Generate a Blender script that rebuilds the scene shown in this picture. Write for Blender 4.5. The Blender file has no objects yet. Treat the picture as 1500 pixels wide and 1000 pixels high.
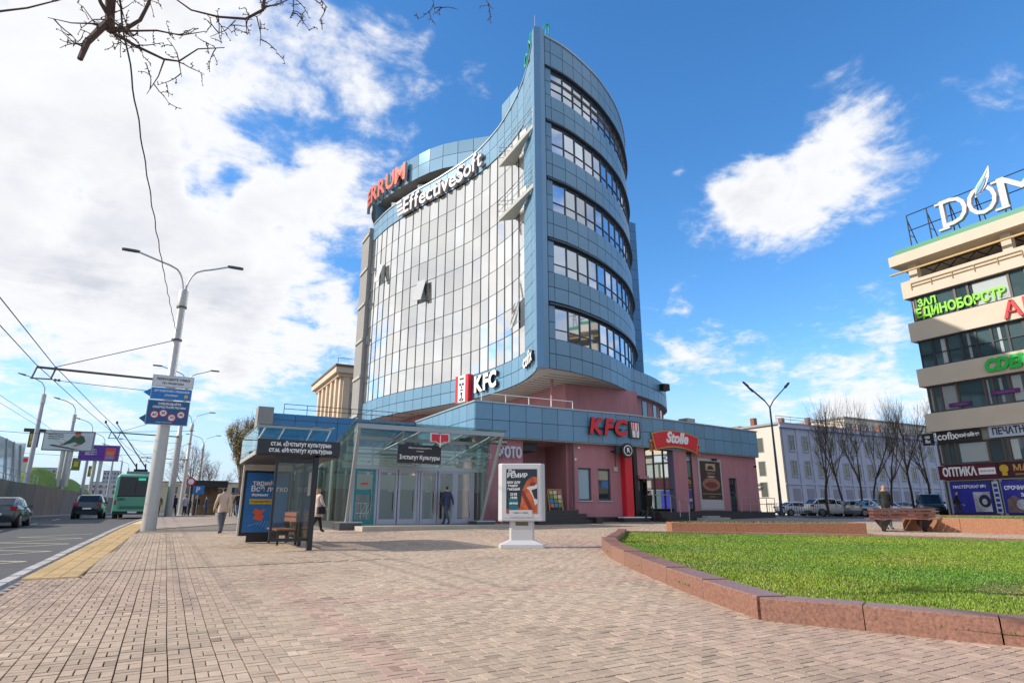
import bpy, math, random
import numpy as np
from mathutils import Vector, Matrix
random.seed(7); rng = np.random.default_rng(7)
S = bpy.context.scene
COL = S.collection
R = math.radians

# ---------------------------------------------------------------- camera
cd = bpy.data.cameras.new('camera'); cam = bpy.data.objects.new('camera', cd); COL.objects.link(cam)
cd.sensor_width = 36; cd.lens = 21.6; cd.clip_end = 6000; cd.clip_start = .05
cam.location = (0, 0, 1.3); cam.rotation_euler = (R(90 + 15.406), 0, R(-28.648))
S.camera = cam
# ---------------------------------------------------------------- view
S.view_settings.view_transform = 'Standard'; S.view_settings.look = 'None'
S.view_settings.exposure = 0.2; S.view_settings.gamma = 1; S.view_settings.use_curve_mapping = False
# ---------------------------------------------------------------- sun
SUND = Vector((-1, .35, 1.06 * math.tan(R(34)))).normalized()
sl = bpy.data.lights.new('sun', 'SUN'); sl.energy = 4.4; sl.angle = R(.55); sl.color = (1, .93, .82)
so = bpy.data.objects.new('sun', sl); COL.objects.link(so)
so.rotation_euler = (-SUND).to_track_quat('-Z', 'Y').to_euler(); so.location = (-40, 15, 60)
# ---------------------------------------------------------------- sky
W = bpy.data.worlds.new('World'); S.world = W; W.use_nodes = True
def sky():
    nt = W.node_tree; N = nt.nodes; L = nt.links; N.clear()
    def nd(t, **k):
        n = N.new(t)
        for a, b in k.items(): setattr(n, a, b)
        return n
    def math_(op, a, b=None, clamp=False):
        n = nd('ShaderNodeMath', operation=op); n.use_clamp = clamp
        for i, q in enumerate((a, b)):
            if q is None: continue
            if isinstance(q, (int, float)): n.inputs[i].default_value = q
            else: L.new(q, n.inputs[i])
        return n.outputs[0]
    st = nd('ShaderNodeTexSky', sky_type='NISHITA'); st.sun_disc = False
    st.sun_elevation = R(34); st.sun_rotation = math.atan2(-1, .35); st.air_density = 1.0; st.dust_density = .25; st.ozone_density = 4.0
    hs = nd('ShaderNodeHueSaturation'); hs.inputs['Saturation'].default_value = 1.22; hs.inputs['Value'].default_value = 1.42
    L.new(st.outputs[0], hs.inputs['Color'])
    tc = nd('ShaderNodeTexCoord'); D = tc.outputs['Generated']
    sx = nd('ShaderNodeSeparateXYZ'); L.new(D, sx.inputs[0])
    z = math_('MAXIMUM', sx.outputs[2], 0.0); zz = math_('ADD', z, .22)
    cx = math_('DIVIDE', sx.outputs[0], zz); cy = math_('DIVIDE', sx.outputs[1], zz)
    cv = nd('ShaderNodeCombineXYZ'); L.new(cx, cv.inputs[0]); L.new(cy, cv.inputs[1])
    def noise(scale, detail, rough, dist, off):
        m = nd('ShaderNodeMapping'); m.inputs['Location'].default_value = off; L.new(cv.outputs[0], m.inputs[0])
        n = nd('ShaderNodeTexNoise'); n.inputs['Scale'].default_value = scale; n.inputs['Detail'].default_value = detail
        n.inputs['Roughness'].default_value = rough; n.inputs['Distortion'].default_value = dist
        L.new(m.outputs[0], n.inputs['Vector']); return n.outputs[0]
    n1 = noise(1.7, 12, .62, .25, (3.1, 1.7, 0)); n2 = noise(4.6, 10, .66, .5, (0.4, 9.2, 2)); n4 = noise(14, 6, .6, .3, (2.4, 1.2, 5))
    dens = math_('ADD', math_('ADD', math_('MULTIPLY', n1, .66), math_('MULTIPLY', n2, .46)), math_('MULTIPLY', math_('SUBTRACT', n4, .56), .26))
    wn = nd('ShaderNodeTexNoise'); wn.inputs['Scale'].default_value = 5.5; wn.inputs['Detail'].default_value = 4; L.new(D, wn.inputs['Vector'])   # ragged outlines for the cloud masses
    w1 = nd('ShaderNodeVectorMath', operation='SUBTRACT'); L.new(wn.outputs['Color'], w1.inputs[0]); w1.inputs[1].default_value = (.5, .5, .5)
    w2 = nd('ShaderNodeVectorMath', operation='SCALE'); L.new(w1.outputs[0], w2.inputs[0]); w2.inputs['Scale'].default_value = .34
    w3 = nd('ShaderNodeVectorMath', operation='ADD'); L.new(w2.outputs[0], w3.inputs[0]); L.new(D, w3.inputs[1])
    w4 = nd('ShaderNodeVectorMath', operation='NORMALIZE'); L.new(w3.outputs[0], w4.inputs[0]); DW = w4.outputs[0]
    for (d, k, a) in CLOUDS:
        v = nd('ShaderNodeVectorMath', operation='DOT_PRODUCT'); L.new(DW, v.inputs[0]); v.inputs[1].default_value = Vector(d).normalized()
        p = math_('POWER', math_('MAXIMUM', v.outputs['Value'], 0.0), float(k))
        dens = math_('ADD', dens, math_('MULTIPLY', p, float(a)))
    mr = nd('ShaderNodeMapRange', interpolation_type='SMOOTHERSTEP'); L.new(dens, mr.inputs[0])
    mr.inputs[1].default_value = .58; mr.inputs[2].default_value = .80
    core = nd('ShaderNodeMapRange', interpolation_type='SMOOTHSTEP'); L.new(dens, core.inputs[0]); core.inputs[1].default_value = .72; core.inputs[2].default_value = 1.05
    n3 = noise(3.0, 5, .5, .2, (7, 3, 1))
    sh = math_('MULTIPLY', math_('SUBTRACT', n3, .28), 2.4, True)
    cc = nd('ShaderNodeMix', data_type='RGBA'); L.new(math_('MULTIPLY', core.outputs[0], sh, True), cc.inputs[0])
    cc.inputs[6].default_value = (5.75, 5.8, 5.95, 1); cc.inputs[7].default_value = (3.9, 4.05, 4.5, 1)
    hz = nd('ShaderNodeMapRange', interpolation_type='SMOOTHSTEP'); L.new(sx.outputs[2], hz.inputs[0])
    hz.inputs[1].default_value = .0; hz.inputs[2].default_value = .10; hz.inputs[3].default_value = .35; hz.inputs[4].default_value = 1
    mx = nd('ShaderNodeMix', data_type='RGBA'); L.new(math_('MULTIPLY', mr.outputs[0], hz.outputs[0]), mx.inputs[0])
    hm = nd('ShaderNodeMapRange', interpolation_type='SMOOTHSTEP'); L.new(sx.outputs[2], hm.inputs[0])   # pale haze low over the horizon, all the way round
    hm.inputs[1].default_value = -.02; hm.inputs[2].default_value = .26; hm.inputs[3].default_value = 1; hm.inputs[4].default_value = 0
    hx = nd('ShaderNodeMix', data_type='RGBA'); L.new(hm.outputs[0], hx.inputs[0]); L.new(hs.outputs[0], hx.inputs[6]); hx.inputs[7].default_value = (3.6, 4.5, 5.6, 1)
    L.new(hx.outputs[2], mx.inputs[6]); L.new(cc.outputs[2], mx.inputs[7])
    bg = nd('ShaderNodeBackground'); bg.inputs[1].default_value = .15; L.new(mx.outputs[2], bg.inputs[0])
    o = nd('ShaderNodeOutputWorld'); L.new(bg.outputs[0], o.inputs[0])
# cloud masses: direction, tightness (higher = smaller), amount
CLOUDS = [((-.201, .822, .533), 14, .25), ((-.059, .859, .508), 60, .15), ((.114, .894, .434), 300, .24), ((-.162, .946, .281), 60, .17), ((.037, .948, .317), 300, .20), ((.191, .948, .254), 420, .20),
          ((.200, .762, .616), 500, .13), ((-.008, .895, .446), 700, -.24), ((-.153, .907, .393), 700, -.20), ((.757, .477, .446), 200, .19), ((.743, .527, .412), 520, .16), ((.769, .418, .483), 560, .10),
          ((.729, .657, .190), 300, .15), ((.676, .660, .326), 700, .16), ((.623, .627, .468), 2600, .14), ((.793, .286, .538), 300, .10), ((.673, .389, .630), 500, .13), ((.567, .573, .592), 900, .17), ((.45, .60, .66), 900, .14), ((.851, .502, .155), 260, .20), ((.72, .30, .62), 40, -.05),
          ((.505, .608, .613), 40, -.20), ((.11, .85, .52), 220, -.13), ((.163, .925, .34), 500, -.10), ((.036, .883, .468), 500, -.08), ((-.78, .58, .42), 12, .34), ((-.8, .0, .45), 7, .26), ((-.6, -.7, .5), 4, .20), ((.5, -.8, .5), 4, .08), ((.88, -.40, .42), 12, .24)]  # includes unseen clouds beside the frame, added to whiten the tower glass reflections
sky()
W.cycles.sampling_method = 'MANUAL'; W.cycles.sample_map_resolution = 1024
S.cycles.max_bounces = 8; S.cycles.transparent_max_bounces = 24
S.cycles.use_adaptive_sampling = True
S.cycles.sample_clamp_indirect = 6

# ================================================================ helpers
YS, YC = math.sin(R(28.648)), math.cos(R(28.648))
def gz(x, y): return .02 * min(45., x * YS + y * YC)
_mats = {}
def M(name, col, rough=.65, metal=0., var=0., vs=3., bump=0., bs=30., rnd=0., spec=.5, emit=0., attr=None, coat=0., alpha=None, coord='Object', stretch=None):
    """procedural material: base colour, optional noise mottling (var), bump and per-object tone (rnd)"""
    if name in _mats: return _mats[name]
    m = bpy.data.materials.new(name); m.use_nodes = True; nt = m.node_tree; N = nt.nodes; L = nt.links
    b = N['Principled BSDF']; c = tuple(col[:3]) + (1,)
    b.inputs['Base Color'].default_value = c; b.inputs['Roughness'].default_value = rough; b.inputs['Metallic'].default_value = metal
    b.inputs['Specular IOR Level'].default_value = spec; b.inputs['Coat Weight'].default_value = coat
    cur = None
    tc = N.new('ShaderNodeTexCoord'); vec = tc.outputs[coord]
    if stretch:
        mp = N.new('ShaderNodeMapping'); mp.inputs['Scale'].default_value = stretch; L.new(vec, mp.inputs[0]); vec = mp.outputs[0]
    if attr:
        a = N.new('ShaderNodeAttribute'); a.attribute_name = attr
        mx = N.new('ShaderNodeMix'); mx.data_type = 'RGBA'; mx.blend_type = 'MULTIPLY'; mx.inputs[0].default_value = 1
        mx.inputs[6].default_value = c; L.new(a.outputs['Color'], mx.inputs[7]); cur = mx.outputs[2]
    def scale(cur, fac):
        h = N.new('ShaderNodeHueSaturation')
        if cur is None: h.inputs['Color'].default_value = c
        else: L.new(cur, h.inputs['Color'])
        L.new(fac, h.inputs['Value']); return h.outputs[0]
    if var:
        n = N.new('ShaderNodeTexNoise'); n.inputs['Scale'].default_value = vs; n.inputs['Detail'].default_value = 6; n.inputs['Roughness'].default_value = .65
        L.new(vec, n.inputs['Vector'])
        r = N.new('ShaderNodeMapRange'); L.new(n.outputs[0], r.inputs[0]); r.inputs[1].default_value = .3; r.inputs[2].default_value = .7
        r.inputs[3].default_value = 1 - var; r.inputs[4].default_value = 1 + var; cur = scale(cur, r.outputs[0])
    if rnd:
        o = N.new('ShaderNodeObjectInfo'); r = N.new('ShaderNodeMapRange'); L.new(o.outputs['Random'], r.inputs[0])
        r.inputs[3].default_value = 1 - rnd; r.inputs[4].default_value = 1 + rnd; cur = scale(cur, r.outputs[0])
    if cur is not None: L.new(cur, b.inputs['Base Color'])
    if bump:
        n = N.new('ShaderNodeTexNoise'); n.inputs['Scale'].default_value = bs; n.inputs['Detail'].default_value = 5; L.new(vec, n.inputs['Vector'])
        bp = N.new('ShaderNodeBump'); bp.inputs['Strength'].default_value = bump; bp.inputs['Distance'].default_value = .02
        L.new(n.outputs[0], bp.inputs['Height']); L.new(bp.outputs[0], b.inputs['Normal'])
    if emit:
        b.inputs['Emission Color'].default_value = c; b.inputs['Emission Strength'].default_value = emit
    _mats[name] = m; return m
def clear_glass(name, tint, refl=.10):
    if name in _mats: return _mats[name]
    m = bpy.data.materials.new(name); m.use_nodes = True; nt = m.node_tree; N = nt.nodes; L = nt.links; N.clear()
    t = N.new('ShaderNodeBsdfTransparent'); t.inputs[0].default_value = tuple(tint) + (1,)
    g = N.new('ShaderNodeBsdfGlossy'); g.inputs['Roughness'].default_value = .02; g.inputs[0].default_value = (.95, 1, .98, 1)
    f = N.new('ShaderNodeLayerWeight'); f.inputs['Blend'].default_value = .28
    r = N.new('ShaderNodeMapRange'); L.new(f.outputs['Fresnel'], r.inputs[0]); r.inputs[1].default_value = 0; r.inputs[2].default_value = 1; r.inputs[3].default_value = refl; r.inputs[4].default_value = .75
    x = N.new('ShaderNodeMixShader'); L.new(r.outputs[0], x.inputs[0]); L.new(t.outputs[0], x.inputs[1]); L.new(g.outputs[0], x.inputs[2])
    o = N.new('ShaderNodeOutputMaterial'); L.new(x.outputs[0], o.inputs[0]); _mats[name] = m; return m

def wm(o):
    if o is None: return Matrix()
    return (wm(o.parent) @ o.matrix_parent_inverse @ o.matrix_basis) if o.parent else o.matrix_basis.copy()
def par(o, p, world=True):
    if p is not None:
        w = wm(p); o.parent = p
        o.matrix_parent_inverse = w.inverted() if world else Matrix()
    return o
def tag(o, label=None, cat=None, group=None, kind=None):
    if label: o['label'] = label
    if cat: o['category'] = cat
    if group: o['group'] = group
    if kind: o['kind'] = kind
    return o
def thing(name, loc, label, cat, group=None, rz=0):
    o = bpy.data.objects.new(name, None); COL.objects.link(o); o.location = loc; o.rotation_euler = (0, 0, rz); o.empty_display_size = .2
    return tag(o, label, cat, group)
def copy_tree(o, p=None):
    c = o.copy(); COL.objects.link(c)
    if p is not None: c.parent = p
    for ch in list(o.children): copy_tree(ch, c)
    return c
class MB:
    def __init__(s): s.v = []; s.f = []; s.m = []
    def add(s, vs, fs, mi=0):
        b = len(s.v); s.v += [tuple(v) for v in vs]
        for f in fs: s.f.append(tuple(b + i for i in f)); s.m.append(mi)
        return s
    def ob(s, o, ux, uy, uz, mi=0):
        o, ux, uy, uz = map(Vector, (o, ux, uy, uz))
        vs = [o, o + ux, o + ux + uy, o + uy]; vs += [v + uz for v in vs]
        return s.add(vs, [(3, 2, 1, 0), (4, 5, 6, 7), (0, 1, 5, 4), (1, 2, 6, 5), (2, 3, 7, 6), (3, 0, 4, 7)], mi)
    def box(s, x0, y0, z0, x1, y1, z1, mi=0):
        return s.ob((x0, y0, z0), (x1 - x0, 0, 0), (0, y1 - y0, 0), (0, 0, z1 - z0), mi)
    def prism(s, pts, vec, mi=0):
        n = len(pts); vec = Vector(vec); a = [Vector(p) for p in pts]
        return s.add(a + [p + vec for p in a], [tuple(range(n - 1, -1, -1)), tuple(range(n, 2 * n))] + [(i, (i + 1) % n, n + (i + 1) % n, n + i) for i in range(n)], mi)
    def quad(s, a, b, c, d, mi=0): return s.add((a, b, c, d), [(0, 1, 2, 3)], mi)
    def tube(s, pts, r, n=8, mi=0):
        P = [Vector(p) for p in pts]; k = len(P)
        rr = [r] * k if isinstance(r, (int, float)) else list(r)
        vs = []; up = None
        for i in range(k):
            t = (P[min(i + 1, k - 1)] - P[max(i - 1, 0)]).normalized()
            if up is None: up = Vector((0, 0, 1)) if abs(t.z) < .9 else Vector((1, 0, 0))
            a = t.cross(up)
            if a.length < 1e-4: a = t.orthogonal()
            a.normalize(); b = a.cross(t); up = b
            for j in range(n):
                g = 2 * math.pi * j / n; vs.append(P[i] + (a * math.cos(g) + b * math.sin(g)) * rr[i])
        fs = [(i * n + j, i * n + (j + 1) % n, (i + 1) * n + (j + 1) % n, (i + 1) * n + j) for i in range(k - 1) for j in range(n)]
        fs += [tuple(range(n - 1, -1, -1)), tuple((k - 1) * n + j for j in range(n))]
        return s.add(vs, fs, mi)
    def loft(s, rings, mi=0, caps=True):
        n = len(rings[0]); k = len(rings); vs = [v for r in rings for v in r]
        fs = [(i * n + j, i * n + (j + 1) % n, (i + 1) * n + (j + 1) % n, (i + 1) * n + j) for i in range(k - 1) for j in range(n)]
        if caps: fs += [tuple(range(n - 1, -1, -1)), tuple((k - 1) * n + j for j in range(n))]
        return s.add(vs, fs, mi)
    def mesh(s, name, mats, smooth=False):
        me = bpy.data.meshes.new(name); me.from_pydata(s.v, [], s.f)
        for m in (mats if isinstance(mats, (list, tuple)) else [mats]): me.materials.append(m)
        if len(set(s.m)) > 1: me.polygons.foreach_set('material_index', s.m)
        if smooth:
            me.polygons.foreach_set('use_smooth', [True] * len(s.f))
            try: me.set_sharp_from_angle(angle=R(40))
            except Exception: pass
        me.update(); return me
    def build(s, name, mats, parent=None, smooth=False, world=True):
        o = bpy.data.objects.new(name, s.mesh(name, mats, smooth)); COL.objects.link(o)
        return par(o, parent, world)
_ub = {}
def panel(name, mat, parent, o, ux, uy, uz):
    """one box-shaped piece; alike pieces share one unit mesh"""
    if mat.name not in _ub: _ub[mat.name] = MB().box(0, 0, 0, 1, 1, 1).mesh('piece', mat)
    ob = bpy.data.objects.new(name, _ub[mat.name]); COL.objects.link(ob)
    ux, uy, uz, o = map(Vector, (ux, uy, uz, o))
    m = Matrix.Identity(4)
    for i in range(3): m[i][0] = ux[i]; m[i][1] = uy[i]; m[i][2] = uz[i]; m[i][3] = o[i]
    ob.matrix_basis = m; return par(ob, parent)
def box(name, mat, parent, x0, y0, z0, x1, y1, z1): return MB().box(x0, y0, z0, x1, y1, z1).build(name, mat, parent)
# ---- lettering
_tm = {}
def tmesh(s, size, depth, bold=0., shear=0., align='CENTER', sp=1.):
    k = (s, size, depth, bold, shear, align, sp)
    if k not in _tm:
        cu = bpy.data.curves.new('lettering', 'FONT'); cu.body = s; cu.size = size; cu.extrude = depth / 2; cu.offset = bold; cu.shear = shear
        cu.align_x = align; cu.align_y = 'CENTER'; cu.space_character = sp; cu.resolution_u = 3
        ob = bpy.data.objects.new('lettering', cu); _tm[k] = bpy.data.meshes.new_from_object(ob)
        bpy.data.objects.remove(ob); bpy.data.curves.remove(cu)
    return _tm[k]
def frame(pos, right, normal, up=(0, 0, 1)):
    r = Vector(right).normalized(); n = Vector(normal).normalized(); u = n.cross(r) if up is None else Vector(up)
    m = Matrix.Identity(4)
    for i in range(3): m[i][0] = r[i]; m[i][1] = u[i]; m[i][2] = n[i]; m[i][3] = pos[i]
    return m
def text(name, s, size, mat, parent, pos, right, normal, depth=.02, bold=0., shear=0., align='CENTER', sp=1., fit=None, up=(0, 0, 1)):
    me = tmesh(s, size, depth, bold, shear, align, sp).copy(); me.materials.clear(); me.materials.append(mat)
    o = bpy.data.objects.new(name, me); COL.objects.link(o); m = frame(pos, right, normal, up)
    if fit and len(me.vertices):
        xs = [v.co.x for v in me.vertices]; w = max(xs) - min(xs)
        if w > 0: m = m @ Matrix.Diagonal((fit / w, 1, 1, 1))
    o.matrix_basis = m; return par(o, parent)
def catmull(P, n=14):
    out = []
    for i in range(len(P) - 1):
        p0 = P[max(i - 1, 0)]; p1 = P[i]; p2 = P[i + 1]; p3 = P[min(i + 2, len(P) - 1)]
        for k in range(n):
            t = k / n
            out.append(tuple(.5 * ((2 * p1[j]) + (-p0[j] + p2[j]) * t + (2 * p0[j] - 5 * p1[j] + 4 * p2[j] - p3[j]) * t * t + (-p0[j] + 3 * p1[j] - 3 * p2[j] + p3[j]) * t ** 3) for j in range(2)))
    out.append(tuple(P[-1])); return out
class Curve:
    def __init__(s, P):
        s.p = catmull(P); s.a = [0.]
        for i in range(1, len(s.p)): s.a.append(s.a[-1] + math.dist(s.p[i], s.p[i - 1]))
        s.len = s.a[-1]
    def at(s, d):
        d = min(max(d, 0), s.len)
        i = min(max(np.searchsorted(s.a, d), 1), len(s.a) - 1); t = (d - s.a[i - 1]) / (s.a[i] - s.a[i - 1])
        a, b = s.p[i - 1], s.p[i]; return Vector((a[0] + (b[0] - a[0]) * t, a[1] + (b[1] - a[1]) * t, 0))
    def tan(s, d): return (s.at(min(d + .15, s.len)) - s.at(max(d - .15, 0))).normalized()
    def pts(s, step):
        n = max(1, round(s.len / step)); return [s.at(s.len * i / n) for i in range(n + 1)]
Z = Vector((0, 0, 1))

# ---------------------------------------------------------------- shared materials
blue = M('blue_cladding', (.14, .28, .41), .42, .10, var=.05, vs=.7, rnd=.08)
pale = blue
deep = M('deep_blue_cladding', (.045, .17, .34), .38, .2, var=.05, vs=.8, rnd=.08)
joint = M('dark_joint', (.03, .035, .045), .8)
mirror = M('mirror_glass', (.93, .915, .875), .03, .94, rnd=.13)
mirror_b = M('mirror_glass_side', (.46, .52, .60), .04, .9, rnd=.25)
mull = M('mullion_grey', (.10, .11, .12), .45, .3)
steel = M('brushed_steel', (.40, .41, .42), .35, .85)
galv = M('galvanised_pole', (.47, .47, .46), .5, .35, var=.06, vs=4)
pink = M('pink_render', (.42, .19, .21), .85, var=.12, vs=1.6, bump=.15, bs=120, stretch=(1, 1, .35))
plinth = M('dark_granite_plinth', (.035, .033, .036), .35, var=.15, vs=20)
concrete = M('grey_concrete', (.33, .32, .30), .85, var=.12, vs=1.5, bump=.2, bs=25)
soffit_m = M('soffit_metal', (.42, .41, .39), .6, .1, var=.04, vs=1)
white = M('white_paint', (.78, .78, .77), .45)
black = M('black_metal', (.014, .014, .016), .4)
darkglass = M('dark_glass', (.02, .028, .034), .03, 0, spec=.9, rnd=.2)
red = M('red_sign', (.62, .015, .03), .4)
cream = M('cream_render', (.60, .515, .41), .8, var=.04, vs=.8, bump=.1, bs=60)
glass_g = clear_glass('green_clear_glass', (.84, .95, .92), .05)
glass_c = clear_glass('clear_glass', (.92, .96, .96), .03)
glass_s = clear_glass('smoked_glass', (.82, .79, .75), .02)
textw = M('white_letters', (.82, .82, .82), .5)
textk = M('black_letters', (.02, .02, .02), .5)
# ================================================================ ground, road, pavement
import bmesh
def sheet(name, poly, dz, mat, kind='structure', label=None, cat=None, parent=None):
    bm = bmesh.new(); vs = [bm.verts.new((p[0], p[1], 0)) for p in poly]; f = bm.faces.new(vs); f.normal_update()
    if f.normal.z < 0: f.normal_flip()
    bmesh.ops.triangulate(bm, faces=bm.faces[:])
    bmesh.ops.bisect_plane(bm, geom=bm.verts[:] + bm.edges[:] + bm.faces[:], plane_co=(45 * YS, 45 * YC, 0), plane_no=(YS, YC, 0))
    for v in bm.verts: v.co.z = gz(v.co.x, v.co.y) + dz
    me = bpy.data.meshes.new(name); bm.to_mesh(me); bm.free(); me.materials.append(mat)
    o = bpy.data.objects.new(name, me); COL.objects.link(o); par(o, parent)
    return tag(o, label, cat, None, kind)
def kx(y): return -2.2 + .018 * (y - 13) + .0012 * np.clip(np.asarray(y, float) - 30, 0, 40) ** 2 + .02 * np.clip(np.asarray(y, float) - 70, 0, 400)
KY = [-40, 0, 13.2, 30, 36, 42, 48, 54, 60, 66, 72, 80, 100, 130]
def kside(off, ys=KY): return [(float(kx(y)) + off, y) for y in ys]
def inpoly(x, y, P):
    r = np.zeros(np.shape(x), bool); n = len(P)
    for i in range(n):
        (x0, y0), (x1, y1) = P[i], P[(i + 1) % n]
        if y0 == y1: continue
        c = ((y0 > y) != (y1 > y)) & (x < (x1 - x0) * (y - y0) / (y1 - y0) + x0); r ^= c
    return r
asphalt = M('asphalt', (.085, .085, .088), .9, var=.14, vs=.5, bump=.35, bs=160)
asphalt2 = M('parking_asphalt', (.055, .057, .062), .9, var=.12, vs=.6, bump=.3, bs=140)
earth = M('dry_earth', (.16, .14, .11), .95, var=.2, vs=.3)
sheet('ground', [(-1500, -1500), (1500, -1500), (1500, 2500), (-1500, 2500)], -.22, earth)
road = sheet('road', [(-10, -40)] + kside(0, KY + [300]) + [(-10, 300)], -.13, asphalt)
sheet('parking_area', [(38, 24), (60, -40), (160, -40), (160, 54), (60, 75), (37, 60)], -.10, asphalt2)
# zigzag stop markings and lane lines on the road
mk = MB(); ym = M('worn_road_paint', (.62, .58, .46), .8, var=.25, vs=6)
def stripe(a, b, w):
    a = Vector((a[0], a[1], 0)); b = Vector((b[0], b[1], 0)); n = (b - a).normalized().cross(Z) * w / 2
    mk.add([(p.x, p.y, gz(p.x, p.y) - .124) for p in (a + n, b + n, b - n, a - n)][::-1], [(0, 1, 2, 3)])
yy = 9.0; k = 0
while yy < 30:
    a = (-2.75 + .018 * (yy - 13), yy); b = (-4.9 + .018 * (yy - 13), yy + 1.6); c = (-2.75 + .018 * (yy - 10), yy + 3.2)
    stripe(a, b, .09); stripe(b, c, .09); yy += 3.2
for i in range(14):
    stripe((-6.3, 6 + i * 9), (-6.3, 9.5 + i * 9), .12)
stripe((-9.3, 0), (-9.3, 200), .14)
tag(mk.build('road_markings', ym), kind='structure')

# ---- plaza paving: real pavers near by, one textured sheet beyond
BED = [(10.3, 13.9), (9.0, 11.9), (7.78, 9.5), (6.72, 7.2), (5.92, 5.15), (6.4, 4.2), (6.85, 3.2), (7.6, 1.8), (9.5, -1.2), (17, -2), (23.5, 3), (21.9, 9.0), (20.2, 12.5), (17.6, 15.5), (14.4, 18.4)]
pav_far = M('far_pavers', (.395, .325, .275), .85, var=.13, vs=.45, bump=.2, bs=30)
def brick_tex(m):
    nt = m.node_tree; N = nt.nodes; L = nt.links; b = N['Principled BSDF']; src = b.inputs['Base Color'].links[0].from_socket
    br = N.new('ShaderNodeTexBrick'); br.offset = .5; br.inputs['Scale'].default_value = 1; br.inputs['Brick Width'].default_value = .18; br.inputs['Row Height'].default_value = .09
    br.inputs['Mortar Size'].default_value = .008; br.inputs['Color1'].default_value = (1, 1, 1, 1); br.inputs['Color2'].default_value = (.84, .8, .78, 1); br.inputs['Mortar'].default_value = (.45, .42, .4, 1)
    tc = N.new('ShaderNodeTexCoord'); L.new(tc.outputs['Object'], br.inputs['Vector'])
    mx = N.new('ShaderNodeMix'); mx.data_type = 'RGBA'; mx.blend_type = 'MULTIPLY'; mx.inputs[0].default_value = 1
    L.new(src, mx.inputs[6]); L.new(br.outputs[0], mx.inputs[7]); L.new(mx.outputs[2], b.inputs['Base Color'])
brick_tex(pav_far)
sheet('plaza_paving', [(60, -40), (48.5, 20), (38, 26.5), (38, 36), (14, 36), (14, 80), (14, 130)] + kside(.28)[::-1], -.026, M('paver_bed', (.175, .145, .12), .95, var=.2, vs=3))
NEAR = 34.0      # pavers are modelled out to here
cell = .36
gx, gy = np.meshgrid(np.arange(-25, 112) * cell, np.arange(-10, 94) * cell); gx = gx.ravel(); gy = gy.ravel()
fw = (gx + .18) * YS + (gy + .18) * YC; sd = (gx + .18) * YC - (gy + .18) * YS
tact_edge = np.where(gy > 13.0, -.95, 0)
ok = (gx > kx(gy) - .3) & (fw > 2.5) & (fw < NEAR) & (np.abs(sd) < .92 * fw + 1.5) & (gx < 46) & (gy < 27.5)
far_cells = [(kx(-40) + .28, -40)]
cells = np.stack([gx[ok], gy[ok]], 1)
# the far sheet: everything outside the modelled fan
ang = [(-.95, 0), (.95, 0)]
def fan(s, f): return (s * YC + f * YS, -s * YS + f * YC)
pm = sheet('pavement', [fan(-14.5, NEAR - .25), fan(24, NEAR - .25), (60, -12), (48.5, 20), (38, 26.5), (38, 36), (14, 36), (14, 80), (14, 130)] + kside(.3, [k for k in KY if k >= 30])[::-1], -.004, pav_far)
def smooth_noise(x, y, s, seed):
    r = np.random.default_rng(seed); v = 0
    for k in range(5):
        a = r.uniform(0, 6.28); w = s * r.uniform(.6, 1.8); v = v + np.sin((x * math.cos(a) + y * math.sin(a)) * w + r.uniform(0, 6.28))
    return v / 5
bx, by, bw, bh = [], [], [], []
for a in range(2):
    for b in range(2):
        for k in range(2):
            if (a + b) % 2 == 0: X, Y, w, h = cells[:, 0] + a * .18, cells[:, 1] + b * .18 + k * .09, .18, .09
            else: X, Y, w, h = cells[:, 0] + a * .18 + k * .09, cells[:, 1] + b * .18, .09, .18
            bx.append(X); by.append(Y); bw.append(np.full(len(X), w)); bh.append(np.full(len(X), h))
bx, by, bw, bh = map(np.concatenate, (bx, by, bw, bh)); nb = len(bx)
mx_, my_ = bx + bw / 2, by + bh / 2
ok = (bx > kx(my_) + np.where(my_ > 13.15, 1.02, .27)) & ~inpoly(mx_, my_, [(10.9, 13.8), (9.6, 11.7), (8.2, 9.2), (7.2, 7.0), (6.4, 5.2), (6.8, 4.3), (7.3, 3.2), (8.0, 1.8), (9.9, -1), (17, -1.6), (23, 3), (21.4, 9.0), (19.7, 12.3), (17.2, 15.2), (14.4, 17.9)])
bx, by, bw, bh, mx_, my_ = (q[ok] for q in (bx, by, bw, bh, mx_, my_)); nb = len(bx)
pinkish = np.clip(smooth_noise(mx_, my_, .55, 3) * 1.3 - .25, 0, 1) * .55
pinkish = np.maximum(pinkish, ((mx_ > 1.54) & (mx_ < 1.98) & (my_ < 13)) * .5)
pinkish = np.maximum(pinkish, ((my_ > 8.36) & (my_ < 8.8) & (mx_ > 1.9)) * .4)
tone = 1 + .10 * smooth_noise(mx_, my_, 1.1, 5) + rng.normal(0, .085, nb) - .22 * (smooth_noise(mx_, my_, 2.3, 61) > .42) * rng.random(nb) - .2 * (rng.random(nb) < .012)
cA, cB = np.array([.42, .318, .235]), np.array([.42, .262, .215])
bcol = (cA[None] * (1 - pinkish[:, None]) + cB[None] * pinkish[:, None]) * tone[:, None]
g0 = .02 * (mx_ * YS + my_ * YC)
lift = np.where((my_ > 13.9 - .03 * mx_) & (mx_ < 4.5), .014, 0) + rng.normal(0, .0012, nb) + .006 * smooth_noise(mx_, my_, 1.7, 9)
bx = bx + .014 * smooth_noise(mx_, my_, 1.3, 71); by = by + .012 * smooth_noise(mx_, my_, 1.5, 72)
order = np.argsort(np.where(np.abs(mx_ * YC - my_ * YS) < .84 * (mx_ * YS + my_ * YC), mx_ * YS + my_ * YC, 999) + np.where(mx_ * YS + my_ * YC < 4.45, 900, 0))
single = order[:300]; rest = np.setdiff1d(np.arange(nb), single)
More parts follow.
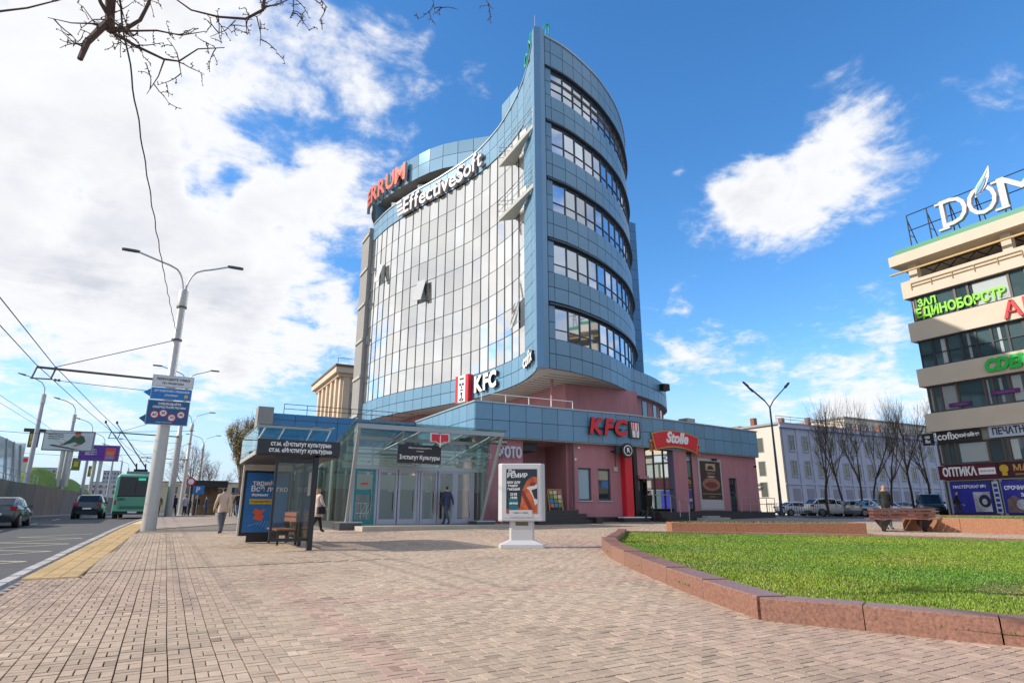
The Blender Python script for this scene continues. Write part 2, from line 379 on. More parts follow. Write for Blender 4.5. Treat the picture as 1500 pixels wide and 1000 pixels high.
def brick_arrays(idx, x0, y0):
    gap, ch, dp = .0030, .0030, .016
    x, y, w, h = bx[idx] - x0, by[idx] - y0, bw[idx], bh[idx]
    t1 = rng.normal(0, .006, len(idx)); t2 = rng.normal(0, .006, len(idx)); n = len(idx)
    V = np.zeros((n, 8, 3))
    for q, (sx_, sy_) in enumerate(((0, 0), (1, 0), (1, 1), (0, 1))):
        for lay in (0, 1):
            ins = gap + ch * lay
            px = x + np.where(sx_, w - ins, ins); py = y + np.where(sy_, h - ins, ins)
            V[:, q + 4 * lay, 0] = px; V[:, q + 4 * lay, 1] = py
            V[:, q + 4 * lay, 2] = (px * YS + py * YC) * .02 + lift[idx] + (0 if lay else -dp) + (t1 * (sx_ - .5) * w + t2 * (sy_ - .5) * h) * (1 if lay else 0)
    F = np.array([(4, 5, 6, 7), (0, 1, 5, 4), (1, 2, 6, 5), (2, 3, 7, 6), (3, 0, 4, 7)])
    F = (np.arange(n)[:, None, None] * 8 + F[None]).reshape(-1, 4)
    return V.reshape(-1, 3), F
def np_mesh(name, V, F, mat, col=None):
    me = bpy.data.meshes.new(name); k = F.shape[1]
    me.vertices.add(len(V)); me.vertices.foreach_set('co', V.astype(np.float32).ravel())
    me.loops.add(F.size); me.loops.foreach_set('vertex_index', F.astype(np.int32).ravel())
    me.polygons.add(len(F)); me.polygons.foreach_set('loop_start', np.arange(0, F.size, k, dtype=np.int32))
    me.materials.append(mat); me.polygons.foreach_set('use_smooth', [False] * len(F)); me.update(calc_edges=True)
    if col is not None:
        a = me.color_attributes.new('tone', 'FLOAT_COLOR', 'POINT'); c = np.ones((len(V), 4), np.float32); c[:, :3] = col; a.data.foreach_set('color', c.ravel())
    return me
paver_m = M('concrete_paver', (1, 1, 1), .85, attr='tone', var=.10, vs=14, bump=.25, bs=90)
V, F = brick_arrays(rest, 0, 0)
o = bpy.data.objects.new('paver_field', np_mesh('paver_field', V, F, paver_m, np.repeat(bcol[rest], 8, 0))); COL.objects.link(o)
par(o, pm); tag(o, kind='stuff')
for i in single:
    V, F = brick_arrays(np.array([i]), bx[i], by[i])
    V[:, 2] += 0
    o = bpy.data.objects.new('paver', np_mesh('paver', V, F, paver_m, np.repeat(bcol[[i]], 8, 0))); COL.objects.link(o)
    o.location = (bx[i], by[i], .02 * (bx[i] * YS + by[i] * YC)); par(o, pm)
# ---- kerb stones along the road, warning tiles behind them
kerb_m = M('kerb_stone', (.42, .41, .40), .85, var=.12, vs=4, bump=.25, bs=60, rnd=.08)
kerb = sheet('kerb', kside(-.02) + kside(.29)[::-1], -.05, kerb_m)
tact = sheet('tactile_strip', kside(.29, KY[2:]) + kside(1.08, KY[2:])[::-1], -.014, M('tactile_bed', (.30, .22, .12), .9))
def up3(p, dz): return Vector((p[0], p[1], gz(p[0], p[1]) + dz))
y = 2.0
while y < 62:
    a = up3((kx(y), y + .006), -.16); panel('kerb_stone', kerb_m, kerb, a, (.17, 0, 0), up3((kx(y + 1), y + .994), -.16) - a, (0, 0, .168 + random.uniform(-.004, .004))); y += 1
tile_m = M('yellow_tactile_tile', (.64, .47, .25), .85, var=.12, vs=8, rnd=.12, bump=.2, bs=60)
tb = MB(); tb.box(0, 0, -.03, .25, .245, 0)
for k in range(4): tb.box(.006, .02 + k * .06, 0, .244, .05 + k * .06, .018)
tile_me = tb.mesh('tile', tile_m); q = 0; rest_t = MB()
for j in range(150):
    y = 13.2 + j * .25
    if y > 45: break
    for i in range(3):
        x = kx(y) + .295 + i * .262
        if q < 290:
            o = bpy.data.objects.new('tile', tile_me); COL.objects.link(o); o.location = up3((x, y), .004); o.rotation_euler = (R(1.0), 0, 0); par(o, tact); q += 1
        else:
            a = up3((x, y), -.026); rest_t.ob(a, (.25, 0, 0), up3((x, y + .245), -.026) - a, (0, 0, .03))
tag(rest_t.build('far_tiles', tile_m, tact), kind='stuff')

# ---- grass bed with its granite border
granite = M('red_granite', (.25, .125, .09), .38, var=.42, vs=30, bump=.12, bs=90, rnd=.10)
granite2 = M('orange_granite', (.31, .135, .07), .55, var=.40, vs=26, bump=.12, bs=80, rnd=.08)
soil = M('lawn_soil', (.07, .06, .035), .95, var=.2, vs=2)
inner = BED
lawn = sheet('lawn', inner, .10, soil)
bord = thing('granite_border', up3((7.8, 9.5), 0), 'low curved red granite border round the bright lawn beside the paving', 'border')
near_c = Curve([BED[0], BED[1], BED[2], BED[3], BED[4]])
def stones(pts, w, h0, h1, mat, par_, name='granite_block', inward=1):
    n = len(pts) - 1
    for i in range(n):
        a, b = pts[i], pts[i + 1]; d = (b - a); L_ = d.length; d.normalize(); nn = Vector((d.y, -d.x, 0)) * -inward * w
        h = h0 + (h1 - h0) * (i + .5) / n
        za, zb = gz(a.x, a.y), gz(b.x, b.y)
        e0 = random.uniform(.004, .010)
        a2 = a + d * e0; b2 = b - d * .004
        mb = MB(); bv = .012; top0 = Vector((0, 0, h)); dn = nn.normalized()
        P = [Vector((a2.x, a2.y, za - .05)), Vector((b2.x, b2.y, zb - .05))]
        ring = lambda p, zz: [p, p + Vector((0, 0, zz + .05 - bv)), p + dn * bv + Vector((0, 0, zz + .05)), p + nn - dn * bv + Vector((0, 0, zz + .05)), p + nn + Vector((0, 0, zz + .05 - bv)), p + nn]
        mb.loft([ring(P[0], h + random.uniform(-.004, .004)), ring(P[1], h + random.uniform(-.004, .004))])
        mb.build(name, mat, par_)
stones(near_c.pts(1.35), .36, .30, .24, granite, bord)
stones([Vector((x, y, 0)) for x, y in [(5.90, 5.10), (6.38, 4.22), (6.85, 3.22), (7.6, 1.8), (8.5, .3), (9.5, -1.2)]], .36, .235, .235, granite, bord)
stones([Vector((x, y, 0)) for x, y in [(23.2, 4.6), (22.5, 7.0), (21.9, 9.0), (21.1, 10.7), (20.2, 12.5), (19.0, 13.9), (17.6, 15.5), (16.0, 16.9), (14.4, 18.4)]], .34, .16, .16, granite, bord)
stones([Vector((x, y, 0)) for x, y in [(14.3, 18.3), (12.4, 16.1), (10.45, 14.0)]], .30, .22, .28, granite, bord)
# blades of grass
nbl = 300000
gx = rng.uniform(6, 23.4, nbl * 3); gy = rng.uniform(-2, 18.4, nbl * 3)
fw = gx * YS + gy * YC; sd = gx * YC - gy * YS
keep = inpoly(gx, gy, BED) & (fw > 3.5) & (np.abs(sd) < fw * .86 + .5) & (rng.random(nbl * 3) < np.clip(1.35 - fw / 24, .35, 1))
gx, gy = gx[keep][:nbl], gy[keep][:nbl]; n = len(gx)
patch = smooth_noise(gx, gy, 1.4, 21); patch2 = smooth_noise(gx, gy, 6, 22)
bald = ((gx - 10.2) ** 2 / .8 + (gy - 4.2) ** 2 / .5 < 1) | ((gx - 8.3) ** 2 / .3 + (gy - 9.4) ** 2 / .7 < 1)
hgt = (rng.uniform(.015, .042, n) * (1 + .25 * patch)) * np.where(bald, .45, 1)
wid = rng.uniform(.006, .012, n) * (1 + np.clip((gx * YS + gy * YC - 8) / 10, 0, 1.2)); th = rng.uniform(0, 6.283, n); ln = rng.uniform(.2, .75, n) * hgt; ph = rng.uniform(0, 6.283, n)
zb = .02 * (gx * YS + gy * YC) + .10
V = np.zeros((n, 3, 3))
V[:, 0] = np.stack([gx - np.cos(th) * wid, gy - np.sin(th) * wid, zb], 1); V[:, 1] = np.stack([gx + np.cos(th) * wid, gy + np.sin(th) * wid, zb], 1)
V[:, 2] = np.stack([gx + np.cos(ph) * ln, gy + np.sin(ph) * ln, zb + hgt], 1)
tn = np.clip(1 + .16 * patch + .12 * patch2 + rng.normal(0, .12, n), .5, 1.6)
col = np.array([.165, .275, .02])[None] * tn[:, None]; dry = (rng.random(n) < np.where(bald, .45, .05 + .16 * np.clip(smooth_noise(gx, gy, 2.2, 31) * 1.6, 0, 1))); col[dry] = np.array([.26, .21, .09]); col[:, 0] *= 1 + .35 * np.clip(patch, -1, 1)
o = bpy.data.objects.new('grass', np_mesh('grass', V.reshape(-1, 3), np.arange(n * 3).reshape(-1, 3), M('grass_blades', (1, 1, 1), .55, attr='tone'), np.repeat(col, 3, 0))); COL.objects.link(o)
tag(o, 'short bright green grass filling the granite bordered bed', 'grass', kind='stuff')

# ---- raised granite planters behind the lawn
grass_far = M('planter_grass', (.10, .17, .03), .9, var=.35, vs=8, bump=.6, bs=40)
def planter(label, poly, h, step):
    c = up3(poly[0], 0); t = thing('granite_planter', c, label, 'planter', 'raised granite planters behind the lawn')
    n = len(poly)
    for i in range(n):
        a, b = Vector(poly[i] + (0,)), Vector(poly[(i + 1) % n] + (0,)); k = max(1, round((b - a).length / step))
        stones([a.lerp(b, j / k) for j in range(k + 1)], .30, h, h, granite2, t)
    z = max(gz(*p) for p in poly) + h - .06
    mb = MB(); cx_ = sum(p[0] for p in poly) / n; cy_ = sum(p[1] for p in poly) / n
    mb.prism([(cx_ + (x - cx_) * .95, cy_ + (y - cy_) * .95, gz(x, y)) for x, y in poly], (0, 0, h - .03)); mb.build('planting_bed', grass_far, t)
    # tufts
    tu = MB()
    for k in range(900):
        u = random.uniform(.02, .93); e = random.randrange(n); p = Vector(poly[e] + (0,)).lerp(Vector(poly[(e + 1) % n] + (0,)), random.random()).lerp(Vector((cx_, cy_, 0)), .08 + u * .8)
        zz = gz(p.x, p.y) + h - .06; a = random.uniform(0, 6.3); w = .03; hh = random.uniform(.05, .13)
        tu.add([(p.x - math.cos(a) * w, p.y - math.sin(a) * w, zz), (p.x + math.cos(a) * w, p.y + math.sin(a) * w, zz), (p.x + random.uniform(-.05, .05), p.y, zz + hh)], [(0, 1, 2)])
    tag(tu.build('planter_tufts', grass_far, t), kind='stuff')
planter('long red granite planter between lawn and pink shop, cut square at its end', [(16.3, 17.7), (22.2, 14.1), (22.85, 15.1), (16.95, 18.7)], .42, 2.3)
planter('long red granite planter behind the wooden bench, reaching the frame edge', [(26.7, 15.4), (27.5, 11.5), (28.3, 7.0), (29.5, 2.5), (34, 4), (33.0, 13), (30, 17)], .55, 2.2)
# ================================================================ office tower
LP = [(17.3, 28.5), (18.3, 31.5), (18.7, 35), (18.4, 39.5), (17.2, 44), (15.95, 48), (15.1, 52), (14.8, 55.5)]
RP = [(17.4, 28.4), (19.5, 28.65), (21.8, 29.4), (24, 30.4), (27.1, 32.45), (30.4, 35.7), (32.3, 38.8), (33.2, 42.5)]
Lc, Rc = Curve(LP), Curve(RP)
tower = thing('office_tower', (22, 40, .8), 'tall curved blue office tower with a concave mirror glass side and sharp prow', 'office tower')
def out(c, d, side):
    t = c.tan(d); return Vector((-t.y, t.x, 0)) if side > 0 else Vector((t.y, -t.x, 0))
def strip(c, d0, d1, z0, z1, off, side, mat, name, parent, step=.6):
    mb = MB(); n = max(1, int((d1 - d0) / step)); ps = []
    for i in range(n + 1):
        d = d0 + (d1 - d0) * i / n; p = c.at(d) + out(c, d, side) * off
        ps.append((p, z1(d) if callable(z1) else z1))
    for (a, za), (b, zb) in zip(ps, ps[1:]):
        mb.quad(a + Z * z0, b + Z * z0, b + Z * zb, a + Z * za)
    return mb.build(name, mat, parent)
def cpanel(name, mat, parent, c, d0, d1, z0, z1, side, th=.06, gap=.042, off=0., tilt=0.):
    a, b = c.at(d0), c.at(d1); t = (b - a); w = t.length; t.normalize(); o_ = Vector((-t.y, t.x, 0)) if side > 0 else Vector((t.y, -t.x, 0))
    p = a + t * gap / 2 + o_ * (off - th) + Z * (z0 + gap / 2); ux = t * (w - gap); uz = Z * (z1 - z0 - gap)
    e1, e2 = random.gauss(0, tilt), random.gauss(0, tilt)
    if side > 0:    # keep axes right handed
        return panel(name, mat, parent, p + o_ * th, ux + o_ * e1 * w, -o_ * th, uz + o_ * e2 * (z1 - z0))
    return panel(name, mat, parent, p + o_ * th, ux + o_ * e1 * w, -o_ * th, uz + o_ * e2 * (z1 - z0))
def ztop(d): return float(np.interp(d, [0, 2.5, 4.6, 7.8, 11.5, 16, 28], [31.7, 30.7, 30.1, 29.35, 28.95, 28.75, 28.7]))
strip(Lc, 0, Lc.len, 9, ztop, -.10, 1, joint, 'facade_backing', tower)
strip(Rc, 0, Rc.len, 9, 31.3, -.20, -1, joint, 'facade_backing', tower)
S1 = 3.55; NG = 21; GW = (Lc.len - S1) / NG
gd = [S1 + GW * i for i in range(NG + 1)]
ROW0, RH = 10.76, 1.79
bars = MB()
for dd in gd + [S1 + .02]:
    p = Lc.at(dd); o_ = out(Lc, dd, 1); t_ = Lc.tan(dd); bars.ob(p - t_ * .022 - o_ * .04 + Z * 10.74, t_ * .044, o_ * .08, Z * (26.92 - 10.74))
bars.build('mullion_bars', mull, tower)
def near_col(x, y): return min(range(NG), key=lambda i: (Lc.at(gd[i] + GW / 2) - Vector((x, y, 0))).length)
opened = {(near_col(16.75, 45.6), 4), (near_col(14.9, 53.2), 6), (near_col(18.35, 32.3), 1)}
for i in range(NG):
    for k in range(9):
        z0 = ROW0 + RH * k
        if (i, k) in opened:
            a, b = Lc.at(gd[i] + .03), Lc.at(gd[i + 1] - .03); o_ = out(Lc, gd[i] + GW / 2, 1)
            MB().ob(a + Z * z0 - o_ * .04, b - a, o_ * .02, Z * RH).build('window_opening', darkglass, tower)
            s = panel('opened_sash', mirror, tower, a + Z * (z0 + .02) + o_ * .62, b - a, -o_ * .04, Z * (RH - .1) - o_ * .60)
            st = MB(); st.tube([a + Z * (z0 + .2), a + Z * (z0 + .12) + o_ * .58], .02, 5); st.build('window_stay', steel, tower)
            continue
        cpanel('glass_pane', mirror, tower, Lc, gd[i], gd[i + 1], z0, z0 + RH, 1, .05, .05, 0, .005)
    for (z0, z1) in ((9.0, 9.87), (9.87, 10.74)): cpanel('cladding_panel', pale, tower, Lc, gd[i], gd[i + 1], z0, z1, 1, off=.05)
    zt = ztop(gd[i] + GW / 2); zm = (26.9 + zt) / 2
    for (z0, z1) in ((26.92, zm), (zm, zt)): cpanel('cladding_panel', pale, tower, Lc, gd[i], gd[i + 1], z0, z1, 1, off=.05)
for j in range(2):
    d0, d1 = S1 * j / 2, S1 * (j + 1) / 2; z = 9.0
    zt = ztop((d0 + d1) / 2)
    n = round((zt - 9) / .93); h = (zt - 9) / n
    for k in range(n): cpanel('cladding_panel', pale, tower, Lc, d0 + (.1 if j == 0 else 0), d1, 9 + k * h, 9 + (k + 1) * h, 1, off=.05)
# coping along the glass side
cop = MB(); prev = None
for i in range(61):
    d = Lc.len * i / 60; p = Lc.at(d); o_ = out(Lc, d, 1); zt = ztop(d)
    r = [p + o_ * .12 + Z * (zt - .03), p + o_ * .12 + Z * (zt + .09), p - o_ * .35 + Z * (zt + .09), p - o_ * .35 + Z * (zt - .03)]
    cop.v += r
cop2 = MB().loft([cop.v[4 * i:4 * i + 4] for i in range(61)]); cop2.build('roof_coping', M('coping_metal', (.36, .42, .47), .4, .4), tower)
# prow fin
fin = MB().prism([(17.08, 28.36, 8.97), (17.48, 28.22, 8.97), (17.86, 28.34, 8.97), (17.86, 28.75, 8.97), (17.3, 28.95, 8.97)], (0, 0, 22.7)); fin.build('prow_fin', M('fin_blue', (.13, .27, .43), .36, .25, var=.04, vs=.5), tower)
# right side: bands of panels and ribbon windows
rd = [.55, 1.02]
while rd[-1] + 1.08 < Rc.len: rd.append(rd[-1] + 1.08)
frame_m = M('window_frame_blue', (.05, .075, .11), .45, .2)
SILL = [10.75 + 4.05 * k for k in range(5)]
blind = M('cream_blind', (.62, .50, .36), .35, rnd=.2)
for i in range(len(rd) - 1):
    d0, d1 = rd[i], rd[i + 1]
    bands = [(9.0, 10.75)] + [(SILL[k] + 2.25, SILL[k + 1]) for k in range(4)] + [(SILL[4] + 2.2, 31.3)]
    for (za, zb) in bands:
        zm = (za + zb) / 2
        for (z0, z1) in ((za, zm), (zm, zb)): cpanel('facade_panel', blue, tower, Rc, d0, d1, z0, z1, -1)
    for k in range(5):
        z0 = SILL[k]
        if i == 0:
            cpanel('facade_panel', blue, tower, Rc, d0, d1, z0, z0 + 1.0, -1); cpanel('facade_panel', blue, tower, Rc, d0, d1, z0 + 1.0, z0 + 2.0, -1); continue
        a, b = Rc.at(d0), Rc.at(d1); t = (b - a).normalized(); w = (b - a).length; o_ = Vector((t.y, -t.x, 0))
        p = a - o_ * .16 + Z * z0; f = MB(); q = .05
        for (u0, v0, u1, v1) in ((0, 0, w, q), (0, 1.95 - q, w, 1.95), (0, q, q, 1.95 - q), (w - q, q, w, 1.95 - q), (q, .60, w - q, .60 + q)):
            f.ob(p + t * u0 + Z * v0, t * (u1 - u0), -o_ * -.09, Z * (v1 - v0))
        wn = f.build('window', frame_m, tower)
        for (v0, v1) in ((q, .60), (.60 + q, 1.95 - q)):
            e1, e2 = random.gauss(0, .006), random.gauss(0, .006)
            panel('pane', mirror_b, wn, p + t * q + o_ * .04 + Z * v0, t * (w - 2 * q) + o_ * e1, -o_ * .03, Z * (v1 - v0) + o_ * e2)
for k in range(5):   # thin projecting visor over each ribbon of windows
    mb = MB(); rings = []
    for i in range(50):
        d = .55 + (Rc.len - .6) * i / 49; p = Rc.at(d); o_ = out(Rc, d, -1); zz = SILL[k] + 2.02
        rings.append([p - o_ * .18 + Z * zz, p + o_ * .14 + Z * zz, p + o_ * .14 + Z * (zz + .10), p - o_ * .18 + Z * (zz + .10)])
    mb.loft(rings).build('window_visor', frame_m, tower)
rings = []
for i in range(50):
    d = .5 + (Rc.len - .5) * i / 49; p = Rc.at(d); o_ = out(Rc, d, -1)
    rings.append([p + o_ * .06 + Z * 31.28, p + o_ * .06 + Z * 31.42, p - o_ * .4 + Z * 31.42, p - o_ * .4 + Z * 31.28])
MB().loft(rings).build('roof_coping', _mats['coping_metal'], tower)
# floor plate outline: roof, soffit, rear walls
outl = [p - Vector((0, 0, 0)) for p in Lc.pts(1.0)] + [Vector((20, 58, 0)), Vector((30, 52, 0))] + Rc.pts(1.0)[::-1]
def plate(name, z, mat, down=False, pts=outl):
    bm = bmesh.new(); vs = [bm.verts.new((p.x, p.y, z)) for p in pts]; f = bm.faces.new(vs); f.normal_update()
    if (f.normal.z > 0) == down: f.normal_flip()
    bmesh.ops.triangulate(bm, faces=bm.faces[:]); me = bpy.data.meshes.new(name); bm.to_mesh(me); bm.free(); me.materials.append(mat)
    o = bpy.data.objects.new(name, me); COL.objects.link(o); return par(o, tower)
plate('roof', 28.2, concrete); plate('soffit', 8.98, soffit_m, True)
rb = MB(); back = [Lc.at(Lc.len), Vector((20, 58, 0)), Vector((30, 52, 0)), Rc.at(Rc.len)]
for a, b in zip(back, back[1:]): rb.quad(a + Z * 9, b + Z * 9, b + Z * 31, a + Z * 31)
rb.build('rear_wall', blue, tower)
# slats of the soffit under the prow
sl_ = MB()
for k in range(14):
    y = 29.6 + k * .62
    if y > 37: break
    sl_.box(18.6 + .02 * k, y, 8.955, min(27, 18.9 + (y - 28.3) * 2.0), y + .03, 8.985)
sl_.build('soffit_joints', M('soffit_joint', (.2, .19, .18), .8), tower)
# inner wall of the roof edge behind the glass side, seen under the drum
# drum with the red letters
Dc = Curve([(16.6, 61.5), (15.0, 58.0), (15.1, 55.0), (16.2, 50.4), (17.7, 46.8), (19.9, 44.3), (22.2, 42.3), (25.0, 40.9), (28, 40.6)])
strip(Dc, 0, Dc.len, 31.0, 33.5, -.08, -1, joint, 'drum_backing', tower)
nd_ = round(Dc.len / 1.45)
for i in range(nd_):
    for (z0, z1) in ((31.0, 32.25), (32.25, 33.5)): cpanel('drum_panel', M('drum_glass', (.36, .56, .72), .06, .85, rnd=.12), tower, Dc, Dc.len * i / nd_, Dc.len * (i + 1) / nd_, z0, z1, -1, off=.02)
dp = Dc.pts(1.0) + [Vector((30, 50, 0)), Vector((24, 58, 0))]
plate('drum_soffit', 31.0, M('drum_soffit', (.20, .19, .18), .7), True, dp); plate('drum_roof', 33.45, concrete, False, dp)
ic = [p + Vector((2.6, 1.6, 0)) for p in Dc.pts(1.2)]
mb = MB()
for a, b in zip(ic, ic[1:]): mb.quad(a + Z * 28.2, b + Z * 28.2, b + Z * 31, a + Z * 31)
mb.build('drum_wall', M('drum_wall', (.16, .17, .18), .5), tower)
for i, (d, h) in enumerate(((8.5, 1.1), (10.5, .9), (12.8, 1.3))):
    p = Dc.at(d); MB().ob(p + Vector((.4, .2, 28.2)), (1.0, -.7, 0), (.5, .7, 0), (0, 0, 1.2 + h)).build('air_unit', white, tower)
# grey pilaster and ledges at the far left edge of the tower
pil = MB(); pil.box(14.42, 55.8, 0.9, 14.82, 58.4, 28.4)
pil.build('edge_pier', M('pier_grey', (.27, .26, .25), .8, var=.08, vs=1), tower)
for k in range(6): box('pier_ledge', soffit_m, tower, 14.3, 55.7, 9.6 + k * 3.6, 14.419, 58.2, 9.85 + k * 3.6)
for k in range(5): box('side_glazing', M('teal_glass', (.10, .20, .22), .08, .3), tower, 14.825, 55.75, 10.2 + k * 3.6, 14.95, 56.2, 12.9 + k * 3.6)
# block on the roof by the prow, lift shaft at the back
def clad_box(name, x0, y0, z0, x1, y1, z1, wdt, hgt, mats):
    box(name, joint, tower, x0 + .05, y0 + .05, z0, x1 - .05, y1 - .05, z1 - .02)
    ny = round((y1 - y0) / wdt); nx = round((x1 - x0) / wdt); nz = round((z1 - z0) / hgt)
    for k in range(nz):
        za = z0 + (z1 - z0) * k / nz; hh = (z1 - z0) / nz - .03
        for i in range(nx): panel(name + '_panel', mats[0], tower, (x0 + (x1 - x0) * i / nx + .015, y0, za), ((x1 - x0) / nx - .03, 0, 0), (0, .045, 0), (0, 0, hh))
        for i in range(ny): panel(name + '_panel', mats[1], tower, (x0, y0 + (y1 - y0) * i / ny + .015, za), (.045, 0, 0), (0, (y1 - y0) / ny - .03, 0), (0, 0, hh))
clad_box('roof_block', 19.3, 34.4, 28.2, 22.0, 37.0, 32.1, 1.4, 1.25, (blue, pale))
clad_box('lift_shaft', 36.0, 45.0, 9.0, 39.2, 49, 30.1, 1.6, 1.05, (deep, pale))
# walls under the overhang
box('ground_floor_wall', pink, tower, 21.0, 31.5, .6, 26.7, 50, 8.97)
box('inner_wall', pink, tower, 17.6, 48, .6, 21.0, 57, 8.97)
box('corner_post', pink, tower, 19.6, 30.9, 6.6, 19.75, 31.05, 8.97)
# lower curved wing at right
Wc = Curve([(26.4, 32.1), (29.6, 33.5), (32.4, 35.2), (34.9, 37.6), (36.4, 40.5), (37, 44)])
strip(Wc, 0, Wc.len, 9.0, 10.8, -.08, -1, joint, 'wing_backing', tower); nw = round(Wc.len / 1.1)
for i in range(nw):
    for (z0, z1) in ((9.0, 9.9), (9.9, 10.8)): cpanel('wing_panel', blue, tower, Wc, Wc.len * i / nw, Wc.len * (i + 1) / nw, z0, z1, -1)
strip(Wc, 0, Wc.len, .6, 9.0, -.35, -1, pink, 'wing_wall', tower)
wp = Wc.pts(1.0) + [Vector((30, 46, 0))]
plate('wing_roof', 10.75, concrete, False, wp); plate('wing_soffit', 9.0, soffit_m, True, wp)
d = .7
while d < Wc.len - 1:
    a, b = Wc.at(d), Wc.at(d + .95); t = (b - a).normalized(); o_ = Vector((t.y, -t.x, 0)); p = a - o_ * .36 + Z * 6.2
    f = MB()
    for (u0, v0, u1, v1) in ((0, 0, .95, .06), (0, 2.64, .95, 2.7), (0, .06, .06, 2.64), (.89, .06, .95, 2.64)): f.ob(p + t * u0 + Z * v0, t * (u1 - u0), o_ * .05, Z * (v1 - v0))
    wn = f.build('wing_window', frame_m, tower); panel('pane', darkglass, wn, p + t * .06 + Z * .06 + o_ * .03, t * .83, -o_ * .02, Z * 2.58); d += 2.05
box('wall_light', black, tower, 31.6, 34.2, 10.0, 32.2, 34.7, 10.5)
# balconies in the hollow beside the prow
for zb, zc in ((24.75, 23.5), (20.55, 19.4)):
    A, B, C_ = Vector((17.45, 29.2, zb)), Vector((17.72, 34.4, zb)), Vector((18.62, 33.6, zb)); D_ = Lc.at(6.2)
    sb = MB(); top = [(A.x, A.y, zb + .28), (B.x, B.y, zb + .28), (18.62, 33.6, zb + .28)]
    sb.add([A, B, C_] + top, [(0, 2, 1), (3, 4, 5), (0, 1, 4, 3), (1, 2, 5, 4), (2, 0, 3, 5)])
    bal = sb.build('balcony', M('balcony_grey', (.40, .40, .37), .7, var=.05, vs=2), tower)
    rl = MB()
    for hgt in (.45, .95, 1.25): rl.tube([(A.x, A.y, zb + .28 + hgt), (B.x, B.y, zb + .28 + hgt), (18.6, 33.7, zb + .28 + hgt)], .018, 5)
    for u in np.linspace(0, 1, 8): p = A.lerp(B, u) + Z * .28; rl.tube([p, p + Z * 1.25], .016, 5)
    rl.build('balcony_railing', mull, bal)
    box('air_unit', white, bal, 17.75, 30.6, zb + .3, 18.0, 31.4, zb + .9)

# ---------------------------------------------------------------- letters on the tower
def curve_letters(name, s, size, c, d0, sgn, side, z, off, mat, label, cat, depth, bold, gap, dd=None, back=None, zf=None):
    """one letter per object, following the curve"""
    root = thing(name, c.at(d0) + Z * z, label, cat); d = d0
    for ch in s:
        me = tmesh(ch, size, depth, bold, 0, 'LEFT')
        if not len(me.vertices): d += sgn * size * .35; continue
        xs = [v.co.x for v in me.vertices]; w = max(xs) - min(xs)
        dc = d + sgn * w / 2; t = c.tan(dc) * sgn; o_ = out(c, dc, side); p = c.at(dc) + o_ * off - t * (w / 2 + min(xs)) + Z * (z if zf is None else zf(dc))
        l = text('letter', ch, size, mat, root, p, t, o_, depth, bold, align='LEFT')
        if back:
            l.data.materials.append(back)
            for f in l.data.polygons:
                if f.normal.z < .5: f.material_index = 1
        d += sgn * (w + gap)
    return root
lilac = M('white_box_letter', (.62, .58, .62), .45); side_g = M('letter_side_grey', (.42, .37, .36), .6)
# text baseline is centred on the line height, so z is the middle of the band
s0 = min(np.linspace(0, Lc.len, 300), key=lambda d: (Lc.at(d) - Vector((15.75, 48.6, 0))).length)
es = curve_letters('roof_letter_sign', 'EffectiveSoft', 2.05, Lc, s0, -1, 1, 27.75, .28, lilac, 'big white box letters reading EffectiveSoft along the curved top edge of the glass', 'letter sign', .28, .035, .05, back=side_g, zf=lambda d: 27.55 + .55 * max(0, (14 - d) / 8))
for k in range(4):
    d = s0 + .45 + .1 * k; p = Lc.at(d) + out(Lc, d, 1) * .25; t = -Lc.tan(d)
    MB().ob(p + Z * (26.95 + .42 * k) - t * (.35), t * (.95 - .05 * k), out(Lc, d, 1) * .2, Z * .26).build('logo_bar', lilac, es)
ferr = curve_letters('drum_letter_sign', 'FERRUM', 2.45, Dc, 3.1, 1, -1, 32.15, .30, M('red_orange_letter', (.66, .07, .03), .45), 'big red letters reading FERRUM on the pale roof drum', 'letter sign', .3, .06, .10, back=side_g)
def wall_sign(s, size, d0, z, label, bold=.03, shear=0., gap=.06):
    return curve_letters('letter_sign', s, size, Lc, d0, -1, 1, z, .22, textw, label, 'letter sign', .18, bold, gap, back=textk)
dk = min(np.linspace(0, Lc.len, 300), key=lambda d: (Lc.at(d) - Vector((18.45, 38.9, 0))).length)
wall_sign('KFC', 1.5, dk, 9.85, 'white letters KFC on the pale panels under the mirror glass', .075)
wall_sign('cofix', 1.15, 3.2, 9.95, 'white letters cofix on the pale panels right at the prow', .03, gap=.03)
# portrait box left of the letters: red stripes with a plain bearded face
bx_ = thing('portrait_sign_box', Lc.at(dk + 2.0) + Z * 9, 'red and white striped sign box with a line drawn face, hung under the mirror glass', 'sign box')
d = dk + 1.35; t = -Lc.tan(d); o_ = out(Lc, d, 1); p = Lc.at(d) + o_ * .1 - t * .75 + Z * 8.85
MB().ob(p, t * 1.5, o_ * .38, Z * 1.95).build('box_body', textw, bx_)
def face_lines(parent, p, t, n, w, h, dark, redm, stripes=True):
    """stripes and a simple goateed face in relief on a panel whose lower left corner is p"""
    if stripes:
        for (u, ww) in ((0, .20), (.80, .20)):
            MB().ob(p + t * (u * w), t * (ww * w), n * .02, Z * h).build('stripe', redm, parent)
    f = MB(); q = lambda u, v: p + t * (u * w) + Z * (v * h) + n * .012
    def bar(u0, v0, u1, v1): f.ob(q(u0, v0), t * ((u1 - u0) * w), n * .015, Z * ((v1 - v0) * h))
    bar(.34, .84, .66, .90); bar(.32, .62, .46, .70); bar(.54, .62, .68, .70); bar(.47, .50, .53, .60); bar(.38, .42, .62, .46)
    f.prism([q(.42, .36), q(.58, .36), q(.5, .12)], n * .015); f.prism([q(.30, .08), q(.46, .16), q(.46, .02)], n * .015); f.prism([q(.70, .08), q(.54, .16), q(.54, .02)], n * .015)
    f.build('face_drawing', dark, parent)
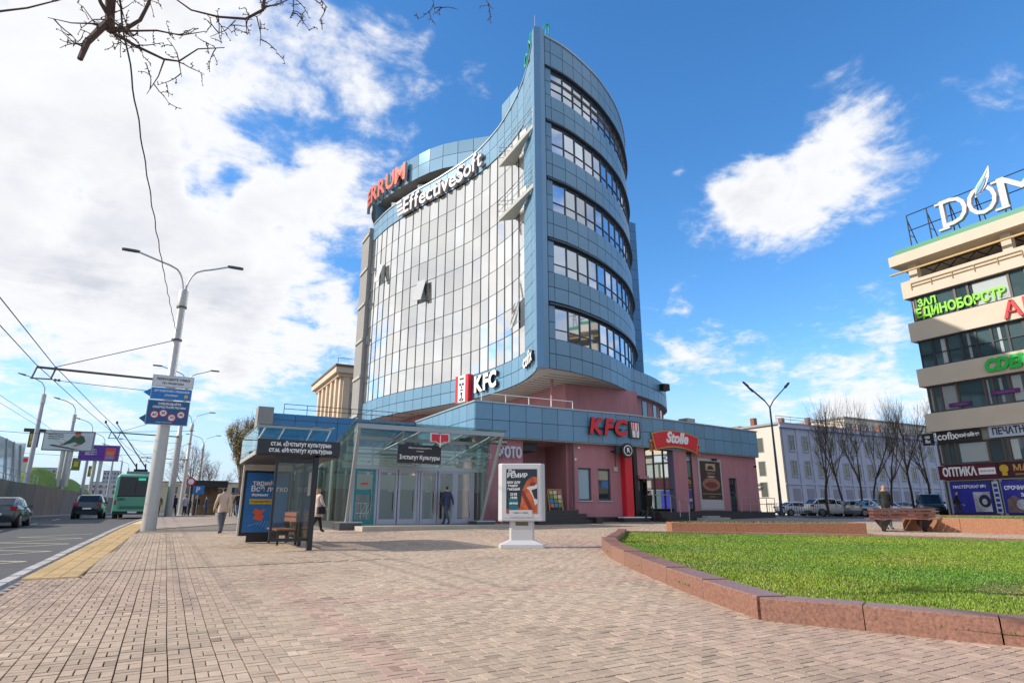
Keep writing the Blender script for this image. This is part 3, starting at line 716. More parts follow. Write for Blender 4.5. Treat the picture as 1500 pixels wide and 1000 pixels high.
face_lines(bx_, p + o_ * .38, t, o_, 1.5, 1.95, textk, red)
MB().ob(p + t * 1.503 - Z * .25, t * .05, o_ * .39, Z * 2.2).build('side_panel', red, bx_)
# green neon leaf and letters seen edge-on on the roof rim
gn = M('green_neon_tube', (.02, .38, .28), .4)
lf = thing('roof_leaf_sign', (18.3, 28.6, 31.4), 'green tube outline of a leaf on the roof right beside the prow tip', 'sign')
mb = MB(); L0 = Vector((18.05, 28.75, 31.4))
pts = [L0 + Vector((.1 + .32 * math.sin(a) * .8 + .25 * (1 - math.cos(a)) / 2, 0, .85 * (1 - math.cos(a)) / 1.3)) for a in np.linspace(0, 2 * math.pi, 17)]
mb.tube(pts, .05, 6); mb.tube([pts[0] - Z * .1, pts[8]], .035, 5); mb.build('leaf_outline', gn, lf)
for (dd, lab, ch) in ((2.6, 'lower green tube letter O on the roof rim left of the prow', 'O'), (1.4, 'upper green tube letter N on the roof rim left of the prow', 'N')):
    p = Lc.at(dd) + out(Lc, dd, 1) * .1 + Z * (ztop(dd) + .62); o = text('roof_letter', ch, 1.3, gn, None, p, -Lc.tan(dd), out(Lc, dd, 1), .12); tag(o, lab, 'letter')
ant = thing('roof_antenna', (17.75, 29.3, 31.5), 'thin grey antenna rod on the prow tip of the tower', 'antenna'); MB().tube([(17.75, 29.3, 31.3), (17.75, 29.3, 33.6)], [.035, .015], 6).build('rod', steel, ant)
# ================================================================ low shop building in front of the tower
pod = thing('shop_building', (22, 31, .75), 'low pink shop building with blue panelled fascia at the foot of the tower', 'building')
FY = 28.5; WY = 28.9
SA = Vector((23.5, 28.5, 0)); SB = Vector((36.7, 30.5, 0)); ST = (SB - SA).normalized(); SN = Vector((ST.y, -ST.x, 0)); SL_ = (SB - SA).length
def sp(s, off, z): return SA + ST * s + SN * off + Z * z
def swall(name, mat, s0, s1, off0, off1, z0, z1, parent=pod): return MB().ob(sp(s0, off1, z0), ST * (s1 - s0), SN * (off0 - off1), Z * (z1 - z0)).build(name, mat, parent)
# fascia
box('fascia_core', joint, pod, 13.46, FY + .06, 5.0, 23.5, FY + .4, 6.75); box('fascia_core', joint, pod, 13.46, FY + .4, 5.0, 13.86, 37.3, 6.75)
swall('fascia_core', joint, 0, SL_ - .03, -.06, -.4, 5.0, 6.75)
for k in range(2):
    za, zb = 5.0 + .875 * k, 5.0 + .875 * (k + 1)
    for i in range(10): panel('fascia_panel', blue, pod, (13.4 + 1.01 * i + .014, FY, za + .014), (.982, 0, 0), (0, .06, 0), (0, 0, .847))
    for i in range(9): panel('fascia_panel', pale, pod, (13.4, FY + .06 + .97 * i + .014, za + .014), (0, .942, 0), (.06, 0, 0), (0, 0, .847))
    n = 13; w = SL_ / n
    for i in range(n): panel('fascia_panel', blue, pod, sp(w * i + .014, 0, za + .014), ST * (w - .028), -SN * .06, (0, 0, .847))
box('fascia_cap', _mats['coping_metal'], pod, 13.34, FY - .05, 6.75, 23.5, FY + .45, 6.83); box('fascia_cap', _mats['coping_metal'], pod, 13.34, FY + .45, 6.75, 13.9, 37.3, 6.83)
swall('fascia_cap', _mats['coping_metal'], 0, SL_ + .04, .05, -.45, 6.752, 6.832)
box('fascia_soffit', soffit_m, pod, 13.5, FY + .02, 4.96, 23.5, WY + .3, 4.99); swall('fascia_soffit', soffit_m, 0, SL_, -.02, -.7, 4.96, 4.992)
plate_ = [Vector(p + (0,)) for p in [(13.7, 28.8), (23.5, 28.8), (36.5, 30.8), (36.5, 46), (13.7, 46)]]
bm = bmesh.new(); f = bm.faces.new([bm.verts.new((p.x, p.y, 6.6)) for p in plate_]); f.normal_update()
me = bpy.data.meshes.new('flat_roof'); bm.to_mesh(me); bm.free(); me.materials.append(concrete); o = bpy.data.objects.new('flat_roof', me); COL.objects.link(o); par(o, pod)
# walls of the front
box('wall', pink, pod, 13.6, WY, .5, 16.45, WY + .3, 4.96)
wl = MB()   # wall with two window openings
for (x0, z0, x1, z1) in ((19.55, .98, 19.98, 4.96), (20.86, .98, 21.34, 4.96), (22.22, .98, 23.6, 4.96), (19.98, .98, 20.86, 1.86), (21.34, .98, 22.22, 1.86), (19.98, 3.63, 20.86, 4.96), (21.34, 3.63, 22.22, 4.96)): wl.box(x0, WY, z0, x1, WY + .3, z1)
wl.build('wall', pink, pod)
box('plinth', plinth, pod, 19.5, WY - .06, .4, 23.7, WY + .28, .975)
for x0 in (19.98, 21.34):
    f = MB()
    for (a, b, c, d) in ((0, 0, .88, .08), (0, 1.69, .88, 1.77), (0, .08, .08, 1.69), (.80, .08, .88, 1.69)): f.box(x0 + a, WY + .1, 1.86 + b, x0 + c, WY + .18, 1.86 + d)
    w_ = f.build('window', frame_m, pod)
    if x0 < 20.5: box('pane', M('frosted_pane', (.30, .42, .47), .25), w_, x0 + .08, WY + .13, 1.94, x0 + .8, WY + .15, 3.55)
    else:
        box('pane', darkglass, w_, x0 + .08, WY + .13, 1.94, x0 + .8, WY + .15, 3.55); box('blue_blind', M('blue_blind', (.05, .16, .34), .6), w_, x0 + .3, WY + .112, 2.55, x0 + .78, WY + .128, 2.95)
        box('cream_blind', M('cream_cloth', (.38, .34, .27), .7), w_, x0 + .1, WY + .112, 3.0, x0 + .78, WY + .128, 3.5)
    box('sill', galv, w_, x0 - .04, WY - .06, 1.80, x0 + .92, WY + .1, 1.855)
MB().tube([(19.62, WY - .07, 1.0), (19.62, WY - .07, 4.9)], .05, 8).build('drainpipe', M('pipe_mauve', (.12, .07, .09), .5), pod)
MB().tube([(22.6, WY - .02, 3.75), (22.6, WY - .02, 4.9)], .015, 5).build('cable_conduit', black, pod); MB().box(22.45, WY - .08, 3.5, 22.72, WY - .001, 3.75).build('junction_box', galv, pod)
# recessed entrance
box('recess_wall', pink, pod, 16.5, 31.4, .6, 19.6, 31.6, 4.96); box('recess_wall', pink, pod, 19.4, 29.2, .6, 19.6, 31.4, 4.96); box('recess_wall', pink, pod, 16.2, 29.2, .6, 16.4, 31.6, 4.96)
dr = box('door', M('door_frame_dark', (.03, .04, .05), .4), pod, 16.5, 31.3, 1.35, 17.5, 31.39, 4.2); box('pane', darkglass, dr, 16.6, 31.27, 1.5, 17.4, 31.3, 3.3); box('handle', steel, dr, 17.3, 31.22, 2.2, 17.34, 31.27, 2.7)
dr = box('door', _mats['door_frame_dark'], pod, 18.2, 31.3, 1.35, 19.1, 31.39, 3.5); box('pane', M('green_pane', (.03, .07, .07), .06, spec=.8), dr, 18.28, 31.27, 1.5, 19.02, 31.3, 3.4)
box('canopy_strip', black, pod, 16.5, 29.3, 4.45, 17.6, 31.3, 4.9)
box('landing', plinth, pod, 16.45, 28.4, .5, 19.5, 31.4, 1.33)
for k in range(4): box('step', plinth, pod, 16.45, 28.4 - .32 * (k + 1), .45, 19.9 - .0 * k, 28.4 - .32 * k, 1.33 - .16 * (k + 1))
box('step_cheek', pink, pod, 19.55, 28.3, .5, 20.0, WY, 1.38); box('step_cheek', plinth, pod, 19.9, 27.2, .4, 20.3, 28.3, .98)
# red pier, glazed lobby at the bend
box('red_pier', red, pod, 22.98, WY - .42, .95, 23.5, WY - .002, 4.6)
box('white_ledge', white, pod, 22.3, 27.9, .93, 24.2, 28.45, .99); box('ledge_base', plinth, pod, 22.3, 27.95, .5, 24.2, 28.45, .925)
swall('lobby_glass', M('blue_lobby_glass', (.03, .13, .26), .08, spec=.8), .05, .42, -.42, -.46, 1.0, 4.9)
swall('lobby_light', cream, .08, .36, -.38, -.415, 4.0, 4.9); swall('dark_post', black, .44, .75, -.25, -.6, .9, 4.94)
swall('wall', pink, .75, 1.5, -.3, -.6, 3.25, 4.95); swall('lintel', pink, .75, 1.55, -.1, -.3, 3.12, 3.3)
swall('doorway', darkglass, .75, 1.5, -.55, -.6, 1.3, 3.25)
# shop window of the pie shop
def swin(s0, s1, z0, z1, vbars, hbars, name='shop_window'):
    f = MB(); q = .06
    def bar(a, b, c, d): f.ob(sp(a, -.38, b), ST * (c - a), SN * .1, Z * (d - b))
    bar(s0, z0, s1, z0 + q); bar(s0, z1 - q, s1, z1); bar(s0, z0 + q, s0 + q, z1 - q); bar(s1 - q, z0 + q, s1, z1 - q)
    for v in vbars: bar(v - .025, z0 + q, v + .025, z1 - q)
    for h in hbars: bar(s0 + q, h, s1 - q, h + .05)
    w_ = f.build(name, black, pod)
    MB().ob(sp(s0 + q, -.36, z0 + q), ST * (s1 - s0 - 2 * q), SN * .02, Z * (z1 - z0 - 2 * q)).build('pane', clear_glass('shop_glass', (.55, .55, .55), .25), w_)
    return w_
w1 = swin(1.5, 3.98, 1.38, 4.95, (2.3, 3.2), (2.55,)); w2 = swin(5.25, 5.98, 1.38, 4.95, (), (3.3,))
swall('shop_interior', M('shop_interior', (.12, .10, .085), .8, var=.5, vs=1.3), 1.4, 6.4, -2.6, -2.7, 1.0, 4.95); swall('shop_floor', M('shop_floor', (.2, .16, .12), .5), 1.4, 6.4, -.6, -2.6, 1.2, 1.3)
swall('shop_counter', M('counter_wood', (.20, .12, .06), .5), 2.0, 3.6, -1.6, -2.0, 1.3, 2.3); swall('shop_panel', M('blue_panel', (.02, .10, .25), .5), 1.6, 2.1, -1.3, -1.34, 2.6, 3.1)
swall('shop_lamp_panel', cream, 1.6, 3.9, -1.2, -1.25, 4.45, 4.9); swall('shop_sign_inside', red, 2.0, 3.5, -1.0, -1.04, 3.75, 4.15)
for s_, z_ in ((2.4, 3.3), (2.75, 3.0), (3.1, 3.4)):
    MB().tube([sp(s_, -1.2, z_), sp(s_, -1.2, z_ - .05), sp(s_, -1.2, z_ - .3)], [.03, .12, .16], 10).build('pendant_shade', cream, pod)
swall('wall', pink, 3.98, 5.25, -.12, -.6, .9, 4.95); swall('wall', pink, 5.98, 9.9, -.3, -.6, .9, 4.95); swall('wall', pink, 10.8, SL_, -.3, -.6, .9, 4.95); swall('wall', pink, 9.9, 10.8, -.3, -.6, 3.45, 4.95)
swall('pilaster_edge', M('violet_edge', (.12, .10, .18), .6), 3.90, 3.975, -.13, -.5, .9, 4.95)
box('side_wall', pink, pod, SB.x - .3, SB.y + .3, .6, SB.x - .02, 45, 4.95); box('side_fascia', blue, pod, SB.x - .3, SB.y + .02, 5.0, SB.x - .002, 45, 6.75)
dr = swall('door', M('dark_teal_door', (.025, .05, .06), .45), 9.9, 10.8, -.45, -.5, 1.3, 3.45)
MB().ob(sp(10.0, -.44, 2.3), ST * .7, SN * .02, Z * 1.0).build('pane', darkglass, dr); MB().ob(sp(10.68, -.43, 2.2), ST * .03, SN * .06, Z * .25).build('handle', steel, dr)
for k in range(3): MB().ob(sp(9.9, -.42, 1.35 + k * .3), ST * .9, SN * .02, Z * .03).build('door_rail', black, dr)
swall('plinth', plinth, .9, SL_ + .02, -.24, -.6, .5, 1.30); swall('terrace', plinth, 1.2, SL_ - .2, .9, -.24, .5, 1.24)
swall('ramp_edge', concrete, 4.4, 7.0, 1.5, .95, .6, .92); swall('ramp_board', concrete, 4.9, 6.1, 1.4, .95, .925, 1.02)
for k in range(4): swall('step', plinth, 0.95, 2.15, .9 + .3 * (k + 1), .9 + .3 * k, .5, 1.24 - .15 * (k + 1))
def rail(pts, zs, posts, name, mat, parent, r=.024):
    mb = MB()
    for z in zs: mb.tube([p + Z * z for p in pts], r, 6)
    for p, h in posts: mb.tube([p, p + Z * h], r, 6)
    return mb.build(name, mat, parent)
A, B = sp(2.2, .85, 1.24), sp(2.2, 2.1, .72)
rail([sp(.6, .8, 1.24), A, B], (.95,), [(sp(.6, .8, 1.24), .95), (A, .95), (B, .95), (A.lerp(B, .5), .95)], 'stair_railing', steel, pod)
rail([sp(9.3, .85, 1.24), sp(13.3, .85, 1.24)], (.9, .5), [(sp(9.3 + k, .85, 1.24), .9) for k in range(5)], 'terrace_railing', M('pink_grey_rail', (.35, .30, .32), .5, .3), pod)
rail([Vector((13.9, 29.0, 6.8)), Vector((19.8, 29.0, 6.8))], (.55,), [(Vector((14.0 + 1.45 * k, 29.0, 6.8)), .55) for k in range(5)], 'roof_railing', white, pod, .022)
for s_ in (8.0, 8.3, 12.9): MB().tube([sp(s_, -.2, 4.6 if s_ < 9 else 4.35), sp(s_, -.05, 4.55 if s_ < 9 else 4.3)], [.04, .09], 8).build('spot_lamp', black, pod)
for x, z in ((20.0, 4.75), (19.75, 4.1)): MB().tube([(x, WY, z), (x, WY - .14, z - .03)], [.05, .07], 8).build('security_camera', white, pod)
# roof clutter
for (s_, o__, w_, h_) in ((3, -4, 1.2, .8), (6, -5, 2.0, .5), (9.5, -3, .9, .9)): MB().ob(sp(s_, o__, 6.6), ST * w_, -SN * .8, Z * (h_ + .3)).build('roof_unit', galv, pod)

# left wing of the shop building, dark blue band behind the metro entrance
wing = thing('side_wing', (9, 37.5, .8), 'deep blue banded wing behind the metro entrance with a grey pier at its end', 'building')
box('core', joint, wing, 4.9, 37.36, 4.6, 13.4, 38.0, 6.68)
for i in range(7):
    for (z0, z1) in ((4.6, 6.35), (6.35, 6.72)): panel('band_panel', deep, wing, (4.8 + 1.228 * i + .012, 37.3, z0 + .01), (1.204, 0, 0), (0, .05, 0), (0, 0, z1 - z0 - .02))
box('end_pier', M('pier_grey', (.36, .33, .30)), wing, 3.95, 37.0, .7, 4.78, 38.2, 7.0)
box('wall', cream, wing, 4.8, 37.6, .6, 13.4, 37.9, 4.6)
for i in range(6): f = box('window', frame_m, wing, 5.3 + 1.35 * i, 37.52, 1.4, 6.4 + 1.35 * i, 37.595, 3.8); panel('pane', darkglass, f, (5.37 + 1.35 * i, 37.5, 1.47), (.96, 0, 0), (0, .02, 0), (0, 0, 2.26))
box('roof', concrete, wing, 4.8, 37.4, 6.5, 13.3, 46, 6.6)
rail([Vector((5.4, 37.6, 6.7)), Vector((13.3, 37.6, 6.7))], (.35, .62), [(Vector((5.4 + 1.3 * k, 37.6, 6.7)), .62) for k in range(7)], 'roof_railing', M('dark_rail', (.06, .06, .07), .5, .5), wing, .02)

# ---------------------------------------------------------------- shop signs
NY = (0, -1, 0); RX = (1, 0, 0)
k = thing('letter_sign', (21.65, FY, 5.85), 'bold red letters KFC on the blue fascia of the shop building', 'letter sign')
x = 20.42
for ch in 'KFC':
    me = tmesh(ch, 1.28, .14, .05, .18, 'LEFT'); xs = [v.co.x for v in me.vertices]; l = text('letter', ch, 1.28, red, k, (x - min(xs), FY - .17, 5.9), RX, NY, .14, .05, .18, 'LEFT'); x += max(xs) - min(xs) + .02
    l.data.materials.append(textk)
    for p in l.data.polygons:
        if p.normal.z < .5: p.material_index = 1
MB().box(20.5, FY - .09, 5.8, 22.8, FY - .002, 5.9).build('mounting_rail', textk, k)
bk = thing('bucket_sign', sp(.35, .1, 5.9), 'small white box sign with red stripes beside the red letters on the fascia', 'sign')
p = sp(-.18, .12, 5.42); MB().ob(p - SN * .1, ST * .95, SN * .1, Z * .98).build('box_body', M('dark_sign_box', (.03, .04, .05), .4), bk)
p2 = p + ST * .2; MB().prism([p2 + ST * .04 + Z * .04, p2 + ST * .55 + Z * .04, p2 + ST * .66 + Z * .9, p2 - ST * .06 + Z * .9], SN * .03).build('bucket', textw, bk)
for u in (-.01, .16, .41, .57): MB().ob(p2 + SN * .032 + ST * (u if u > .3 else u + .02) + Z * .42, ST * .07, SN * .012, Z * .47).build('stripe', red, bk)
face_lines(bk, p2 + ST * .12 + Z * .06 + SN * .03, ST, SN, .36, .44, textk, red, False)
# pie shop banner
st_ = thing('banner_sign', sp(4, .2, 5.5), 'red ribbon shaped sign reading Stolle with a gold edge on the blue fascia', 'sign')
gold = M('gold_edge', (.62, .36, .10), .45, .2)
def ribbon(s0, s1, zc, h, sag, off, mat, name, th=.06, n=14, slant=.0):
    lo, hi = [], []
    for i in range(n + 1):
        u = i / n; s = s0 + (s1 - s0) * u; arc = sag * (1 - (2 * u - 1) ** 2)
        lo.append(sp(s + slant * (1 if u > .5 else -1) * (0 if 0 < i < n else 0), off, zc - h / 2 + arc)); hi.append(sp(s + (slant * (2 * u - 1)), off, zc + h / 2 + arc))
    return MB().prism(lo + hi[::-1], SN * th).build(name, mat, st_)
ribbon(2.02, 6.02, 5.33, 1.02, .28, .10, gold, 'ribbon_edge', .05, slant=.3); ribbon(2.10, 5.94, 5.35, .90, .28, .152, red, 'ribbon', .03, slant=.28)
for (a, b, c) in ((1.55, 2.35, -1), (5.72, 6.5, 1)):
    for (g_, mt, of, th) in ((0, gold, .04, .05), (.07, M('dark_red_sign', (.36, .01, .02), .4), .092, .02)):
        s0, s1 = a + g_, b - g_; z0, z1 = 4.72 + g_, 5.55 - g_; mid = (s0 + .22 if c < 0 else s1 - .22)
        pts = [sp(s0, of, z0), sp(s1, of, z0 + .2), sp(s1, of, z1), sp(s0, of, z1 - .15), sp(s0 + .2, of, (z0 + z1) / 2 - .1)] if c < 0 else [sp(s0, of, z0 + .2), sp(s1, of, z0), sp(s1 - .2, of, (z0 + z1) / 2 - .1), sp(s1, of, z1 - .15), sp(s0, of, z1)]
        MB().prism(pts, SN * th).build('ribbon_tail', mt, st_)
text('lettering', 'Stolle', .92, textw, st_, sp(4.02, .2, 5.65), ST, SN, .05, .03, .32)
# photo shop letters
ph = thing('letter_sign', (15.7, WY, 4.2), 'pale letters ФОТО on the pink wall beside the metro entrance', 'letter sign')
text('letters', 'ФОТО', .74, M('pale_violet_letter', (.55, .56, .66), .5), ph, (15.62, WY - .06, 4.25), RX, NY, .08, .035, fit=1.42)
kp = thing('small_wall_sign', (14.9, WY, 4.8), 'small dark sign with pale letters КСЕР above the photo shop letters', 'sign')
box('board', textk, kp, 14.3, WY - .04, 4.68, 15.45, WY - .002, 4.90); text('letters', 'КСЕРОКОПИИ', .17, textw, kp, (14.87, WY - .05, 4.79), RX, NY, .012, .006)
hr = thing('hours_sign', (14.3, WY, 4.2), 'faint pale lines of lettering on the pink wall seen through the glass', 'sign')
text('letters', 'ПЕЧАТЬ', .3, _mats['pale_violet_letter'], hr, (13.9, WY - .03, 4.38), RX, NY, .02, .01); text('letters', 'СРОЧНО', .3, _mats['pale_violet_letter'], hr, (13.9, WY - .03, 4.02), RX, NY, .02, .01)
rs = thing('round_hanging_sign', (23.0, 28.0, 4.6), 'round black sign with a white emblem on an arm above the red pier', 'sign')
MB().tube([(22.75, 27.88, 4.62), (22.75, 28.0, 4.62)], .42, 24).build('disc', textk, rs); MB().tube([(22.75, 27.86, 4.62), (22.75, 27.879, 4.62)], .30, 24).build('ring', textw, rs); MB().tube([(22.75, 27.845, 4.62), (22.75, 27.859, 4.62)], .25, 24).build('inner_disc', textk, rs)
text('emblem', 'R', .36, textw, rs, (22.75, 27.838, 4.62), RX, NY, .01, .01); MB().box(22.0, 28.0, 4.42, 22.4, 28.2, 4.84).build('bracket_box', textk, rs); MB().box(22.3, 28.05, 4.58, 23.0, 28.9, 4.66).build('arm', black, rs)
# pie poster
po = thing('wall_poster', sp(7.9, 0, 3.2), 'large dark brown poster of a pie with pale lettering on the pink wall', 'poster')
def sbox(name, mat, parent, s0, z0, s1, z1, off, th): return MB().ob(sp(s0, off, z0), ST * (s1 - s0), SN * th, Z * (z1 - z0)).build(name, mat, parent)
sbox('frame', galv, po, 6.55, 1.35, 9.05, 4.62, -.298, .06); sbox('sheet', M('brown_poster', (.045, .022, .016), .5), po, 6.72, 2.02, 8.9, 4.45, -.237, .012)
sbox('pale_foot', M('pale_grey_sheet', (.45, .43, .43), .6), po, 6.72, 1.42, 8.9, 2.0, -.237, .012)
mb = MB(); mb.add([sp(7.8 + .95 * math.cos(a), -.22, 2.98 + .42 * math.sin(a)) for a in np.linspace(0, 6.28, 25)[:-1]], [tuple(range(24))]); mb.build('pie', M('pie_brown', (.30, .13, .07), .6, var=.4, vs=5), po)
mb = MB(); mb.add([sp(7.8 + .65 * math.cos(a), -.218, 2.93 + .2 * math.sin(a)) for a in np.linspace(0, 6.28, 25)[:-1]], [tuple(range(24))]); mb.build('filling', M('filling_red', (.16, .03, .03), .5), po)
sbox('emblem', M('poster_gold', (.42, .30, .18), .6), po, 7.3, 3.85, 8.35, 4.3, -.224, .004); mb = MB(); mb.add([sp(7.82 + .36 * math.cos(a), -.219, 3.92 + .26 * math.sin(a)) for a in np.linspace(0, 3.14, 14)], [tuple(range(14))]); mb.build('emblem_arch', _mats['brown_poster'], po)
text('lettering', 'ПИРОГИ', .2, _mats['poster_gold'], po, sp(7.82, -.222, 3.66), ST, SN, .004); text('lettering', 'с любовью', .15, textw, po, sp(7.82, -.222, 3.47), ST, SN, .004); sbox('stripe', _mats['poster_gold'], po, 6.8, 2.36, 8.85, 2.39, -.224, .004); text('lettering', 'доставка', .13, _mats['poster_gold'], po, sp(7.82, -.222, 2.2), ST, SN, .004)
def aframe(x, y, z, w, h, rz, label, board, spots):
    a = thing('menu_board', (x, y, z), label, 'sandwich board', None, rz); f = MB(); lean = .22
    for sgn in (-1, 1):
        for u in (-w / 2, w / 2 - .05): f.ob((u, sgn * lean, 0), (.05, 0, 0), (0, .03, 0), (0, -sgn * lean, h))
    f.ob((-w / 2, -lean * .1 - .02, h - .05), (w, 0, 0), (0, .06, 0), (0, 0, .05)); f.build('frame', M('light_wood', (.42, .26, .13), .6), a, world=False)
    MB().ob((-w / 2 + .05, -lean * .86 - .01, h * .12), (w - .1, 0, 0), (0, .015, 0), (0, lean * .78, h * .84)).build('board', board, a, world=False)
    for (u, v, du, dv, c) in spots: MB().ob((-w / 2 + .05 + u * (w - .1), -lean * .86 - .018 + lean * .78 * v, h * .12 + v * h * .84), (du * (w - .1), 0, 0), (0, .006, 0), (0, lean * .78 * dv, dv * h * .84)).build('picture', c, a, world=False)
    return a
cs = [M('food_' + n, c, .5, var=.3, vs=9) for n, c in (('orange', (.55, .17, .04)), ('yellow', (.6, .4, .08)), ('blue', (.05, .2, .5)), ('pale', (.6, .55, .5)), ('green', (.1, .25, .06)))]
aframe(18.3, 28.75, 1.33, .85, 1.1, R(-4), 'wooden menu board with bright food pictures on the dark entrance steps', textk, [(.05 + .33 * (i % 3), .04 + .24 * (i // 3), .26, .2, cs[(i * 2 + i // 3) % 5]) for i in range(12)])
aframe(14.9, 27.9, gz(14.9, 27.9), .75, 1.15, R(3), 'dark framed price board standing by the pink wall behind the poster stand', textk, [(.1, .75, .8, .08, textw), (.1, .55, .6, .04, textw), (.1, .4, .7, .04, textw), (.1, .1, .35, .2, cs[0])])

# ================================================================ glass metro entrance
metro = thing('metro_entrance', (10, 27, .6), 'glass pavilion over the metro stairs with leaning front posts and six doors', 'metro entrance')
X0, X1, YB, YT, YD = 6.75, 13.0, 26.8, 25.9, 27.45
fr = M('metro_frame_grey', (.36, .37, .38), .42, .6)
def bar(a, b, r, name='beam', mat=fr, parent=metro, n=8): return MB().tube([a, b], r, n).build(name, mat, parent)
zt = lambda y: 4.78 - (y - YT) * (1.35 / 7.3)
for x in (X0, X1 + .0):
    bar((x, YB, .85), (x + (.05 if x < 8 else .6), YT, 4.75), .085, 'leaning_post'); bar((x + .35, YD, .8), (x + .35, YD, zt(YD)), .07, 'post')
    bar((x, 30.2, .8), (x, 30.2, zt(30.2)), .06, 'post'); bar((x, 33.2, .8), (x, 33.2, zt(33.2)), .06, 'post')
    bar((x + (.05 if x < 8 else .6), YT, 4.76), (x, 33.2, zt(33.2)), .08, 'roof_edge_beam')
    MB().box(x - .35, YB - .3, .35, x + .55, YB + .65, .82).build('pedestal', M('dark_stone_block', (.06, .065, .07), .3), metro); MB().box(x - .38, YB - .33, .82, x + .58, YB + .68, .87).build('pedestal_cap', steel, metro)
MB().ob((X0 - .05, YT - .06, 4.68), (X1 - X0 + .75, 0, 0), (0, .12, 0), (0, 0, .20)).build('front_beam', fr, metro)
for y in (YD, 30.2, 33.2): MB().box(X0, y - .05, zt(y) - .12, X1 + .1, y + .05, zt(y) + .04).build('cross_beam', fr, metro)
for x in (8.9, 11.0): bar((x - .9, YD, 3.75), (x + .75, YT + .1, 4.72), .05, 'brace'); bar((x, YT, 4.75), (x, 33.2, zt(33.2)), .05, 'rafter')
bar((X1 - 1.4, 29.5, 3.3), (X1 + .1, YT + .2, 4.65), .06, 'brace')
for z, r in ((3.18, .09), (3.62, .035), (3.95, .03)): MB().box(X0 + .3, YD - r, z - r, X1 + .3, YD + r, z + r).build('cross_rail', fr, metro)
for x in (7.9, 9.9, 11.9): bar((x, YD, 3.2), (x, YD, zt(YD)), .03, 'hanger')
nP = 5
for i in range(nP):   # roof, front fan and side panes
    xa, xb = X0 - .2 + (X1 - X0 + 1.0) * i / nP, X0 - .2 + (X1 - X0 + 1.0) * (i + 1) / nP
    for (ya, yb) in ((YT - .25, 29.6), (29.6, 33.4)): MB().ob((xa + .01, ya, zt(ya) + .14), (xb - xa - .02, 0, 0), (0, yb - ya - .02, zt(yb) - zt(ya)), (0, 0, .02)).build('roof_pane', glass_g, metro)
    xa, xb = X0 + .35 + (X1 - X0) * i / nP, X0 + .35 + (X1 - X0) * (i + 1) / nP
    MB().ob((xa, YD - .015, 3.28), (xb - xa - .02, 0, 0), (0, .015, 0), (0, 0, zt(YD) - 3.36)).build('transom_pane', glass_c, metro)
for x in (X0 - .06, X1 + .06):
    ys = [26.0, 27.4, 28.8, 30.2, 31.7, 33.2]
    for a, b in zip(ys, ys[1:]):
        lo = .9; ya = a
        pts = [(x, a if a > 26.8 else 26.82, lo), (x, b - .02, lo), (x, b - .02, zt(b) + .1), (x, a if a > 26.5 else 25.95, zt(a) + .1)]
        MB().prism(pts, (.02, 0, 0)).build('side_pane', glass_g, metro)
    MB().box(x - .08, 27.5, .3, x + .10, 33.3, .88).build('side_plinth', M('dark_stone_block', (.06, .065, .07)), metro)
lav = M('lavender_door_frame', (.36, .37, .45), .5, .2); teal = M('teal_door_frame', (.01, .20, .22), .45)
doors = [(7.15, 8.05, teal), (8.2, 9.08, lav), (9.14, 10.02, lav), (10.2, 11.0, lav), (11.06, 11.86, lav), (11.95, 12.8, lav)]
for (a, b, mt) in doors:
    f = MB(); q = .09
    for (x0, z0, x1, z1) in ((a, .74, b, .95), (a, 3.0, b, 3.09), (a, .95, a + q, 3.0), (b - q, .95, b, 3.0)): f.box(x0, YD - .06, z0, x1, YD + .02, z1)
    if mt is teal: f.box(a + q, YD - .06, 2.0, b - q, YD + .02, 2.2)
    d_ = f.build('door', mt, metro); MB().box(a + q, YD - .03, .95, b - q, YD - .015, 3.0).build('pane', clear_glass('door_glass', (.80, .82, .82), .05), d_)
    MB().tube([(b - q - .05, YD - .1, 1.3), (b - q - .05, YD - .1, 2.2)], .02, 6).build('handle', steel, d_)
    if mt is teal:
        MB().box(a + .3, YD - .05, 2.42, b - .3, YD - .035, 2.5).build('red_label', red, d_)
        for k in range(3): MB().tube([(a + .3 + .14 * k, YD - .045, 1.05), (a + .55 + .14 * k, YD - .045, 1.6)], .012, 5).build('grip_bar', steel, d_)
for x in (7.1, 8.12, 10.11, 11.9, 12.85): MB().box(x - .045, YD - .07, .74, x + .045, YD + .03, 3.09).build('door_post', lav, metro)
MB().box(X0, 33.3, .6, X1, 33.5, 2.3).build('rear_wall', M('rear_wall_brown', (.075, .06, .05), .5, var=.3, vs=1), metro); MB().box(X0, 33.3, 2.3, X1, 33.5, 3.2).build('rear_band', cream, metro); [MB().box(X0 + .3, 29.4 - .3 * k, 3.25 + .34 * k, X1 - .2, 29.45 - .3 * k, 3.51 + .34 * k).build('brightening_slat', white, metro) for k in range(3)]; MB().box(X0 + .2, 27.5, .6, X1, 33.3, .70).build('floor', M('hall_floor', (.12, .11, .10), .35), metro)  # white slats added inside to brighten the view through the upper glass
for k, (x, w, c) in enumerate(((7.3, 1.5, (.30, .10, .05)), (9.2, 1.1, (.08, .07, .07)), (10.8, 1.6, (.16, .13, .09)))): MB().box(x, 32.6, .7, x + w, 33.0, 2.4).build('ticket_booth', M('booth_%d' % k, c, .5), metro)
rail([Vector((8.2, 29, .7)), Vector((8.2, 33, .7))], (.95, .5), [(Vector((8.2, 29 + k, .7)), .95) for k in range(5)], 'stair_rail', steel, metro)
MB().box(7.0, 25.2, .30, 14.2, 27.4, .70).build('door_step', M('pale_step_slab', (.42, .37, .31), .8, var=.1, vs=2), metro)
nm = thing('station_name_board', (9.6, 26.2, 3.4), 'black board reading Інстытут Культуры hung over the metro doors', 'sign')
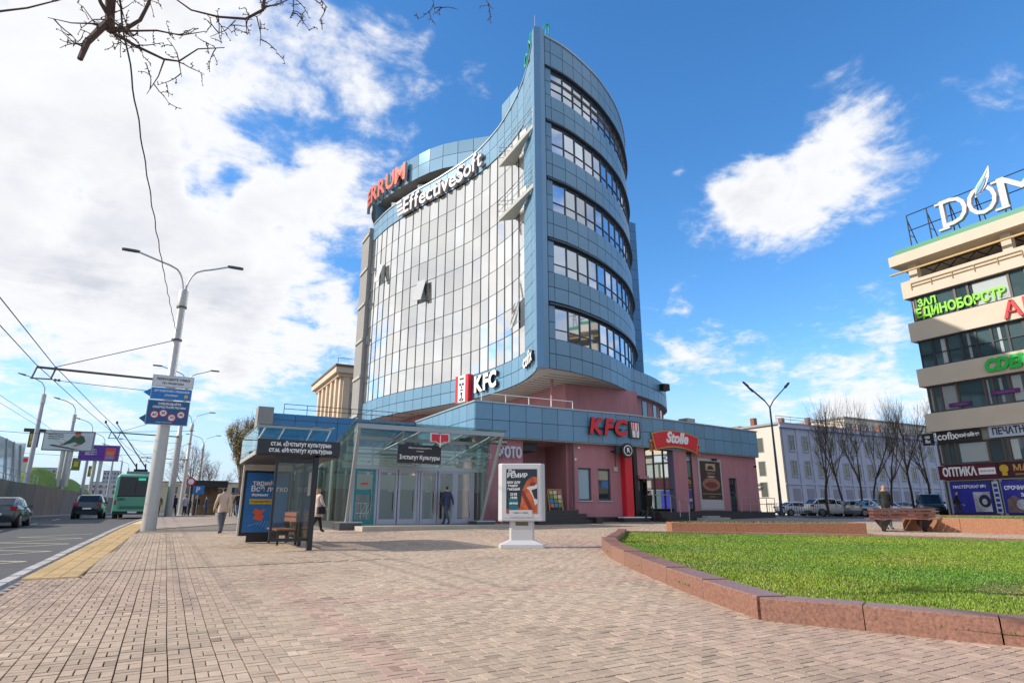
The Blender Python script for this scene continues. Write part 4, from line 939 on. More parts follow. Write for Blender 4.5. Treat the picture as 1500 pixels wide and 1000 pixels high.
MB().box(8.62, 26.1, 3.32, 10.62, 26.2, 4.12).build('board', textk, nm); text('lettering', 'Інстытут Культуры', .25, textw, nm, (9.62, 26.09, 3.56), RX, NY, .012, .006, fit=1.86)
text('lettering', 'Мінскі метрапалітэн', .11, textw, nm, (9.62, 26.09, 3.98), RX, NY, .012, 0); text('lettering', 'станцыя', .09, textw, nm, (9.62, 26.09, 3.84), RX, NY, .012, 0)
for x in (8.8, 10.45): MB().tube([(x, 26.15, 4.1), (x, 26.05, 4.7)], .02, 5).build('hanger', steel, nm)
em = thing('metro_emblem', (10.4, 25.8, 4.2), 'red open book shaped letter M emblem with white edge on the front beam', 'emblem')
def emblem(g_, y0, mt, nme):
    w, h = .45 - g_, .29 - g_; c = (10.4, 4.42); P = [(-w, h * .75), (-w * .15, h * .75 - .0), (0, h * .35), (w * .15, h * .75), (w, h * .75), (w, -h * .55), (w * .45, -h * .55), (0, -h * 1.0), (-w * .45, -h * .55), (-w, -h * .55)]
    MB().prism([(c[0] + u, y0, c[1] + v) for u, v in P], (0, .03, 0)).build(nme, mt, em)
emblem(0, 25.74, textw, 'white_edge'); emblem(.055, 25.70, red, 'red_shape'); MB().box(10.38, 25.69, 4.02, 10.42, 25.698, 4.52).build('fold_line', textw, em)
# ================================================================ street furniture near the camera
def fbox(mb, o, r, n, u0, v0, w0, u1, v1, w1, mi=0):
    """box in a frame: r = right, n = towards the viewer, z up"""
    r, n = Vector(r), Vector(n); return mb.ob(Vector(o) + r * u0 + n * w0 + Z * v0, r * (u1 - u0), n * (w1 - w0), Z * (v1 - v0), mi)
# ---- poster stand
CRt = Vector((.878, -.479, 0)); CN = Vector((-.479, -.878, 0))
c = Vector((8.55, 15.1, gz(8.5, 15.1))); lb = thing('poster_stand', c, 'white lit poster stand on a flared pedestal showing an orange man on a dark poster', 'poster stand')
wp_ = M('white_plastic', (.52, .52, .53), .4)
def octo(w, d, z, ch): return [c + CRt * u + CN * v + Z * z for u, v in ((-w, d - ch), (-w + ch, d), (w - ch, d), (w, d - ch), (w, -d + ch), (w - ch, -d), (-w + ch, -d), (-w, -d + ch))]
MB().loft([octo(.62, .26, 0, .06), octo(.62, .26, .09, .06), octo(.36, .16, .20, .05)]).build('base', wp_, lb)
MB().loft([octo(.335, .15, .2, .05), octo(.335, .15, .72, .05)]).build('pedestal', M('pedestal_grey', (.50, .50, .50), .45), lb)
MB().loft([octo(.63, .20, .69, .10), octo(.635, .21, .72, .10), octo(.635, .21, 2.18, .10), octo(.62, .19, 2.21, .10)]).build('case', wp_, lb)
q = MB(); fbox(q, c, CRt, CN, -.17, .58, .15, .17, .67, .162); q.build('number_plate', M('bronze_plate', (.12, .08, .03), .5), lb)
q = MB(); fbox(q, c, CRt, CN, -.50, .78, .205, .50, 2.14, .214); q.build('window_frame', M('grey_white_frame', (.55, .55, .58), .4), lb)
q = MB(); fbox(q, c, CRt, CN, -.42, .89, .212, .42, 2.06, .218); q.build('poster', M('dark_poster', (.012, .025, .035), .35), lb)
def flat(pts, mt, nm_, parent=lb, off=.2205, o=c, r=CRt, n=CN): return MB().add([Vector(o) + r * u + n * off + Z * v for u, v in pts], [tuple(range(len(pts)))]).build(nm_, mt, parent)
og = M('poster_orange', (.50, .10, .03), .45, var=.45, vs=5)
flat([(-.42, .89), (-.08, .89), (-.02, 1.2), (.02, 1.5), (.12, 1.72), (.2, 1.80), (.3, 1.86), (.42, 1.84), (.42, .89)], og, 'poster_figure')
flat([(.12, 1.56), (.42, 1.66), (.42, 1.16), (.36, 1.1), (.3, 1.32), (.2, 1.5)], M('poster_shirt', (.6, .55, .55), .5), 'poster_shirt', off=.2215); flat([(.26, 1.5), (.42, 1.55), (.42, 1.25), (.34, 1.28)], textk, 'poster_beard', off=.2225)
flat([(.2, 1.66), (.28, 1.72), (.38, 1.7), (.36, 1.62), (.24, 1.6)], M('poster_dark_orange', (.18, .03, .01), .5), 'poster_shade', off=.2225); flat([(-.02, 1.42), (.05, 1.5), (.3, 1.0), (.2, .96)], M('poster_dark_orange', (.18, .03, .01), .5), 'poster_sleeve', off=.2225)
flat([(-.42, .89), (-.42, 1.0), (-.08, 1.05), (0, .9)], M('poster_rust', (.35, .05, .015), .5), 'poster_corner', off=.2222)
flat([(-.35, .98), (-.35, 1.3), (-.10, 1.3), (-.10, .98)], M('poster_teal', (.01, .12, .15), .5), 'poster_teal_block', off=.2225); flat([(-.34, .80), (-.34, .98), (.28, .98), (.28, .80)], wp_, 'poster_foot', off=.2228)
for s_, z_, h_, x_ in (('Де', 1.98, .15, -.28), ('РЕМИР', 1.88, .16, -.12), ('ШОУ ДЛЯ', 1.70, .075, -.22), ('ВАШИХ', 1.61, .075, -.235), ('ЭМОЦИЙ', 1.52, .075, -.22), ('23.03', 1.39, .085, -.22), ('19:00', 1.30, .085, -.22), ('МИНСК', 1.15, .06, -.22)):
    text('lettering', s_, h_, textw, lb, c + CRt * x_ + CN * .2245 + Z * z_, CRt, CN, .002, .003)
text('lettering', 'справки   и   билеты', .04, textk, lb, c + CRt * -.03 + CN * .2245 + Z * .91, CRt, CN, .002, .001)

# ---- bus shelter
sh = thing('bus_shelter', (2.8, 18.5, gz(2.8, 18.5)), 'black framed glass bus shelter with a tilted canopy, bench and lit poster', 'bus shelter')
g0_ = gz(2.9, 17); alu = M('aluminium_strip', (.55, .54, .50), .4, .5)
def sb(name, mat, *a): return box(name, mat, sh, *a)
sb('end_post', black, 3.30, 16.86, g0_ - .02, 3.42, 17.04, 2.72); sb('end_post', black, 2.36, 16.9, .58, 2.42, 16.98, 2.72); sb('end_rail', black, 2.42, 16.9, .56, 3.30, 16.98, .64); sb('end_rail', black, 2.42, 16.9, 2.5, 3.30, 16.98, 2.6)
sb('end_glass', glass_s, 2.42, 16.93, .64, 3.30, 16.945, 2.5); sb('back_post', black, 3.34, 18.4, .35, 3.42, 18.5, 2.7); sb('back_post', black, 3.34, 20.3, .4, 3.42, 20.42, 2.7)
for (a, b) in ((17.05, 18.4), (18.5, 20.3)): sb('back_glass', glass_s, 3.37, a, .62, 3.385, b, 2.5); sb('back_rail', black, 3.35, a, .56, 3.41, b, .62); sb('back_rail', black, 3.35, a, 2.5, 3.41, b, 2.58)
sb('timetable', textw, 3.345, 17.3, 1.7, 3.36, 17.65, 2.3)
MB().prism([(1.88, 16.86, 2.66), (3.92, 16.86, 2.66), (3.92, 16.86, 2.72), (1.88, 16.86, 2.72)], (0, 3.8, 0)).build('canopy_deck', M('dark_canopy_underside', (.05, .05, .055), .5), sh)
sb('name_fascia', M('charcoal_fascia', (.022, .022, .025), .4), 1.86, 16.78, 2.70, 3.93, 16.85, 3.07); sb('fascia_back', _mats['charcoal_fascia'], 1.86, 20.66, 2.70, 3.93, 20.73, 3.07)
sb('side_fascia', alu, 1.84, 16.86, 2.68, 1.87, 20.66, 2.78); sb('side_glass', glass_c, 1.85, 16.86, 2.79, 1.865, 20.66, 3.40); sb('side_fascia', black, 3.90, 16.86, 2.72, 3.93, 20.66, 3.07)
for x in (1.88, 2.35, 3.05, 3.55): MB().tube([(x, 16.88, 3.06), (x + .18, 17.15, 3.42)], .022, 5).build('roof_strut', alu, sh)
MB().ob((1.87, 17.14, 3.40), (1.85, 0, 0), (0, .06, 0), (0, 0, .06)).build('roof_beam', fr, sh); sb('roof_glass', glass_g, 1.87, 17.05, 3.47, 3.8, 20.66, 3.49)
MB().ob((1.90, 16.87, 3.08), (1.75, 0, 0), (0, .012, 0), (0, .26, .32)).build('front_glass', glass_g, sh)
for y in (18.4, 19.6): MB().ob((1.87, y, 3.40), (1.9, 0, 0), (0, .05, 0), (0, 0, .05)).build('roof_beam', fr, sh)
text('lettering', 'ст.м. «Інстытут культуры»', .155, textw, sh, (2.93, 16.77, 2.96), RX, NY, .008, .004, fit=1.52); text('lettering', 'ст.м. «Институт культуры»', .155, textw, sh, (2.93, 16.77, 2.80), RX, NY, .008, .004, fit=1.58)
ad = sb('poster_case', black, 1.98, 20.15, .60, 3.30, 20.32, 2.46); box('case_top', alu, ad, 1.98, 20.12, 2.47, 3.32, 20.34, 2.62); box('case_foot', black, ad, 2.2, 20.17, .42, 3.1, 20.3, .6)
box('case_side', alu, ad, 1.93, 20.15, .60, 1.975, 20.32, 2.62)
pb = M('poster_blue', (.012, .14, .42), .4, var=.2, vs=2); box('poster', pb, ad, 2.05, 20.13, .70, 3.23, 20.148, 2.40)
def pt(s_, x, z, h, mt=textw): text('lettering', s_, h, mt, ad, (x, 20.12, z), RX, NY, .004, .004, align='LEFT')
pt('тариф', 2.22, 2.10, .2); pt('Всё легко', 2.18, 1.93, .22); pt('безлимит', 2.22, 1.76, .10)
box('yellow_label', M('poster_yellow', (.6, .42, .02), .5), ad, 2.18, 20.122, 1.5, 2.85, 20.13, 1.64); text('lettering', 'подключить', .1, textk, ad, (2.5, 20.115, 1.57), RX, NY, .003)
MB().prism([(2.32, 20.12, 1.08), (2.55, 20.12, 1.02), (2.62, 20.12, 1.14), (2.55, 20.12, 1.22), (2.66, 20.12, 1.36), (2.5, 20.12, 1.32), (2.36, 20.12, 1.38), (2.3, 20.12, 1.26), (2.38, 20.12, 1.2)], (0, .008, 0)).build('orange_figure', M('poster_coral', (.62, .10, .04), .5), ad)
mb = MB()
for k in range(9):
    a = k * .7; mb.tube([(2.2 + .08 * k, 20.122, .86 + .05 * math.sin(a)), (2.28 + .08 * k, 20.122, .98 - .05 * math.cos(a))], .008, 4)
mb.build('line_pattern', M('poster_light_blue', (.15, .4, .7), .5), ad)
wood = M('bench_wood', (.30, .115, .05), .55, var=.25, vs=4, stretch=(1, 12, 12))
bn = sb('bench_frame', black, 3.18, 18.0, .42, 3.24, 18.06, 1.25); box('frame_leg', black, bn, 3.18, 19.5, .42, 3.24, 19.56, 1.25)
for y in (18.0, 19.5): box('frame_arm', black, bn, 2.7, y, .76, 3.18, y + .06, .80); box('frame_leg', black, bn, 2.72, y, .42, 2.77, y + .06, .76)
for k in range(4): box('seat_slat', wood, bn, 2.68 + .125 * k, 17.85, .80, 2.79 + .125 * k, 19.7, .835)
for k in range(2): box('back_slat', wood, bn, 3.14, 17.85, 1.02 + .14 * k, 3.175, 19.7, 1.13 + .14 * k)

# ---- street lamps with trolley brackets
def lamp_post(loc, label, detail=True):
    t = thing('street_lamp', loc, label, 'street lamp', 'twin armed street lamps along the kerb')
    MB().tube([(0, 0, -.1), (0, 0, .1), (0, 0, 5.2), (0, 0, 6.4)], [.29, .285, .24, .235], 16).build('base_pole', galv, t, True, False)
    MB().tube([(0, 0, 6.4), (0, 0, 6.5), (0, 0, 10.2)], [.235, .175, .16], 14).build('pole', galv, t, True, False)
    MB().tube([(0, 0, 9.75), (0, 0, 9.8), (0, 0, 10.5), (0, 0, 10.6)], [.19, .20, .20, .12], 14).build('cap_sleeve', galv, t, True, False)
    for z in (8.15, 9.7): MB().tube([(0, 0, z), (0, 0, z + .08)], .215, 12).build('clamp_ring', mull, t, False, False)
    for sgn in (-1, 1):
        reach = 2.05 if sgn < 0 else 1.75; pts = []
        for i in range(13):
            u = i / 12; a = u * math.pi / 2; pts.append((sgn * (.06 + .62 * (1 - math.cos(min(1, u * 1.7) * math.pi / 2)) + (reach - .68) * max(0, (u - .42) / .58)), 0, 10.5 + 1.15 * math.sin(min(1, u * 1.7) * math.pi / 2) + .42 * max(0, (u - .42) / .58)))
        MB().tube(pts, .042, 7).build('arm', galv, t, True, False)
        e = Vector(pts[-1]); h = MB(); h.loft([[e + Vector((sgn * dx, dy * w, dz)) for dy, dz in ((-.09, .0), (-.07, .06), (.07, .06), (.09, 0), (.06, -.05), (-.06, -.05))] for dx, w in ((-.08, .5), (.1, 1), (.5, 1), (.62, .5))])
        h.build('lamp_head', mull, t, False, False)
    return t
posts = [(-.47, 30.7), (.33, 58.0), (1.7, 84), (4.2, 110)]
l0 = lamp_post((posts[0][0], posts[0][1], gz(*posts[0])), 'nearest grey street lamp on a thick pole with blue direction boards')
for (x, y), lab in zip(posts[1:], ('second grey street lamp from the blue boards, just behind the boards', 'third grey street lamp along the kerb beyond the trolleybus', 'farthest grey street lamp of the kerb row')):
    k = copy_tree(l0); k.location = (x, y, gz(x, y)); k['label'] = lab
def bracket(x, y, z0, xe, label):
    t = thing('wire_bracket', (x, y, z0), label, 'wire bracket', 'trolley wire brackets on the lamp posts'); z = z0 + 6.35
    MB().tube([(x, y - .25, z - .08), (xe, y - .25, z + .02)], .05, 8).build('bracket_arm', mull, t); MB().tube([(x, y - .1, z0 + 8.18), (xe + .55, y - .25, z + .07)], .018, 5).build('stay_rod', mull, t)
    for dx in (0, .62):
        MB().tube([(xe + dx, y - .25, z + .08), (xe + dx - .12, y - .25, z - .45)], .035, 6).build('hanger', mull, t)
    MB().tube([(xe - .16, y - .25, z - .45), (xe + .56, y - .25, z - .43)], .03, 6).build('cross_tie', mull, t); MB().tube([(xe + .7, y - .25, z - .47), (x, y - .25, z - .62)], .012, 4).build('tie_wire', mull, t)
    for dx in (.66, .78): MB().tube([(xe + dx, y - .26, z - .45), (xe + dx, y - .24, z - .45)], .06, 8).build('insulator', mull, t)
for (x, y), lab in zip(posts[:3], ('trolley wire bracket on the nearest lamp post above the blue boards', 'trolley wire bracket on the second lamp post', 'trolley wire bracket on the third lamp post')):
    bracket(x, y, gz(x, y), x - 4.75, lab)
wires = [(-5.30, 6.42), (-4.68, 6.42), (-8.6, 6.6), (-9.2, 6.6)]
for (x, z), lab in zip(wires, ('black overhead trolley wire nearest the left kerb lane, outer of its pair', 'black overhead trolley wire nearest the kerb lamps, inner of its pair', 'thin overhead wire over the far lane, right of its pair', 'thin overhead wire over the far lane, left of its pair')):
    mb = MB(); ys = [12, 30.5, 45, 57.8, 70, 83.8, 110, 160, 230]; xs = [x, x, x + .4, x + .9, x + 1.4, x + 2.2, x + 4.2, x + 8, x + 14] if x > -6 else [x] * 6 + [x + 1, x + 4, x + 9]
    mb.tube([(a, b, .9 + z - (.35 if i == 0 else .3 if i == 1 else 0) - (.12 if i % 2 == 0 else 0)) for i, (a, b) in enumerate(zip(xs, ys))], .016 if x > -6 else .011, 5)
    w_ = mb.build('overhead_wire', black); tag(w_, lab, 'wire', 'overhead trolley wires')
for (y, z, lab) in ((62, 8.2, 'thin span wire crossing the road beyond the first bracket'), (92, 8.6, 'thin span wire crossing the road far down the street')):
    w_ = MB().tube([(-22, y, z - .5), (-10, y, z - .9), (1.5, y, z)], .018, 5).build('span_wire', black); tag(w_, lab, 'wire')
cabl = MB(); P0, P1 = Vector((-1.45, 8.13, 8.05)), Vector((-.56, 30.6, 9.15))
cabl.tube([P0.lerp(P1, u) + Vector((.012 * math.sin(u * 90), 0, -.22 * math.sin(math.pi * u) + .012 * math.cos(u * 70))) for u in np.linspace(0, 1, 70)], .013, 5)
tag(cabl.build('hanging_cable', black), 'dark twisted cable slanting down from the top branches to the nearest lamp post', 'cable')
# ---- boards on the lamp post
by_ = 30.36
def board(z0, z1, mt, label, x0=-1.2, x1=.42):
    t = thing('direction_board', (-.4, by_, z0), label, 'direction board'); box('frame', galv, t, x0, by_ - .02, z0, x1, by_ + .03, z1); box('face', mt, t, x0 + .03, by_ - .032, z0 + .03, x1 - .03, by_ - .021, z1 - .03)
    for x in (-.62, -.3): box('clamp', black, t, x, by_ + .035, (z0 + z1) / 2 - .04, x + .06, by_ + .14, (z0 + z1) / 2 + .04)
    return t
sb1 = M('sign_white', (.62, .63, .66), .45); sb2 = M('sign_blue', (.01, .17, .50), .4); sb3 = M('sign_deep_blue', (.01, .09, .24), .4)
t1 = board(6.50, 7.02, sb1, 'pale rectangular board with dark lettering, topmost of the three on the lamp post', -1.15, .45)
text('lettering', 'ПЕРЕХОДИТЕ УЛИЦУ', .13, textk, t1, (-.35, by_ - .036, 6.84), RX, NY, .004, .004, fit=1.3); text('lettering', 'ПО ПРАВИЛАМ', .11, textk, t1, (-.35, by_ - .036, 6.66), RX, NY, .004, .003)
t2 = board(5.95, 6.47, sb2, 'bright blue board with a left pointing tip, middle of the three on the lamp post', -1.15, .43)
MB().prism([(-1.15, by_ - .02, 6.05), (-1.15, by_ - .02, 6.4), (-1.42, by_ - .02, 6.22)], (0, .04, 0)).build('arrow_tip', sb2, t2)
text('lettering', 'ДЛЯ ВОДИТЕЛЕЙ И ПЕШЕХОДОВ', .1, textw, t2, (-.35, by_ - .036, 6.32), RX, NY, .004, .003, fit=1.35); text('lettering', 'СТОЛИЦЫ', .1, textw, t2, (-.35, by_ - .036, 6.14), RX, NY, .004, .003)
MB().tube([(.22, by_ - .04, 6.13), (.22, by_ - .033, 6.13)], .08, 12).build('emblem', M('emblem_yellow', (.6, .45, .1), .5), t2)
t3 = board(4.86, 5.92, sb3, 'dark blue board with four round speed limits, lowest of the three on the lamp post', -1.2, .42)
MB().prism([(-1.2, by_ - .02, 4.92), (-1.2, by_ - .02, 5.28), (-1.44, by_ - .02, 5.1)], (0, .04, 0)).build('arrow_tip', sb3, t3)
text('lettering', 'СОБЛЮДАЙТЕ', .12, textw, t3, (-.36, by_ - .036, 5.76), RX, NY, .004, .004); text('lettering', 'СКОРОСТНОЙ РЕЖИМ', .12, textw, t3, (-.36, by_ - .036, 5.61), RX, NY, .004, .004, fit=1.25)
for s_, x, z in (('60', -.88, 5.28), ('30', -.56, 5.36), ('70', -.22, 5.18), ('40', .12, 5.32)):
    MB().tube([(x, by_ - .044, z), (x, by_ - .034, z)], .165, 20).build('red_ring', red, t3); MB().tube([(x, by_ - .05, z), (x, by_ - .0445, z)], .125, 20).build('white_disc', textw, t3); text('number', s_, .16, textk, t3, (x, by_ - .052, z), RX, NY, .003, .004)
text('lettering', 'госавтоинспекция', .07, textw, t3, (-.5, by_ - .036, 4.97), RX, NY, .003)

# ---- wooden bench with a double seat
bc = Vector((25.95, 14.95, gz(25.9, 15))); BD = Vector((.80, -.60, 0)); BN = Vector((-.60, -.80, 0))   # along, towards camera
be = thing('park_bench', bc, 'brown slatted bench on black diamond shaped supports between the granite planters', 'bench')
bwood = M('park_bench_wood', (.23, .095, .07), .55, var=.2, vs=3)
for u in (-.75, .75):
    mb = MB(); o_ = bc + BD * (u - .03)
    for sg in (-1, 1):
        mb.prism([o_ + BN * (sg * .07) + Z * 0, o_ + BN * (sg * .12) + Z * .03, o_ + BN * (sg * .16) + Z * .12, o_ + BN * (sg * .72) + Z * .42, o_ + BN * (sg * .72) + Z * .47, o_ + BN * (sg * .02) + Z * .40, o_ + BN * (sg * .02) + Z * 0], BD * .06)
        mb.tube([o_ + BD * .03 + BN * (sg * .12) + Z * .44, o_ + BD * .03 + BN * (sg * .22) + Z * .86], .028, 6); mb.tube([o_ + BD * .03 + BN * (sg * .2) + Z * .62, o_ + BD * .03 + BN * (sg * .55) + Z * .64, o_ + BD * .03 + BN * (sg * .7) + Z * .47], .02, 6)
    mb.build('support', black, be)
for sg in (-1, 1):
    for k in range(4): MB().ob(bc + BD * -1.15 + BN * (sg * (.18 + .14 * k)) + Z * .47, BD * 2.3, BN * (sg * .11), Z * .04).build('seat_slat', bwood, be)
    for k in range(3): MB().ob(bc + BD * -1.15 + BN * (sg * (.15 + .035 * k)) + Z * (.53 + .13 * k), BD * 2.3, BN * (sg * .035), Z * .10 + BN * (sg * .02)).build('back_slat', bwood, be)
# ================================================================ vehicles
tyre = M('tyre_rubber', (.012, .012, .013), .85); rim = M('wheel_rim', (.35, .35, .36), .35, .8)
carglass = M('car_glass', (.01, .013, .016), .05, spec=.45); lampr = M('tail_light', (.40, .01, .01), .2); lampw = M('head_light', (.55, .57, .6), .1, .3)
trim = M('black_trim', (.015, .015, .016), .55)
SHAPES = {  # lower stations: x, z0, z1, half width ; cabin stations: x, zb, zt, hwb, hwt
 'sedan': ([(-2.25, .38, .80, .62), (-2.18, .28, .98, .80), (-1.5, .24, 1.02, .88), (-.6, .22, .98, .90), (.7, .22, .96, .90), (1.3, .24, .90, .88), (1.95, .28, .80, .80), (2.2, .36, .66, .64)],
           [(-1.75, 1.0, 1.03, .72, .62), (-.95, .99, 1.42, .80, .60), (-.2, .98, 1.47, .82, .62), (.4, .97, 1.42, .82, .60), (1.25, .93, .96, .76, .66)]),
 'suv': ([(-2.2, .45, .95, .70), (-2.12, .34, 1.12, .84), (-1.4, .28, 1.14, .92), (-.5, .28, 1.10, .93), (.75, .28, 1.08, .93), (1.4, .30, 1.04, .90), (2.0, .34, .92, .82), (2.2, .42, .76, .68)],
         [(-2.02, 1.08, 1.16, .76, .70), (-1.55, 1.10, 1.60, .84, .66), (-.5, 1.09, 1.68, .86, .66), (.25, 1.08, 1.62, .86, .64), (1.15, 1.05, 1.08, .80, .70)]),
 'van': ([(-2.5, .45, 1.0, .84), (-2.45, .34, 1.15, .93), (-1.4, .28, 1.16, .97), (0, .28, 1.14, .98), (1.2, .28, 1.12, .97), (1.7, .3, 1.08, .95), (2.35, .34, .96, .86), (2.5, .42, .8, .72)],
         [(-2.42, 1.1, 1.75, .88, .76), (-2.2, 1.12, 1.90, .90, .76), (-.5, 1.11, 1.96, .92, .76), (.7, 1.1, 1.88, .92, .74), (1.75, 1.06, 1.09, .84, .74)])}
def car(kind, label, loc, rz, paint, group=None, plate=True):
    low, cab = SHAPES[kind]; t = thing('parked_car' if group else 'car', loc, label, 'van' if kind == 'van' else 'car', group, rz)
    def ring(x, z0, z1, w): h = z1 - z0; return [(x, s_ * w * a, z0 + h * b) for s_, seq in ((-1, ((.86, 0), (.98, .22), (1, .5), (.97, .8), (.86, 1))), (1, ((.86, 1), (.97, .8), (1, .5), (.98, .22), (.86, 0)))) for a, b in seq]
    body = MB().loft([ring(*s_) for s_ in low])
    body.loft([[(x, -wb, zb), (x, -wt - .02, zt - .07), (x, -wt * .86, zt), (x, wt * .86, zt), (x, wt + .02, zt - .07), (x, wb, zb)] for x, zb, zt, wb, wt in cab])
    bo = body.build('body', paint, t, True, False)
    def cabp(i, v, s_):   # point on the side of the cabin station i
        x, zb, zt, wb, wt = cab[i]; return Vector((x, s_ * (wb + (wt + .02 - wb) * v + .012), zb + (zt - .07 - zb) * v))
    n = len(cab); last = n - 1
    for s_ in (-1, 1):
        for (i, j) in [(k, k + 1) for k in range(n - 1)]:
            P = [cabp(i, .10, s_), cabp(j, .10, s_), cabp(j, .94, s_), cabp(i, .94, s_)]
            c = sum(P, Vector()) / 4; P = [c + (p - c) * (.93 if i not in (0, n - 2) else .86) for p in P]
            if s_ < 0: P = P[::-1]
            MB().add(P, [(3, 2, 1, 0)]).build('side_window', carglass, bo, False, False)
    def cross(i, j, nm_):
        def top(k): x, zb, zt, wb, wt = cab[k]; return Vector((x, wt * .84, zt))
        a, b = top(i), top(j); d = Vector((b.z - a.z, 0, -(b.x - a.x))).normalized() * .012
        if d.z < 0: d = -d
        a2, b2 = a.lerp(b, .08), a.lerp(b, .92); m = lambda p: Vector((p.x, -p.y, p.z))
        MB().add([a2 + d, b2 + d, m(b2) + d, m(a2) + d], [(0, 1, 2, 3)]).build(nm_, carglass, bo, False, False)
    cross(0, 1, 'rear_window'); cross(n - 2, n - 1, 'windscreen')
    r = .33 if kind == 'sedan' else .36
    for x in (low[2][0] + .1, low[5][0] - .02):
        for s_ in (-1, 1):
            w = low[3][3] - .02; wh = MB().tube([(x, s_ * (w - .2), r), (x, s_ * (w - .18), r), (x, s_ * w, r), (x, s_ * (w + .015), r)], [r * .9, r, r, r * .93], 20).build('wheel', tyre, t, True, False)
            k = MB().tube([(x, s_ * (w + .012), r), (x, s_ * (w + .03), r)], [r * .68, r * .62], 14)
            k.build('rim', rim, wh, False, False)
            MB().tube([(x, s_ * (w - .25), r), (x, s_ * (w + .005), r)], r * 1.16, 20).build('wheel_arch', trim, t, False, False)
    x1 = low[-1][0]; x0 = low[0][0]
    for s_ in (-1, 1):
        zf = (low[-2][1] + low[-2][2]) / 2 + .1; zr = (low[1][1] + low[1][2]) / 2 + .16
        MB().box(x1 - .26, s_ * .72 - .12, zf, x1 - .04, s_ * .72 + .12, zf + .13).build('headlight', lampw, t, False, False)
        MB().box(x0 + .0, s_ * .70 - .13, zr, x0 + .16, s_ * .70 + .14, zr + .2).build('tail_lamp', lampr, t, False, False)
        MB().box(.75, s_ * .92 - .08, low[4][2] - .02, .93, s_ * .92 + .09, low[4][2] + .13).build('mirror', paint, t, False, False)
        for xx in (-.75, .05): MB().box(xx, s_ * (low[3][3] - .02) - .03, low[3][2] - .17, xx + .17, s_ * (low[3][3] - .02) + .035, low[3][2] - .13).build('door_handle', trim, t, False, False)
    zc = low[-2][1]; MB().box(x1 - .12, -.5, zc + .12, x1 + .015, .5, zc + .32).build('grille', trim, t, False, False); MB().box(x0 - .02, -.62, zc + .0, x0 + .12, .62, zc + .2).build('bumper', trim, t, False, False)
    if plate:
        MB().box(x0 - .045, -.26, low[1][1] + .30, x0 - .0, .26, low[1][1] + .41).build('number_plate', textw, t, False, False); MB().box(x1 - .0, -.26, zc + .08, x1 + .035, .26, zc + .19).build('number_plate', textw, t, False, False)
    return t
cp = lambda n, c, m=.35: M('paint_' + n, c, .28, m, coat=.8)
gy_ = cp('grey', (.06, .065, .07)); nv = cp('navy', (.018, .026, .045)); wh_ = cp('white', (.62, .63, .64), 0.); sv = cp('silver', (.42, .43, .45), .6); bk_ = cp('black', (.01, .011, .013)); sb_ = cp('steel_blue', (.14, .20, .27))
def gp(x, y, dz=0): return (x, y, gz(x, y) + dz)
car('sedan', 'dark grey sedan cut by the picture edge on the road beside the concrete wall', gp(-7.1, 41.0, -.13), R(90), gy_)
car('suv', 'dark blue hatchback driving away on the road behind the trolleybus', gp(-4.75, 55.6, -.13), R(90), nv)
G_ = 'cars parked by the pale building'
P_ = [('suv', 'white crossover parked side on with dark wheels, in front of the pale building', 1213, 58, 8, wh_), ('sedan', 'silver sedan parked nose out beside the white crossover', 1254, 57, -62, sv), ('suv', 'white estate behind the silver sedan, bonnet towards the plaza', 1242, 64, -40, wh_),
      ('sedan', 'white sedan half hidden behind the thin railing by the pink shop', 1166, 66, 12, wh_), ('sedan', 'white sedan parked right behind the person at the bench', 1300, 64, -30, wh_), ('sedan', 'silver sedan between the person at the bench and the black van', 1328, 66, -50, sv),
      ('suv', 'white hatchback parked left of the person behind the bench', 1278, 60, -70, wh_), ('van', 'black van parked at the corner of the cream building', 1362, 53, -118, bk_)]
def gdir(px, t):    # ground position at a bearing and forward distance
    s_ = (px - 750) / 900 * t; f_ = t * 1.0326; return (s_ * YC + f_ * YS, -s_ * YS + f_ * YC)
for (kd, lab, px, t, a, pa) in P_: x, y = gdir(px, t); car(kd, lab, (x, y, .80), R(a) - R(28.6), pa, G_)

# ---- trolleybus seen from behind
tg = M('bus_green', (.12, .44, .29), .35, coat=.5)
bus = thing('trolleybus', (-1.95, 52, gz(-2.5, 52) - .12), 'green trolleybus seen from behind with two raised poles and number 3301', 'trolleybus')
def bb(name, mat, *a, parent=None, smooth=False): return MB().box(*a).build(name, mat, parent or bus, smooth, False)
def rr(y, w, z0, z1): return [(-w, y, z0), (-w, y, z0 + .5), (-w * .985, y, z1 - .35), (-w * .94, y, z1 - .12), (-w * .82, y, z1), (w * .82, y, z1), (w * .94, y, z1 - .12), (w * .985, y, z1 - .35), (w, y, z0 + .5), (w, y, z0)]
MB().loft([rr(0, 1.20, .40, 2.98), rr(.12, 1.25, .34, 3.06), rr(11.6, 1.25, .34, 3.06), rr(11.9, 1.2, .4, 2.98)]).build('body', tg, bus, True, False)
rw = bb('rear_window', carglass, -1.02, -.03, 1.55, 1.02, .06, 2.86); bb('dark_band', trim, -1.08, -.02, 1.48, 1.08, .05, 1.55); bb('route_display', M('green_display', (.02, .5, .3), .4, emit=.6), .1, -.04, 2.62, .55, -.03, 2.78, parent=rw)
bb('engine_hatch', M('bus_green_dark', (.08, .32, .21), .4), -.95, -.015, .62, .95, .05, 1.42); [bb('hatch_grille', trim, -.8, -.03, .68 + .07 * k, .8, -.012, .71 + .07 * k) for k in range(3)]; bb('number_plate', textw, -.28, -.1, .4, .28, -.08, .5); bb('window_divider', trim, -.02, -.035, 1.55, .02, -.028, 2.6)
bb('rear_bumper', trim, -1.18, -.08, .30, 1.18, .2, .52)
